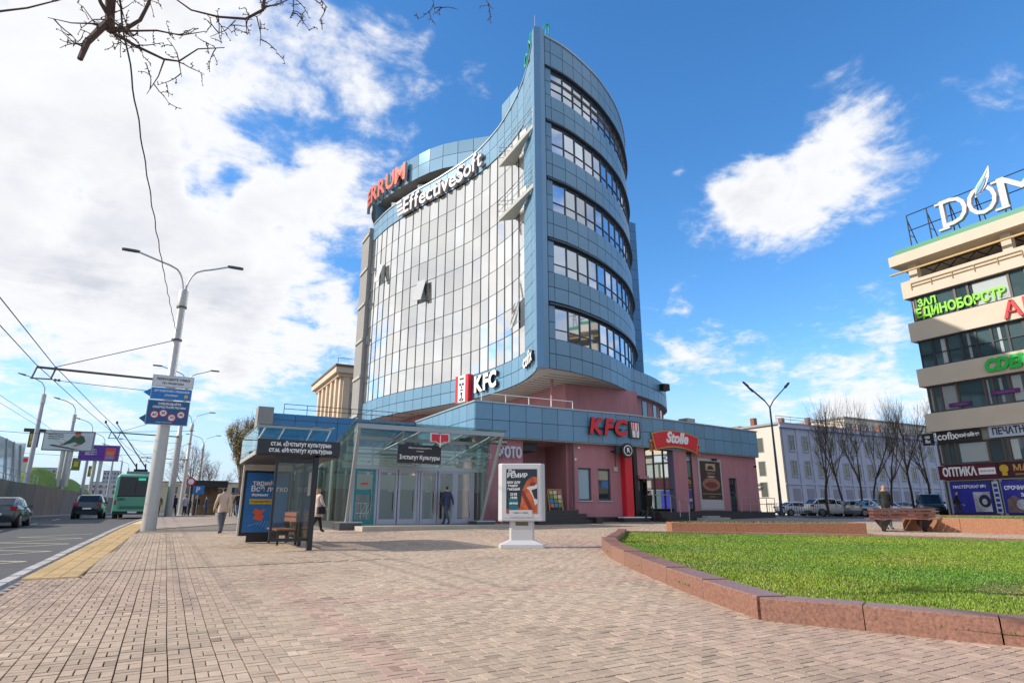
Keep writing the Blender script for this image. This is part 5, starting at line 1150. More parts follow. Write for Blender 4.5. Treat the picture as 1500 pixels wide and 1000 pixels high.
for x in (-1.1, 1.1):
    bb('tail_lamp', lampr, x - .07, -.03, .95, x + .07, .1, 1.25); bb('wheel_cover', trim, x - .14, 1.6, 0, x + .14, 2.6, .5)
    MB().tube([(x - .14, 2.2, .48), (x + .14, 2.2, .48)], .48, 18).build('wheel', tyre, bus, True, False); MB().tube([(x - .14, 8.8, .48), (x + .14, 8.8, .48)], .48, 18).build('wheel', tyre, bus, True, False)
text('fleet_number', '3301', .26, textk, bus, Vector((-2.73, 51.965, gz(-2.5, 52) + 1.20)), RX, NY, .004, .004)
for k in range(7): bb('side_window', carglass, -1.265, .6 + 1.5 * k, 1.4, -1.2, 1.9 + 1.5 * k, 2.6)
bb('roof_box', M('bus_roof_grey', (.2, .22, .22), .6), -.8, 2.0, 3.05, .8, 6.5, 3.35); bb('pole_base', trim, -.45, 3.6, 3.35, .45, 4.8, 3.6)
zz = gz(-2.5, 52) - .12
for x0, x1, y1 in ((-.3, -1.95, -6.0), (.3, -1.35, -6.0)):
    p = MB().tube([(x0, 4.2, 3.6), (x0, 3.9, 3.75), (x1, y1, 5.85)], [.06, .045, .025], 7).build('current_pole', mull, bus, True, False); MB().box(x1 - .05, y1 - .12, 5.83, x1 + .05, y1 + .12, 5.98).build('pole_shoe', trim, p, False, False); MB().tube([(x0, 3.9, 3.6), (x0, 2.9, 3.95)], .05, 6).build('pole_spring', trim, p, False, False)

# ================================================================ people
def person(label, loc, rz, h, coat, legs, hair, pose='walk', hem=.86, phase=1, bag=None, group=None, long_hair=False):
    """one continuous skinned figure: the materials follow coat, skin, trousers and shoes"""
    bm = bmesh.new(); sk = bm.verts.layers.skin.verify(); V = {}
    def v(k, co, r, p=None):
        x = bm.verts.new(co); x[sk].radius = (r if isinstance(r, tuple) else (r, r)); V[k] = x
        if p: bm.edges.new((V[p], x))
        return x
    sit = pose == 'sit'; wk = .26 * phase if pose == 'walk' else 0.0; zb = -.42 if sit else 0
    v('pel', (0, 0, .95 + zb), (.165, .12)); v('waist', (0, .01, 1.10 + zb), (.16, .115), 'pel'); v('chest', (0, .0, 1.30 + zb), (.185, .125), 'waist'); v('up', (0, -.01, 1.42 + zb), (.15, .10), 'chest'); v('neck', (0, .0, 1.51 + zb), .058, 'up')
    v('jaw', (0, .025, 1.575 + zb), (.066, .072), 'neck'); v('head', (0, .012, 1.655 + zb), (.078, .092), 'jaw'); v('crown', (0, .0, 1.715 + zb), (.062, .072), 'head')
    tips = {}
    for s_, n in ((-1, 'l'), (1, 'r')):
        sw = -wk * s_ * .8
        v('sh' + n, (s_ * .17, -.01, 1.41 + zb), .072, 'up'); 
        if sit: E_, W_, H_ = (s_ * .25, .06, 1.16 + zb), (s_ * .16, .28, 1.06 + zb), (s_ * .12, .36, 1.05 + zb)
        else: E_, W_, H_ = (s_ * .24, sw * .45 - .03, 1.14), (s_ * .25, sw * .95 + .03, .91), (s_ * .245, sw * 1.1 + .06, .84)
        v('el' + n, E_, .056, 'sh' + n); v('wr' + n, W_, .042, 'el' + n); v('ha' + n, H_, (.034, .024), 'wr' + n); tips[n] = (Vector(H_), (Vector(H_) - Vector(W_)).normalized())
        v('hip' + n, (s_ * .085, .0, .88 + zb), .105, 'pel'); st_ = wk * s_
        if sit: K, A, T = (s_ * .11, .42, .50), (s_ * .11, .46, .10), (s_ * .12, .62, .045)
        else: K, A, T = (s_ * .09, st_ * .55 + (.05 if wk else 0), .50), (s_ * .09, st_ * 1.15 - (.06 if st_ < 0 else 0), .095 + (.05 if st_ < 0 else 0)), (s_ * .10, st_ * 1.15 + .15 - (.06 if st_ < 0 else 0), .045)
        v('kn' + n, K, .078, 'hip' + n); v('an' + n, A, .052, 'kn' + n); v('to' + n, T, (.045, .035), 'an' + n)
    bm.verts.ensure_lookup_table(); bm.verts[0][sk].use_root = True
    me = bpy.data.meshes.new('person'); bm.to_mesh(me); bm.free(); ob = bpy.data.objects.new('person', me); COL.objects.link(ob)
    ob.modifiers.new('s', 'SKIN').use_smooth_shade = True; m = ob.modifiers.new('u', 'SUBSURF'); m.levels = m.render_levels = 2
    bpy.context.view_layer.update(); me2 = bpy.data.meshes.new_from_object(ob.evaluated_get(bpy.context.evaluated_depsgraph_get()))
    bpy.data.objects.remove(ob)
    vs = [tuple(x.co) for x in me2.vertices]; fs = [tuple(p.vertices) for p in me2.polygons]; mb = MB(); mb.v = vs
    for f in fs:
        c = sum((Vector(vs[i]) for i in f), Vector()) / len(f); z = c.z - zb; hand = (abs(c.x) > .19 and z < .90) if not sit else (c.y > .25 and .95 < z < 1.2 and abs(c.x) < .2)
        if z > 1.70 or (z > 1.57 and c.y < -.005) or (z > 1.64 and c.y < .05): mi = 3
        elif z > 1.485: mi = 0
        elif hand: mi = 0
        elif z > hem or abs(c.x) > .20 and z > .86: mi = 1
        elif c.z < .085 and not sit or sit and c.z < .11: mi = 4
        else: mi = 2
        mb.f.append(f); mb.m.append(mi)
    for n, (p, d) in tips.items():   # fingers and thumb
        sd_ = 1 if n == 'r' else -1; side = Vector((0, 1, 0)) if not sit else Vector((1, 0, 0))
        for k, L_ in enumerate((.062, .072, .068, .052)):
            b = p + side * (.024 - .016 * k) + d * .01; cu = Vector((-sd_ * .012, 0, 0)); mb.tube([b, b + d * L_ * .5, b + d * L_ + cu], [.0085, .008, .006], 5, 0)
        b = p + side * .026 - d * .02; mb.tube([b, b + side * .022 + d * .02, b + side * .026 + d * .045], [.010, .009, .007], 5, 0)
    mb.loft([[(-.012, .098, 1.625 + zb), (.012, .098, 1.625 + zb), (.0, .10, 1.66 + zb)], [(-.008, .118, 1.622 + zb), (.008, .118, 1.622 + zb), (0, .104, 1.65 + zb)]], 0)
    for s_ in (-1, 1):
        mb.box(s_ * .03 - .011, .092, 1.655 + zb, s_ * .03 + .011, .102, 1.667 + zb, 4); mb.box(s_ * .080 - .008, -.015, 1.62 + zb, s_ * .080 + .008, .015, 1.67 + zb, 0)
    mb.box(-.02, .094, 1.588 + zb, .02, .101, 1.596 + zb, 5)
    k = h / 1.78; mb.v = [(x * k, y * k, z * k) for x, y, z in mb.v]
    skin = M('skin', (.48, .27, .19), .6); o = mb.build('person', [skin, coat, legs, hair, M('shoe_dark', (.03, .026, .024), .6), M('lip', (.32, .10, .09), .5)], None, True)
    o.location = loc; o.rotation_euler = (0, 0, rz); tag(o, label, 'person', group)
    if hem < .75 and not sit:   # coat skirt
        z0, z1 = hem, 1.0; rg = lambda z, a, b: [(a * math.cos(q) * k, b * math.sin(q) * k, z * k) for q in np.linspace(0, 6.2832, 15)[:-1]]
        MB().loft([rg(z0, .225, .19 + abs(wk) * .25), rg((z0 + z1) / 2, .20, .165), rg(z1, .185, .14)]).build('coat_skirt', coat, o, True, False)
    if long_hair: MB().loft([[(.085 * math.cos(q) * k, (-.02 + .085 * math.sin(q)) * k, z * k) for q in np.linspace(0, 6.2832, 13)[:-1]] for z in (1.48 + zb, 1.6 + zb, 1.70 + zb)]).build('hair', hair, o, True, False)
    if bag: MB().box(.22 * k, -.16 * k, .72 * k, .34 * k, .16 * k, 1.0 * k).build('shoulder_bag', bag, o, True, False)
    return o
cl = lambda n, c: M('cloth_' + n, c, .9, var=.12, vs=12, bump=.2, bs=60)
hd, hbn, hbl = M('hair_dark', (.012, .01, .009), .6), M('hair_brown', (.10, .05, .025), .6), M('hair_fair', (.30, .19, .10), .6)
jean, dkc, blk = cl('jeans', (.045, .06, .10)), cl('dark', (.03, .03, .035), ), cl('black', (.012, .012, .014))
def pp(px, t): x, y = gdir(px, t); return (x, y, gz(x, y) + .0)
person('person in a pale beige jacket and dark trousers walking away along the pavement', gp(1.92, 26.0), R(8), 1.74, cl('beige', (.52, .40, .32)), cl('slate', (.10, .105, .13)), hd, 'walk', .80, 1)
person('person in a pale pink coat with a black bag walking past the shelter end', gp(5.2, 25.2), R(-70), 1.72, cl('pale_pink', (.55, .43, .38)), blk, hbl, 'walk', .62, -1, blk, None, True)
person('person in a dark blue jacket walking up to the glass metro doors', gp(11.3, 26.9, .12), R(15), 1.76, cl('navy', (.035, .05, .10)), cl('blue_grey', (.06, .07, .11)), hd, 'walk', .80, 1)
person('person in black clothes walking by the steps of the pink shop', gp(23.0, 26.6), R(-75), 1.74, blk, dkc, hd, 'walk', .84, 1)
person('person in dark clothes walking past the blue shop windows of the cream building', pp(1402, 40.5), R(-150), 1.78, blk, dkc, hd, 'walk', .84, -1)
person('person in a dark jacket standing behind the slatted bench', pp(1296, 26.2), R(150), 1.9, cl('olive_black', (.03, .03, .025)), cl('teal_grey', (.08, .14, .16)), hbn, 'stand', .84)
G2 = 'people far along the pavement'
for (lab, px, t, rz, c1, c2, hr_, po_, ph_) in (('person in a dark jacket and jeans by the left edge of the shelter poster', 349, 43, 10, dkc, cl('blue_jeans', (.12, .20, .36)), hd, 'walk', 1), ('person in a sand coloured top beside the one in jeans by the poster', 340, 44, -10, cl('sand', (.45, .36, .26)), cl('tan', (.36, .27, .18)), hbn, 'walk', -1),
    ('person in a black coat standing under the blue parking sign', 288, 52, 150, blk, cl('plum', (.10, .06, .08)), hd, 'stand', 1), ('person in a pale grey jacket beside the one in black by the parking sign', 272, 52, 30, cl('pale_grey', (.50, .50, .53)), dkc, hbn, 'stand', 1),
    ('person in dark blue right of the second lamp post', 256, 50, -20, cl('deep_blue', (.03, .04, .10)), dkc, hd, 'walk', 1), ('person in brown between the two nearest lamp posts', 233, 50, 5, cl('brown', (.22, .13, .07)), dkc, hd, 'stand', 1), ('person in blue standing by the far dark shelter', 303, 55, 60, cl('mid_blue', (.06, .08, .18)), jean, hd, 'stand', 1)):
    person(lab, pp(px, t), R(rz), 1.74, c1, c2, hr_, po_, .82, ph_, None, G2)

# ================================================================ trees
bark = M('bark_dark', (.055, .042, .034), .9, var=.25, vs=6, bump=.6, bs=30); twig = M('twig_brown', (.14, .10, .075), .9)
def grow(tr, cr, p, d, L_, r, lv, maxlv, rg, wig=.22, up=.12, kids=(3, 5), leaf=None, spread=.75):
    n = 4 if lv < 2 else 3; pts = [p.copy()]; q = p.copy(); dd = d.copy()
    for i in range(n):
        dd = (dd + Vector((rg.gauss(0, wig), rg.gauss(0, wig), rg.gauss(0, wig * .6) + up))).normalized(); q = q + dd * L_ / n; pts.append(q.copy())
    r1 = max(r * .55, .004); (tr if lv == 0 else cr).tube(pts, [r + (r1 - r) * i / n for i in range(n + 1)], 8 if lv == 0 else 5 if lv == 1 else 3)
    if lv >= maxlv:
        if leaf: leaf(pts)
        return
    k = rg.randint(*kids)
    for j in range(k):
        u = rg.uniform(.38, 1.0) if lv else rg.uniform(.55, 1.0); i = min(int(u * n), n - 1); s_ = pts[i].lerp(pts[i + 1], u * n - i)
        a = rg.uniform(0, 6.283); side = dd.orthogonal(); side.rotate(Matrix.Rotation(a, 3, dd)); nd_ = (dd + side * rg.uniform(spread * .6, spread * 1.3)).normalized()
        grow(tr, cr, s_, nd_, L_ * rg.uniform(.52, .78), max(r * rg.uniform(.38, .55), .005), lv + 1, maxlv, rg, wig, up, kids, leaf, spread)
    grow(tr, cr, pts[-1], dd, L_ * .62, r1, lv + 1, maxlv, rg, wig, up, kids, leaf, spread)
def tree(name, loc, h, seed, label, r=.16, group=None, maxlv=5, kids=(3, 4), leafm=None, trunk=.38, spread=.7, up=.12, lean=(0, 0)):
    rg = random.Random(seed); t = thing(name, loc, label, 'tree', group); tr, cr, lf_ = MB(), MB(), MB()
    def leaf(pts):
        for _ in range(7):
            c = pts[-1].lerp(pts[0], rg.random()) + Vector((rg.gauss(0, .14), rg.gauss(0, .14), rg.gauss(0, .14))); a = Vector((rg.gauss(0, 1), rg.gauss(0, 1), rg.gauss(0, 1))).normalized() * rg.uniform(.025, .06); b = a.orthogonal().normalized() * rg.uniform(.02, .04); lf_.quad(c - a, c - b, c + a, c + b)
    grow(tr, cr, Vector((0, 0, -.1)), Vector((lean[0], lean[1], 1)).normalized(), h * trunk, r, 0, maxlv, rg, .09, up, kids, leaf if leafm else None, spread)
    tr.build('trunk', bark, t, True, False); c = cr.build('crown', twig, t, False, False)
    if leafm: lf_.build('young_leaves', leafm, c, False, False)
    return t
GT = 'bare trees in front of the pale building'
T1 = [(1212, 57, 10.2, 'broad bare tree behind the white crossover, with low wide limbs', .15, .6, (3, 4)), (1236, 58, 10.8, 'slim bare tree next right of the broad one', .12, .5, (3, 4)), (1262, 57, 10.6, 'slim bare tree behind the silver sedan', .11, .45, (2, 4)), (1279, 60, 10.9, 'bare tree just left of the person at the bench', .11, .42, (3, 4)),
      (1306, 59, 10.7, 'bare tree rising just right of the person at the bench', .12, .5, (3, 4)), (1338, 56, 10.2, 'bare tree just left of the black van', .13, .55, (3, 4)), (1363, 55, 8.8, 'forked bare tree against the corner of the cream building', .13, .65, (3, 3))]
for i, (px, t, h, lab, r, sp_, kd) in enumerate(T1):
    x, y = gdir(px, t); tree('bare_tree', (x, y, .85), h * 1.22, 60 + 3 * i, lab, r, GT, 4, kd, None, .36, sp_ * .8, .14, (0, 0))
bud = M('yellow_green_buds', (.34, .28, .09), .7, rnd=.1); bud2 = M('olive_buds', (.27, .19, .09), .7)
for i, (px, t, h, lab, lm) in enumerate(((360, 46, 10.5, 'yellow green budding tree left of the bus shelter canopy', bud), (384, 52, 12.0, 'tall budding tree just behind the shelter canopy', bud2), (347, 60, 11.0, 'lower budding tree at the left end of the green row', bud), (396, 60, 13.0, 'tallest budding tree beside the grey pier of the side wing', bud2), (377, 41, 7.0, 'bushy olive tree directly behind the shelter poster', bud))):
    x, y = gdir(px, t); tree('budding_tree', (x, y, .85), h, 80 + i, lab, .16, 'budding trees behind the bus shelter', 4, (4, 5), lm, .30, .42, .34)
for i, (px, t, h, lab) in enumerate(((276, 78, 11.0, 'dark bare tree right of the second lamp post down the street'), (292, 88, 10.0, 'dark bare tree above the far dark shelter'))):
    x, y = gdir(px, t); tree('bare_tree', (x, y, .85), h, 120 + i, lab, .17, 'bare trees far down the street', 5, (3, 4), None, .33, .75, .08)
# near tree whose bare branches hang into the top of the picture
nt_ = thing('street_tree', (-2.0, 1.5, -.05), 'bare street tree whose budding branches hang into the top left corner', 'tree'); rg = random.Random(5); tr, cr = MB(), MB()
tr.tube([(-1.75, 1.2, -.1), (-1.8, 1.3, 2.0), (-1.95, 1.7, 4.4), (-1.7, 3.0, 6.3)], [.2, .17, .14, .11], 10)
def limb(pts, r0, r1, mb=cr):
    P = [Vector(p) for p in pts]; n = len(P); mb.tube(P, [r0 + (r1 - r0) * i / (n - 1) for i in range(n)], 6); return P
def pix(px, py, t):
    u, v = (px - 750) / 900, (500 - py) / 900; cp_, sp_ = math.cos(R(15.406)), math.sin(R(15.406)); X, Y = u * t, (cp_ - v * sp_) * t
    return Vector((X * YC + Y * YS, -X * YS + Y * YC, 1.3 + (sp_ + v * cp_) * t))
knot = cr
def twigs(P, k, L_, depth=1):
    for _ in range(k):
        i = rg.randrange(len(P) - 1); s_ = P[i].lerp(P[i + 1], rg.random()); d = Vector((rg.gauss(.2, 1), rg.gauss(.1, 1), rg.gauss(-.1, .6))).normalized(); q = [s_]
        for j in range(5): d = (d + Vector((rg.gauss(0, .25), rg.gauss(0, .25), rg.gauss(0, .22)))).normalized(); q.append(q[-1] + d * L_ / 5)
        limb(q, .009 if depth else .006, .0035)
        for b in q[1:]:
            if rg.random() < .7: e = b + Vector((rg.gauss(0, .02), rg.gauss(0, .02), rg.gauss(0, .02))); knot.tube([b, e], [.009, .004], 4)
        if depth: twigs(q, 2, L_ * .5, 0)
main = limb([(-1.7, 3.0, 6.3), pix(165, -90, 8.0), pix(163, -30, 8.2), pix(161, 20, 8.3), pix(163, 48, 8.3)], .10, .045)
br_ = [limb([pix(160, 30, 8.3), pix(145, 45, 8.2), pix(128, 62, 8.1), pix(117, 87, 8.0)], .05, .035), limb([pix(163, 45, 8.3), pix(185, 42, 8.5), pix(205, 30, 8.6), pix(218, 5, 8.7), pix(222, -30, 8.8)], .035, .02),
       limb([pix(168, 50, 8.3), pix(200, 68, 8.5), pix(240, 87, 8.7), pix(262, 90, 8.8), pix(290, 72, 9.0), pix(329, 70, 9.2)], .022, .006), limb([pix(241, 87, 8.7), pix(232, 112, 8.7), pix(215, 138, 8.7)], .012, .004), limb([pix(262, 90, 8.8), pix(266, 113, 8.8)], .010, .004),
       limb([pix(160, 25, 8.3), pix(148, 5, 8.2), pix(140, -15, 8.2)], .03, .02), limb([pix(161, 40, 8.3), pix(140, 35, 8.2), pix(105, 34, 8.0), pix(70, 26, 7.9)], .014, .004), limb([pix(165, 46, 8.3), pix(230, 45, 8.6), pix(265, 52, 8.8), pix(302, 46, 9.0)], .016, .005),
       limb([pix(390, -20, 9.2), pix(385, 15, 9.2), pix(360, 28, 9.2), pix(320, 25, 9.1), pix(280, 15, 9.0), pix(245, -10, 8.9)], .03, .008), limb([pix(345, 30, 9.1), pix(330, 45, 9.1), pix(308, 54, 9.0)], .009, .004), limb([pix(376, 24, 9.2), pix(382, 50, 9.2), pix(381, 68, 9.2)], .010, .004), limb([pix(360, 28, 9.1), pix(362, 52, 9.1)], .009, .004),
       limb([pix(385, 12, 9.2), pix(410, 5, 9.3), pix(440, -8, 9.4)], .012, .006), limb([pix(430, -15, 9.4), pix(430, 15, 9.4), pix(425, 27, 9.4)], .010, .004), limb([pix(455, -15, 9.4), pix(470, 0, 9.5), pix(480, 12, 9.6)], .010, .004), limb([pix(632, -15, 9.8), pix(637, 20, 9.8)], .008, .004), limb([pix(700, -15, 10), pix(710, -2, 10), pix(722, 14, 10)], .008, .004),
       limb([pix(-10, 18, 7.5), pix(40, 12, 7.7), pix(95, -2, 7.9)], .014, .008)]
limb([(-1.7, 3.0, 6.3), pix(300, -120, 8.8), pix(390, -40, 9.2), pix(390, -20, 9.2)], .07, .03); limb([pix(390, -40, 9.2), pix(520, -60, 9.6), pix(632, -15, 9.8)], .03, .008); limb([pix(520, -60, 9.6), pix(700, -15, 10)], .02, .008); limb([(-1.7, 3.0, 6.3), pix(-60, -40, 7.5), pix(-10, 18, 7.5)], .05, .014)
for P in br_: twigs(P, 4 if len(P) > 3 else 2, .38)
twigs(main[2:], 9, .5)
tr.build('trunk', bark, nt_, True); cr.build('crown', M('branch_brown', (.10, .06, .045), .85, var=.2, vs=8), nt_, True)
# ================================================================ cream building at right
dom = thing('cream_building', (55, 15, .88), 'cream five storey building with ribbon windows and shop signs at the right edge', 'building')
DX = 48.5; NX = (-1, 0, 0); RY = (0, -1, 0); Y0, Y1 = 24.6, -14.0
def db(name, mat, x0, y0, z0, x1, y1, z1, parent=None): return box(name, mat, parent or dom, x0, min(y0, y1), z0, x1, max(y0, y1), z1)
wfr = M('window_frame_brown', (.10, .075, .065), .5); shopglass = M('shop_glass_dark', (.05, .085, .09), .05, spec=.8, rnd=.4)
curt = M('pale_curtain', (.36, .40, .40), .8, rnd=.25)
for (z0, z1) in ((6.82, 8.15), (10.15, 11.5), (13.62, 15.08), (17.05, 18.4)): db('concrete_band', cream, DX - .35, Y0 + .35, z0, 66, Y1, z1)
db('roof_slab', cream, DX - .75, Y0 + .75, 19.75, 66, Y1, 20.55); db('roof_edge', M('green_roof_edge', (.02, .22, .12), .45), DX - .5, Y0 + .35, 20.552, 65.9, Y1, 21.0)
db('yellow_beam', M('ochre_beam', (.50, .33, .12), .6), DX - .8, Y0 + .8, 19.02, DX - .62, Y1, 19.13)
for k in range(5): db('terrace_post', cream, DX - .2, Y0 - .3 - 6.2 * k, 18.4, DX + .35, Y0 - .9 - 6.2 * k, 19.75)
mb = MB()
for k in range(14):
    y = Y0 - .8 - 1.2 * k; mb.tube([(DX + 1.2, y, 18.6), (DX + 1.2, y - 1.2, 19.6)], .05, 5); mb.tube([(DX + 1.2, y - 1.2, 18.6), (DX + 1.2, y, 19.6)], .05, 5)
mb.tube([(DX + 1.2, Y0 - .5, 19.62), (DX + 1.2, Y0 - 18, 19.62)], .07, 5); mb.build('terrace_truss', black, dom)
rail([Vector((DX - .42, Y0 - .4, 17.6)), Vector((DX - .42, Y0 - 7.6, 17.6))], (.25, .5), [(Vector((DX - .42, Y0 - .4 - 1.44 * k, 17.6)), .5) for k in range(6)], 'wall_rail', M('ochre_rail', (.42, .30, .16), .6), dom, .03)
db('core_wall', M('core_grey', (.22, .21, .20), .8), DX + .9, Y0 - .9, .6, 65.5, Y1, 18.39)
def glazing(z0, z1, ys, hb, x=DX, mt=shopglass, fm=wfr, name='window', cur=.5):
    """a window per bay: frame, panes and sometimes a curtain behind"""
    for a, b in zip(ys, ys[1:]):
        f = MB(); w = a - b; q = .07
        for (u0, v0, u1, v1) in [(0, 0, w, q), (0, z1 - z0 - q, w, z1 - z0), (0, q, q, z1 - z0 - q), (w - q, q, w, z1 - z0 - q)] + [(q, h - .03, w - q, h + .03) for h in hb]: f.box(x - .08, a - u1, z0 + v0, x + .06, a - u0, z0 + v1)
        o = f.build(name, fm, dom); lv = [q] + list(hb) + [z1 - z0 - q]
        for v0, v1 in zip(lv, lv[1:]): panel('pane', mt, o, (x + .0, b + q, z0 + v0), (.02, 0, 0), (0, w - 2 * q, 0), (random.gauss(0, .008), 0, v1 - v0))
        if random.random() < cur: box('curtain', curt, o, x - .012, b + q + .03 + (.5 * w if random.random() < .5 else 0), z0 + .15, x - .003, min(a - q - .03, b + q + .35 * w + (.5 * w if w > 1 else 0)), z1 - .15)
def ywall(*w):
    ys = [Y0]
    for k in w: ys.append(ys[-1] - k)
    return ys
glazing(15.1, 17.03, ywall(.35, .35, 2.35, .85, 2.5, 1.0, 2.3, .8, 2.4, .8, 2.4, .8, 2.4), ())
glazing(11.52, 13.6, ywall(*([.95] * 22)), (1.0,), cur=.25, fm=M('window_frame_black', (.03, .035, .045), .5))
glazing(8.17, 10.13, ywall(.4, .5, 1.1, 1.7, .5, .95, 1.6, 1.9, 1.6, 1.9, 1.6, 1.9), ())
glazing(4.42, 6.0, ywall(.3, .4, .5, 2.0, .9, .3, 1.3, 1.6, 1.3, 1.6, 2, 2), ())
glazing(.95, 3.38, ywall(.3, 2.9, .3, 2.7, .3, 2.8, .3, 2.8), (), fm=M('shop_frame_grey', (.3, .31, .34), .5), cur=0)
for (z0, z1) in ((.95, 3.38), (4.42, 6.0), (8.17, 10.13), (11.52, 13.6), (15.1, 17.03)): db('end_window', shopglass, DX + .1, Y0 - .02, z0, 64, Y0 - .06, z1)
for k in range(8): db('end_post', wfr, DX + .1 + 2 * k, Y0 + .02, 8.2, DX + .2 + 2 * k, Y0 - .08, 17.0)
db('base', concrete, DX - .1, Y0 + .1, .5, 65, Y1, .94); db('sign_band_wall', concrete, DX + .1, Y0, 3.4, 65, Y1, 4.4); db('sign_band_wall', concrete, DX + .1, Y0, 6.02, 65, Y1, 6.8)
# --- its signs
def ytext(root, s_, h, y, z, mt, x=None, dep=.03, bold=.01, fit=None, shear=0., name='lettering', al='CENTER'): return text(name, s_, h, mt, root, ((DX - .12) if x is None else x, y, z), RY, NX, dep, bold, shear, al, 1., fit)
def ysign(name, y0, y1, z0, z1, mt, label, cat='sign', x=DX - .1, th=.08):
    t = thing(name, (x, (y0 + y1) / 2, z0), label, cat); box('board', mt, t, x - th, min(y0, y1), z0, x, max(y0, y1), z1); return t
lm = M('lime_letter', (.22, .62, .02), .45)
t = thing('window_letter_sign', (DX - .1, 21.4, 15.9), 'lime green letters ЗАЛ ЕДИНОБОРСТВ on the top row of windows', 'letter sign'); ytext(t, 'ЗАЛ', .75, 23.45, 16.45, lm, DX - .13, .04, .03, 1.3); ytext(t, 'ЕДИНОБОРСТВ', .95, 21.4, 15.68, lm, DX - .13, .04, .04, 5.9)
t = thing('letter_sign', (DX - .4, 18, 14.3), 'big red serif letter А on the cream band, cut by the picture edge', 'letter sign')
rdm = M('crimson_letter', (.55, .01, .02), .4); ytext(t, 'АПТЕКА', 1.6, 18.75, 14.25, rdm, DX - .45, .12, .03, al='LEFT')
t = thing('letter_sign', (DX - .4, 19.4, 10.8), 'green slanted letters CDEK on the cream band above the curtained windows', 'letter sign'); ytext(t, 'CDEK', 1.15, 19.25, 10.8, M('bright_green_letter', (.02, .50, .07), .4), DX - .43, .14, .06, 2.75, .25)
vio = M('violet_strip', (.10, .015, .14), .5)
for (a, b, z, lab) in ((23.3, 21.9, 8.42, 'short violet strip along the foot of the left curtained window'), (20.6, 18.9, 8.85, 'short violet strip with pale dots across the right curtained window')):
    t = ysign('window_strip', a, b, z, z + .28, vio, lab, 'sign', DX - .09, .02); ytext(t, '· ярмарка ·', .2, (a + b) / 2, z + .14, M('violet_pale', (.35, .12, .36), .5), DX - .115, .004, 0, abs(a - b) * .8)
t = ysign('shop_sign', 24.45, 21.65, 5.98, 6.78, textk, 'black sign with white lettering cofix кофейня below the lowest cream band'); ytext(t, 'cofix', .72, 23.75, 6.42, textw, DX - .195, .03, .015, 1.35); ytext(t, 'кофейня', .36, 22.4, 6.4, textw, DX - .195, .03, .015, 1.35)
t = thing('corner_sign', (DX, 25, 6.3), 'small square black sign with co fix in two lines sticking out at the building corner', 'sign'); box('board', textk, t, DX - .2, 24.72, 5.9, DX - .05, 25.45, 6.75); ytext(t, 'co', .36, 25.08, 6.5, textw, DX - .215, .01); ytext(t, 'fix', .36, 25.08, 6.17, textw, DX - .215, .01)
t = ysign('shop_sign', 21.15, 15.5, 6.05, 6.80, M('pale_blue_board', (.45, .52, .62), .5), 'pale blue sign reading ПЕЧАТНЫЙ in dark letters right of the black coffee sign'); ytext(t, 'ПЕЧАТНЫЙ', .62, 20.95, 6.43, M('navy_letter', (.02, .03, .06), .5), DX - .19, .015, .02, 2.55, al='LEFT'); ytext(t, 'САЛОН', .62, 18.1, 6.43, _mats['navy_letter'], DX - .19, .015, .02, 1.6, al='LEFT')
mar = M('maroon_board', (.10, .008, .018), .45)
t = ysign('shop_sign', 24.75, 21.08, 3.42, 4.38, mar, 'maroon sign reading ОПТИКА with a white time plate'); ytext(t, 'ОПТИКА', .78, 23.4, 3.9, textw, DX - .20, .05, .03, 2.15); box('time_plate', textw, t, DX - .2, 21.2, 3.68, DX - .182, 22.2, 4.12); ytext(t, '08:00-20:00', .17, 21.7, 3.9, M('grey_letter', (.25, .25, .27), .5), DX - .205, .004, .003, .86)
t = ysign('shop_sign', 21.04, 15.0, 3.46, 4.36, M('dark_wine_board', (.06, .008, .02), .45), 'dark wine sign with gold letters МАГНАТ and a gold emblem, cut by the picture edge'); ytext(t, 'МАГНАТ', .55, 20.2, 4.0, gold, DX - .19, .03, .01, al='LEFT'); ytext(t, 'украшения', .2, 19.6, 3.62, gold, DX - .185, .01, 0)
MB().tube([(DX - .2, 20.7, 4.0), (DX - .18, 20.7, 4.0)], .26, 16).build('emblem', M('emblem_gold', (.6, .38, .03), .4), t); box('emblem_foot', _mats['emblem_gold'], t, DX - .2, 20.55, 3.55, DX - .181, 20.85, 3.75)
ub = M('ultramarine_poster', (.025, .03, .30), .4, var=.25, vs=1.2)
t = ysign('window_poster', 24.2, 21.75, 1.15, 3.2, ub, 'ultramarine window poster with a photo of a dog like dark shape, left of the narrow pale strip', 'poster', DX - .09, .02); ytext(t, 'МАСТЕРСКАЯ №1', .26, 23.0, 2.9, textw, DX - .115, .006, .008, 2.0)
t['label'] = 'ultramarine window poster reading №1 with a pale square photo, left of the narrow pale strip'
box('photo_panel', M('photo_pale', (.42, .42, .46), .5, var=.4, vs=2), t, DX - .118, 21.85, 1.25, DX - .111, 22.85, 2.55); MB().prism([(DX - .124, 22.2 + .36 * math.cos(a), 1.95 + .42 * math.sin(a)) for a in np.linspace(0, 6.28, 15)[:-1]], (.005, 0, 0)).build('photo_shape', M('photo_dark', (.02, .02, .05), .5), t); MB().prism([(DX - .128, 22.22 + .16 * math.cos(a), 1.9 + .2 * math.sin(a)) for a in np.linspace(0, 6.28, 13)[:-1]], (.003, 0, 0)).build('photo_core', M('photo_pale', (.4, .4, .4), .5), t)
t = ysign('window_strip', 21.62, 21.25, 1.15, 3.2, M('pale_strip', (.45, .5, .56), .5), 'narrow pale vertical strip with dark marks between the two ultramarine posters', 'sign', DX - .09, .02)
for k in range(6): box('mark', ub, t, DX - .114, 21.32, 1.25 + .32 * k, DX - .1105, 21.55, 1.45 + .32 * k)
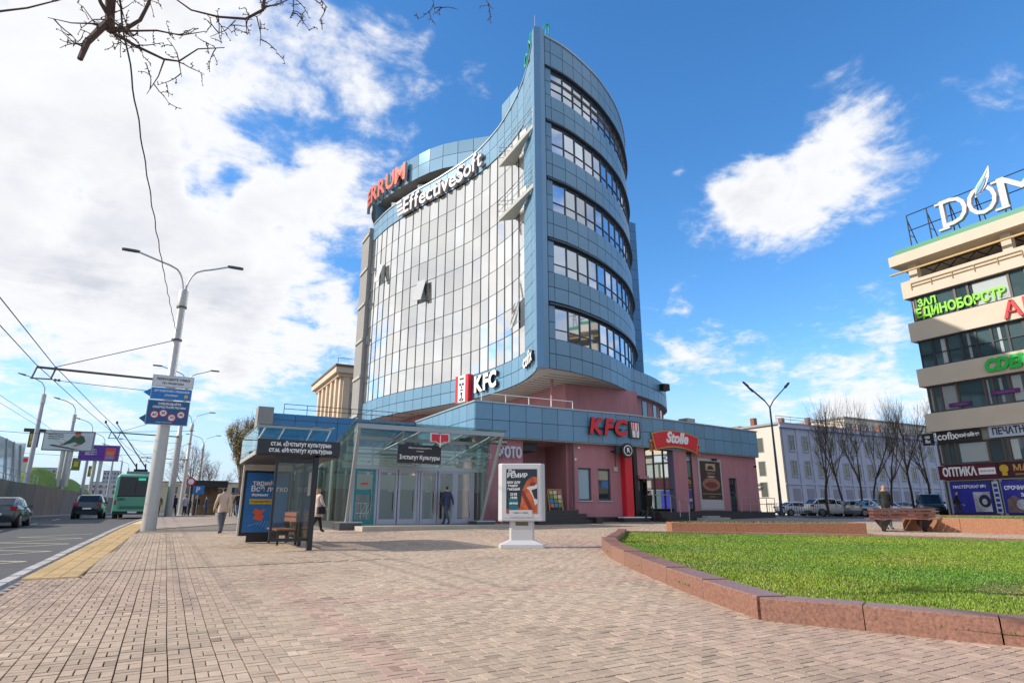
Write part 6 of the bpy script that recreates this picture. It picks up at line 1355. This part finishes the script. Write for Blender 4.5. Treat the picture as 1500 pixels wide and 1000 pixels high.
t = ysign('window_poster', 21.1, 16.0, 1.15, 3.2, ub, 'ultramarine window poster reading СРОЧНАЯ at the picture edge', 'poster', DX - .09, .02); ytext(t, 'СРОЧНАЯ', .33, 20.95, 2.75, textw, DX - .115, .006, .015, 1.35, al='LEFT'); ytext(t, 'ЗАМЕНА', .3, 20.1, 2.3, textw, DX - .115, .006, .01, al='LEFT')
MB().prism([(DX - .118, 20.95, 1.2), (DX - .118, 20.9, 2.0), (DX - .118, 20.5, 2.3), (DX - .118, 20.2, 2.1), (DX - .118, 19.4, 2.0), (DX - .118, 18.9, 1.2)], (.004, 0, 0)).build('hand_photo', M('photo_brown', (.16, .10, .10), .5, var=.5, vs=4), t); MB().tube([(DX - .124, 20.1, 1.7), (DX - .119, 20.1, 1.7)], .33, 16).build('watch_photo', M('photo_silver', (.4, .42, .5), .4, var=.4, vs=5), t)
# roof letters with their steel frame
rl_ = thing('roof_letter_sign', (DX, 19, 21.2), 'giant white letters DOM with a blue green leaf on a roof frame', 'letter sign')
mb = MB()
for y in (24.0, 22.5, 20.9, 19.2, 17.6, 15.9):
    mb.tube([(DX + .35, y, 21), (DX + .35, y, 23.9)], .05, 5); mb.tube([(DX + 1.6, y, 21), (DX + .35, y, 23.6)], .04, 5); mb.tube([(DX + .35, y, 22.2), (DX + 1.0, y, 22.2)], .03, 5)
for z in (22.6, 23.9): mb.tube([(DX + .35, 24.0, z), (DX + .35, 15, z)], .04, 5)
mb.build('letter_frame', black, rl_)
bigw = M('roof_letter_white', (.52, .47, .51), .45)
def big(ch, yc, w, z, h): return ytext(rl_, ch, h, yc, z, bigw, DX - .1, .35, 0, w, name='letter')
big('D', 20.5, 1.75, 22.5, 3.1); big('O', 18.62, 1.85, 22.5, 3.1); big('M', 16.2, 2.7, 22.5, 3.1)
for (ya, yb, z) in ((21.65, 20.9, 21.40), (21.65, 20.9, 23.45), (17.95, 17.1, 21.40), (15.4, 14.6, 21.40), (17.9, 17.2, 23.45), (15.4, 14.7, 23.45)): db('serif', bigw, DX - .27, ya, z, DX + .06, yb, z + .16, rl_)
def leaf3(pts, mt, x): MB().prism([(x, y, z) for y, z in pts], (.05, 0, 0)).build('leaf', mt, rl_)
leaf3([(18.95, 22.9), (18.75, 23.7), (18.2, 24.3), (17.75, 24.9), (17.85, 24.1), (18.15, 23.5), (18.6, 23.05)], textw, DX - .36)
leaf3([(18.9, 23.0), (18.68, 23.68), (18.15, 24.2), (17.85, 24.6), (18.25, 23.85), (18.6, 23.45)], M('leaf_teal', (.02, .32, .30), .4), DX - .40); leaf3([(18.85, 23.0), (18.5, 23.5), (18.0, 24.1), (18.2, 23.6), (18.55, 23.15)], M('leaf_blue', (.02, .10, .40), .4), DX - .42)

# ================================================================ pale three storey building behind the parked cars
pb_ = thing('pale_building', (90, 60, .8), 'pale lilac three storey building with a cream end wall and flat pilasters', 'building')
pw = M('pale_lilac_render', (.43, .44, .53), .85, var=.05, vs=.6); pe = M('cream_end_render', (.60, .56, .49), .85, var=.04, vs=.6)
PX, PY, PZ = 76.5, 59.5, 13.2
box('front_wall', pw, pb_, PX, PY + .02, .6, 135, PY + .3, PZ); box('end_wall', pe, pb_, PX - .02, PY, .6, PX + .3, PY + 22, PZ + .2); box('roof', M('roof_grey', (.30, .30, .31), .7), pb_, PX - .3, PY - .3, PZ + .2, 135, PY + 22, PZ + .5); box('cornice', pw, pb_, PX - .25, PY - .35, PZ - .25, 135, PY, PZ + .198)
box('string_course', pw, pb_, PX, PY - .12, 4.9, 135, PY + .02, 5.1)
wfl = M('pale_window_frame', (.38, .38, .36), .6)
for i in range(17):
    x = PX + 1.6 + 3.0 * i; box('pilaster', pw, pb_, x + 1.75, PY - .10, .7, x + 2.45, PY + .018, 12.9 - .0)
    for z0, hh in ((6.1, 2.3), (9.7, 2.3)):
        f = MB()
        for (a, b, c, d) in ((0, 0, 1.3, .09), (0, hh - .09, 1.3, hh), (0, .09, .09, hh - .09), (1.21, .09, 1.3, hh - .09), (.61, .09, .69, hh - .09), (.09, hh * .68, .61, hh * .68 + .07), (.69, hh * .68, 1.21, hh * .68 + .07)): f.box(x + a, PY - .06, z0 + b, x + c, PY + .02, z0 + d)
        w_ = f.build('window', wfl, pb_); box('pane', M('warm_glass', (.06, .06, .045), .08, spec=.8, rnd=.6), w_, x + .09, PY - .015, z0 + .09, x + 1.21, PY + .0, z0 + hh - .09); box('sill', pw, w_, x - .08, PY - .16, z0 - .1, x + 1.38, PY - .065, z0 - .02)
    w_ = box('blind_niche', M('niche_lilac', (.27, .255, .30), .85), pb_, x - .1, PY - .03, 1.3, x + 1.4, PY + .018, 4.4)
for i in range(3):
    for z0 in (3.2, 6.2, 9.6): w_ = box('window', wfl, pb_, PX - .06, PY + 3 + 5 * i, z0, PX - .022, PY + 4.3 + 5 * i, z0 + 2.2); box('pane', _mats['warm_glass'], w_, PX - .09, PY + 3.1 + 5 * i, z0 + .1, PX - .062, PY + 4.2 + 5 * i, z0 + 2.1)
box('drainpipe', M('pipe_dark', (.06, .07, .09), .5), pb_, PX + .05, PY - .2, .8, PX + .2, PY - .05, PZ - .3)
for k in range(7): MB().box(PX + 2 + 6.5 * k, PY + 6, PZ + .5, PX + 2.7 + 6.5 * k, PY + 6.7, PZ + 2.0 + .5 * (k % 3)).build('chimney', M('chimney_brick', (.24, .09, .06), .85), pb_)
rail([Vector((PX, PY + .4, PZ + .5)), Vector((125, PY + .4, PZ + .5))], (.6, 1.0), [(Vector((PX + 3.2 * k, PY + .4, PZ + .5)), 1.0) for k in range(15)], 'roof_railing', galv, pb_, .05)
# doors and duct on the end wall
MB().tube([(PX - .4, PY + 4, 5.2), (PX - .4, PY + 8, 5.2), (PX - .4, PY + 9, 4.9), (PX - .4, PY + 8, 4.6), (PX - .4, PY + 4, 4.6)], .12, 6).build('wall_pipe', galv, pb_)

def flats(name, label, x0, x1, y, z1, mt, cols, rows, group=None, zb=.6, dep=12, win=True, rz=0, wm_=None):
    t = thing(name, ((x0 + x1) / 2, y, zb), label, 'building', group); box('wall', mt, t, x0, y, zb, x1, y + dep, z1); box('roof', M('far_roof', (.25, .24, .23), .8), t, x0 - .2, y - .2, z1, x1 + .2, y + dep, z1 + .35)
    wm_ = wm_ or darkglass
    if win:
        dx = (x1 - x0) / cols; dz = (z1 - zb - 1) / rows
        for i in range(cols):
            for j in range(rows): panel('window', wm_, t, (x0 + dx * (i + .25), y - .05, zb + 1 + dz * (j + .2)), (dx * .5, 0, 0), (0, .06, 0), (0, 0, dz * .5))
    return t
beige = M('far_beige_wall', (.52, .43, .31), .85, var=.1, vs=.2); fargrey = M('far_grey_wall', (.42, .42, .44), .85); farblue = M('far_blue_wall', (.34, .37, .42), .85)
def gat(px, t): return gdir(px, t)
x, y = gat(1310, 118); flats('apartment_block', 'long beige block of flats seen above the pale building roof behind the bare trees', x - 12, x + 34, y, 18.2, M('far_cream_wall', (.62, .55, .44), .85, var=.12, vs=.3), 16, 6)
x, y = gat(1400, 150); flats('apartment_block', 'second beige block farther right, half hidden by the cream building', x - 30, x + 30, y, 21, _mats['far_cream_wall'], 12, 8)
x, y = gat(1085, 112); flats('low_house', 'low pale house with a brown roof edge seen over the pink shop roof', x - 14, x + 10, y, 13.8, cream, 8, 3)
x, y = gat(1020, 105); flats('low_house', 'small terracotta house seen over the blue fascia beside the curved wing', x - 8, x + 3, y, 12.2, M('far_terracotta', (.42, .22, .16), .85), 4, 3)
x, y = gat(1150, 130); flats('low_house', 'tan house with chimneys behind the roof of the pale building', x - 12, x + 20, y, 18.0, M('far_tan', (.45, .36, .24), .85), 8, 4)

# old classical house behind the wing
OX = 2.6
oh = thing('old_house', (17 + OX, 76, .9), 'old beige house with pilasters and a heavy cornice, between tower and grey pier', 'building')
ob_ = M('old_beige_stone', (.62, .50, .38), .8, var=.1, vs=.8)
box('wall', ob_, oh, 14.4 + OX, 75, .6, 26 + OX, 88, 17.6); box('cornice', ob_, oh, 13.6 + OX, 74.2, 17.6, 26.5 + OX, 89, 18.3); box('cornice', ob_, oh, 14.0 + OX, 74.6, 17.2, 26.2 + OX, 88.5, 17.598); box('roof', M('old_roof_brown', (.16, .10, .07), .8), oh, 13.5 + OX, 74.1, 18.302, 26.6 + OX, 89, 18.6)
box('string_course', ob_, oh, 14.0 + OX, 74.6, 11.0, 26.2 + OX, 88.4, 11.6); box('string_course', ob_, oh, 13.8 + OX, 74.4, 11.602, 26.3 + OX, 88.5, 11.9)
for i in range(5):
    box('pilaster', ob_, oh, 14.7 + OX + 2.1 * i, 74.7, 11.9, 15.5 + OX + 2.1 * i, 74.998, 17.19)
    for z0 in (6.5, 12.6): w_ = box('window', wfl, oh, 15.75 + OX + 2.1 * i, 74.93, z0, 16.6 + OX + 2.1 * i, 74.999, z0 + 2.8); box('pane', darkglass, w_, 15.85 + OX + 2.1 * i, 74.9, z0 + .1, 16.5 + OX + 2.1 * i, 74.928, z0 + 2.7)
for i in range(5):
    box('side_pilaster', ob_, oh, 14.1 + OX, 76 + 2.5 * i, 11.9, 14.398 + OX, 76.8 + 2.5 * i, 17.19); box('side_window', darkglass, oh, 14.36 + OX, 77.2 + 2.5 * i, 12.6, 14.399 + OX, 78.1 + 2.5 * i, 15.4)
rail([Vector((13.8 + OX, 74.4, 18.6)), Vector((26 + OX, 74.4, 18.6))], (.8,), [(Vector((13.8 + OX + 2 * k, 74.4, 18.6)), .8) for k in range(7)], 'roof_railing', black, oh, .03)

# right street lamp and low fence
rlx, rly = gdir(1143, 52); t = thing('street_lamp', (rlx, rly, .88), 'tall dark street lamp with two upswept arms beside the pale building', 'street lamp')
dkp = M('dark_blue_pole', (.07, .09, .13), .5, .4); MB().tube([(0, 0, -.1), (0, 0, 3), (0, 0, 9.3)], [.13, .11, .07], 10).build('pole', dkp, t, True, False)
for (dx, dz) in ((-1.75, 1.9), (-1.35, 1.45), (1.55, 1.8)):
    e = Vector((dx * YC, -dx * YS, 9.2 + dz)); MB().tube([(0, 0, 9.2), Vector((dx * YC * .25, -dx * YS * .25, 9.2 + dz * .35)), e], .05, 6).build('arm', dkp, t, True, False); d_ = Vector((dx * YC, -dx * YS, dz * .9)).normalized(); MB().tube([e - d_ * .1, e, e + d_ * .5, e + d_ * .6], [.05, .12, .10, .04], 8).build('lamp_head', dkp, t, True, False)
a_, b_ = gdir(1122, 47), gdir(1200, 50); A, B = Vector(a_ + (.9,)), Vector(b_ + (.95,))
fe = thing('low_fence', A, 'thin dark low fence in front of the first parked cars', 'fence'); rail([A, B], (.25, .95), [(A.lerp(B, k / 22), .95) for k in range(23)], 'rails', M('fence_dark', (.07, .06, .055), .6), fe, .018)
sheet('verge', [gdir(1118, 44), gdir(1205, 46), gdir(1200, 50), gdir(1118, 48)], .02, grass_far)

# ================================================================ far side of the road
cwall = M('weathered_concrete', (.20, .17, .14), .92, var=.35, vs=.45, bump=.15, bs=14, stretch=(1, 1, .5))
rw_ = thing('retaining_wall', (-10.3, 70, .8), 'weathered grey concrete retaining wall along the far side of the road', 'wall')
for k in range(34):
    y0 = 8 + 6 * k; zt_ = 3.42 + .005 * max(0, y0 - 50); box('wall_panel', cwall, rw_, -10.6, y0 + .02, .3, -10.05 + random.uniform(-.012, .012), y0 + 5.98, zt_ + random.uniform(-.04, .04))
box('wall_base', concrete, rw_, -10.05, 8, .4, -9.8, 212, .92)
hill = M('bright_mound_grass', (.16, .27, .035), .9, var=.25, vs=.8, bump=.6, bs=20)
sheet('terrace_ground', [(-10.6, 6), (-10.6, 215), (-160, 215), (-160, 6)], 2.45, earth)
bm = bmesh.new(); nx, ny = 16, 40; grid = []
for i in range(nx + 1):
    row = []
    for j in range(ny + 1):
        u, v = i / nx, j / ny; x = -10.65 - 8 * u; y = 72 + 84 * v; h = 3.1 * math.sin(math.pi / 2 * min(1, u / .22)) * math.sin(math.pi * (v ** .6)) * (1 + .12 * math.sin(v * 13 + u * 4)); row.append(bm.verts.new((x, y, 3.35 + max(0, h) * (1 - .45 * v))))
    grid.append(row)
for i in range(nx):
    for j in range(ny): bm.faces.new((grid[i][j], grid[i + 1][j], grid[i + 1][j + 1], grid[i][j + 1]))
bmesh.ops.recalc_face_normals(bm, faces=bm.faces[:]); me = bpy.data.meshes.new('grass_mound'); bm.to_mesh(me); bm.free(); me.materials.append(hill)
for p in me.polygons: p.use_smooth = True
o = bpy.data.objects.new('grass_mound', me); COL.objects.link(o); tag(o, kind='structure')
# second glass metro pavilion above the wall
gp_ = thing('glass_pavilion', (-15, 64, 4), 'pale glass metro pavilion above the concrete wall at the left edge', 'pavilion')
gpm = M('hazy_glass_panel', (.60, .66, .66), .12, .25, var=.25, vs=.5, rnd=.12)
for k in range(8):
    y0 = 47 + 2.9 * k; z1 = 7.0 + .0 * k
    MB().ob((-11.6 - .0, y0 + .03, 3.4), (0, 2.84, 0), (-.06, 0, 0), (-.5, 0, z1 - 3.4)).build('glass_panel', gpm, gp_)
    MB().ob((-12.2, y0 + .03, 7.02), (0, 2.84, 0), (-6.5, 0, .4), (0, 0, .05)).build('roof_panel', gpm, gp_)
box('end_panel', gpm, gp_, -18.5, 70.2, 3.4, -11.7, 70.3, 7.2)
for k in range(9): MB().tube([(-11.5, 47 + 2.9 * k, 3.3), (-12.05, 47 + 2.9 * k, 7.05)], .06, 6).build('frame_post', fr, gp_)
rail([Vector((-10.6, 40, 3.45)), Vector((-10.6, 72, 3.45))], (.5, .95), [(Vector((-10.6, 40 + 2 * k, 3.45)), .95) for k in range(17)], 'wall_railing', galv, gp_, .025)
py = thing('station_pylon', (-12.5, 76, 3.4), 'slim white pylon with a red emblem and dark cap beside the glass pavilion', 'sign'); box('body', M('pylon_grey', (.48, .48, .50), .5), py, -12.8, 75.9, 3.3, -12.0, 76.3, 6.4); box('red_emblem', red, py, -12.6, 75.87, 5.9, -12.2, 75.898, 6.25); box('screen', textk, py, -12.5, 75.6, 7.3, -11.7, 75.9, 8.8); box('screen_picture', M('yellow_blue_picture', (.35, .28, .05), .5, var=.6, vs=3), py, -12.4, 75.57, 7.45, -11.8, 75.598, 8.6); box('cap', black, py, -13.0, 75.6, 8.8, -11.3, 76.1, 9.1); box('cap_arm', black, py, -12.2, 75.95, 6.4, -12.0, 76.1, 8.8)
# billboards
def billboard(label, xc, y, z0, w, h, rz, face, px_=0.):
    t = thing('billboard', (xc, y, 4), label, 'billboard', None, rz); MB().box(-w / 2, -.2, z0 - 4, w / 2, .25, z0 - 4 + h).build('case', M('billboard_case', (.20, .20, .22), .5), t, False, False)
    MB().box(-w / 2 + .1, -.23, z0 - 3.9, w / 2 - .1, -.205, z0 - 4.1 + h).build('face', face, t, False, False)
    for dx in (-.35, .35): MB().tube([(px_ + dx, .1, -.2), (px_ + dx, .1, z0 - 4)], .22, 10).build('post', galv, t, True, False)
    return t
def bshape(t, pts, mt, nm_, off=-.235): return MB().prism([(x, off, z) for x, z in pts], (0, .02, 0)).build(nm_, mt, t, False, False)
t = billboard('pale billboard with a man in a dark green jersey leaning over a game table', -10.0, 82, 7.55, 4.6, 2.15, R(-4), M('billboard_pale', (.50, .54, .60), .45, var=.12, vs=1))
bshape(t, [(-1.7, 4.05), (-1.4, 4.2), (1.0, 3.72), (.4, 3.7)], M('billboard_dark', (.05, .06, .08), .5), 'table'); bshape(t, [(-.5, 4.25), (.1, 4.75), (.35, 5.15), (.9, 5.35), (1.35, 5.1), (1.55, 4.6), (1.2, 4.25), (.9, 4.3), (.6, 4.5), (.2, 4.35), (-.3, 4.15)], M('billboard_green', (.03, .09, .05), .5), 'jersey', -.245)
bshape(t, [(.45, 5.1), (.7, 5.5), (1.0, 5.5), (1.05, 5.2), (.75, 5.0)], M('billboard_skin', (.35, .16, .10), .5), 'face', -.255); bshape(t, [(.45, 5.35), (.55, 5.62), (.95, 5.66), (1.05, 5.45)], M('billboard_red', (.35, .03, .03), .5), 'cap', -.262); bshape(t, [(-.75, 4.15), (-.5, 4.3), (-.25, 4.2), (-.5, 4.08)], _mats['billboard_skin'], 'hand', -.255); bshape(t, [(.5, 4.15), (.9, 4.35), (1.1, 4.2), (.7, 4.05)], _mats['billboard_skin'], 'hand', -.255)
for k in range(3): MB().box(-1.9, -.24, 5.2 - .22 * k, -.5 - .3 * (k == 2), -.228, 5.28 - .22 * k).build('text_line', M('billboard_dark', (.05, .06, .08)), t, False, False)
t = billboard('violet billboard with pink and blue squares, smaller and farther than the pale one', -8.6, 100, 7.75, 4.6, 2.1, R(-4), M('billboard_violet', (.10, .02, .30), .45, var=.3, vs=.6))
bshape(t, [(.7, 3.95), (1.9, 3.95), (1.9, 5.5), (.7, 5.5)], M('billboard_coral', (.55, .08, .08), .5), 'coral_square'); bshape(t, [(.85, 4.05), (1.7, 4.05), (1.7, 4.5), (.85, 4.5)], M('billboard_sky', (.12, .25, .7), .5), 'blue_square', -.245); bshape(t, [(.85, 4.52), (1.7, 4.52), (1.7, 5.0), (.85, 5.0)], M('billboard_orange', (.65, .2, .05), .5), 'orange_square', -.245)
text_l = [('вместе', 5.2), ('удобнее', 4.9), ('быстрее', 4.6)]
for s_, z in text_l:
    o = text('lettering', s_, .32, textw, None, (0, 0, 0), RX, NY, .01, .005); o.matrix_basis = frame((-.9, -.24, z), RX, NY); par(o, t, False)
# street lamps on the far side
def far_lamp(x, y, label):
    t = thing('street_lamp', (x, y, 3.4), label, 'street lamp', 'single armed street lamps beyond the concrete wall'); MB().tube([(0, 0, -.3), (0, 0, 3), (0, 0, 8.3)], [.22, .2, .15], 10).build('pole', M('lilac_grey_pole', (.36, .37, .42), .5, .3), t, True, False); MB().tube([(0, 0, 7.7), (0, 0, 8.6)], [.2, .19], 10).build('cap_sleeve', galv, t, True, False)
    MB().tube([(0, 0, 8.6), (-.05, 0, 9.2), (-.35, 0, 9.7), (-1.0, 0, 10.05), (-1.8, 0, 10.3)], .05, 6).build('arm', galv, t, True, False); MB().tube([(-1.7, 0, 10.27), (-2.3, 0, 10.42)], [.1, .05], 6).build('lamp_head', mull, t, True, False); return t
for x, y, lab in ((-11.4, 72, 'single armed street lamp nearest the glass pavilion above the wall'), (-10.4, 86, 'single armed street lamp right behind the pale billboard'), (-10.2, 104, 'single armed street lamp showing between the two billboards'), (-10.0, 122, 'single armed street lamp left of the violet billboard posts'), (-9.8, 142, 'single armed street lamp under the violet billboard'), (-9.6, 165, 'single armed street lamp right of the violet billboard'), (-9.4, 190, 'farthest single armed street lamp on the far side')): far_lamp(x, y, lab)
for x, y, lab in ((-10.9, 105, 'small green banner on a far lamp pole below the pale billboard'), (-10.6, 123, 'small green banner on a far lamp pole left of the violet billboard')):
    t = thing('pole_banner', (x, y, 8), lab, 'banner', None); box('cloth', M('banner_green', (.10, .16, .04), .6, var=.4, vs=3), t, x - 1.1, y - .02, 6.7, x - .1, y + .02, 8.4); box('emblem', M('banner_yellow', (.5, .4, .06), .6), t, x - .85, y - .035, 7.2, x - .35, y - .022, 7.9)
# far skyline
for px, t_, w, z1, mt, c_, r_, lab in ((58, 420, 26, 30, farblue, 8, 6, 'far bluish block of flats behind the nearest far lamp'), (85, 380, 40, 17, fargrey, 10, 3, 'far low grey building above the green mound'), (115, 400, 30, 15, farblue, 8, 3, 'far low block right of the low grey building'), (157, 360, 8.5, 24, farblue, 5, 9, 'far bluish tower block right of the green mound'), (170, 330, 26, 16, fargrey, 8, 3, 'far grey building behind the trolleybus roof'), (140, 320, 24, 13, fargrey, 8, 3, 'far low building at the right foot of the green mound'), (205, 340, 40, 15, farblue, 8, 3, 'far building hidden mostly behind the trolleybus poles'), (250, 300, 30, 14, beige, 8, 3, 'far beige building between the street lamps'), (310, 220, 40, 11, beige, 8, 2, 'far low beige building at the end of the pavement')):
    x, y = gdir(px, t_); flats('far_building', lab, x - w / 2, x + w / 2, y, z1, mt, c_, r_, 'buildings on the far skyline', .3)
# far dark shelter and road signs on the pavement
x, y = gdir(302, 60); t = thing('dark_shelter', (x, y, .9), 'far dark shelter roof on brown posts at the end of the pavement', 'shelter'); box('roof', black, t, x - 1.7, y - 1, 3.5, x + 1.7, y + 1.5, 4.15); box('back_panel', M('shelter_brown', (.16, .11, .06), .6, var=.4, vs=2), t, x - 1.1, y + .9, .9, x + 1.0, y + 1, 3.5)
for dx in (-1.4, 1.4): box('post', black, t, x + dx - .08, y - .8, .8, x + dx + .08, y - .6, 3.5)
x, y = gdir(289, 50); t = thing('parking_sign', (x, y, .9), 'square blue parking sign with a white letter P on a thin post', 'road sign'); MB().tube([(x, y, .8), (x, y, 3.1)], .04, 6).build('post', galv, t); box('plate', sb2, t, x - .42, y - .05, 2.6, x + .42, y - .02, 3.3); text('letter', 'P', .6, textw, t, (x - .05, y - .055, 2.95), RX, NY, .006, .01)
x, y = gdir(276, 54); t = thing('round_sign', (x, y, .9), 'small round red rimmed sign above the people by the second lamp post', 'road sign'); MB().tube([(x, y, .8), (x, y, 4.0)], .04, 6).build('post', galv, t); MB().tube([(x, y - .08, 3.8), (x, y - .05, 3.8)], .36, 16).build('rim', red, t); MB().tube([(x, y - .1, 3.8), (x, y - .081, 3.8)], .24, 16).build('face', textw, t)
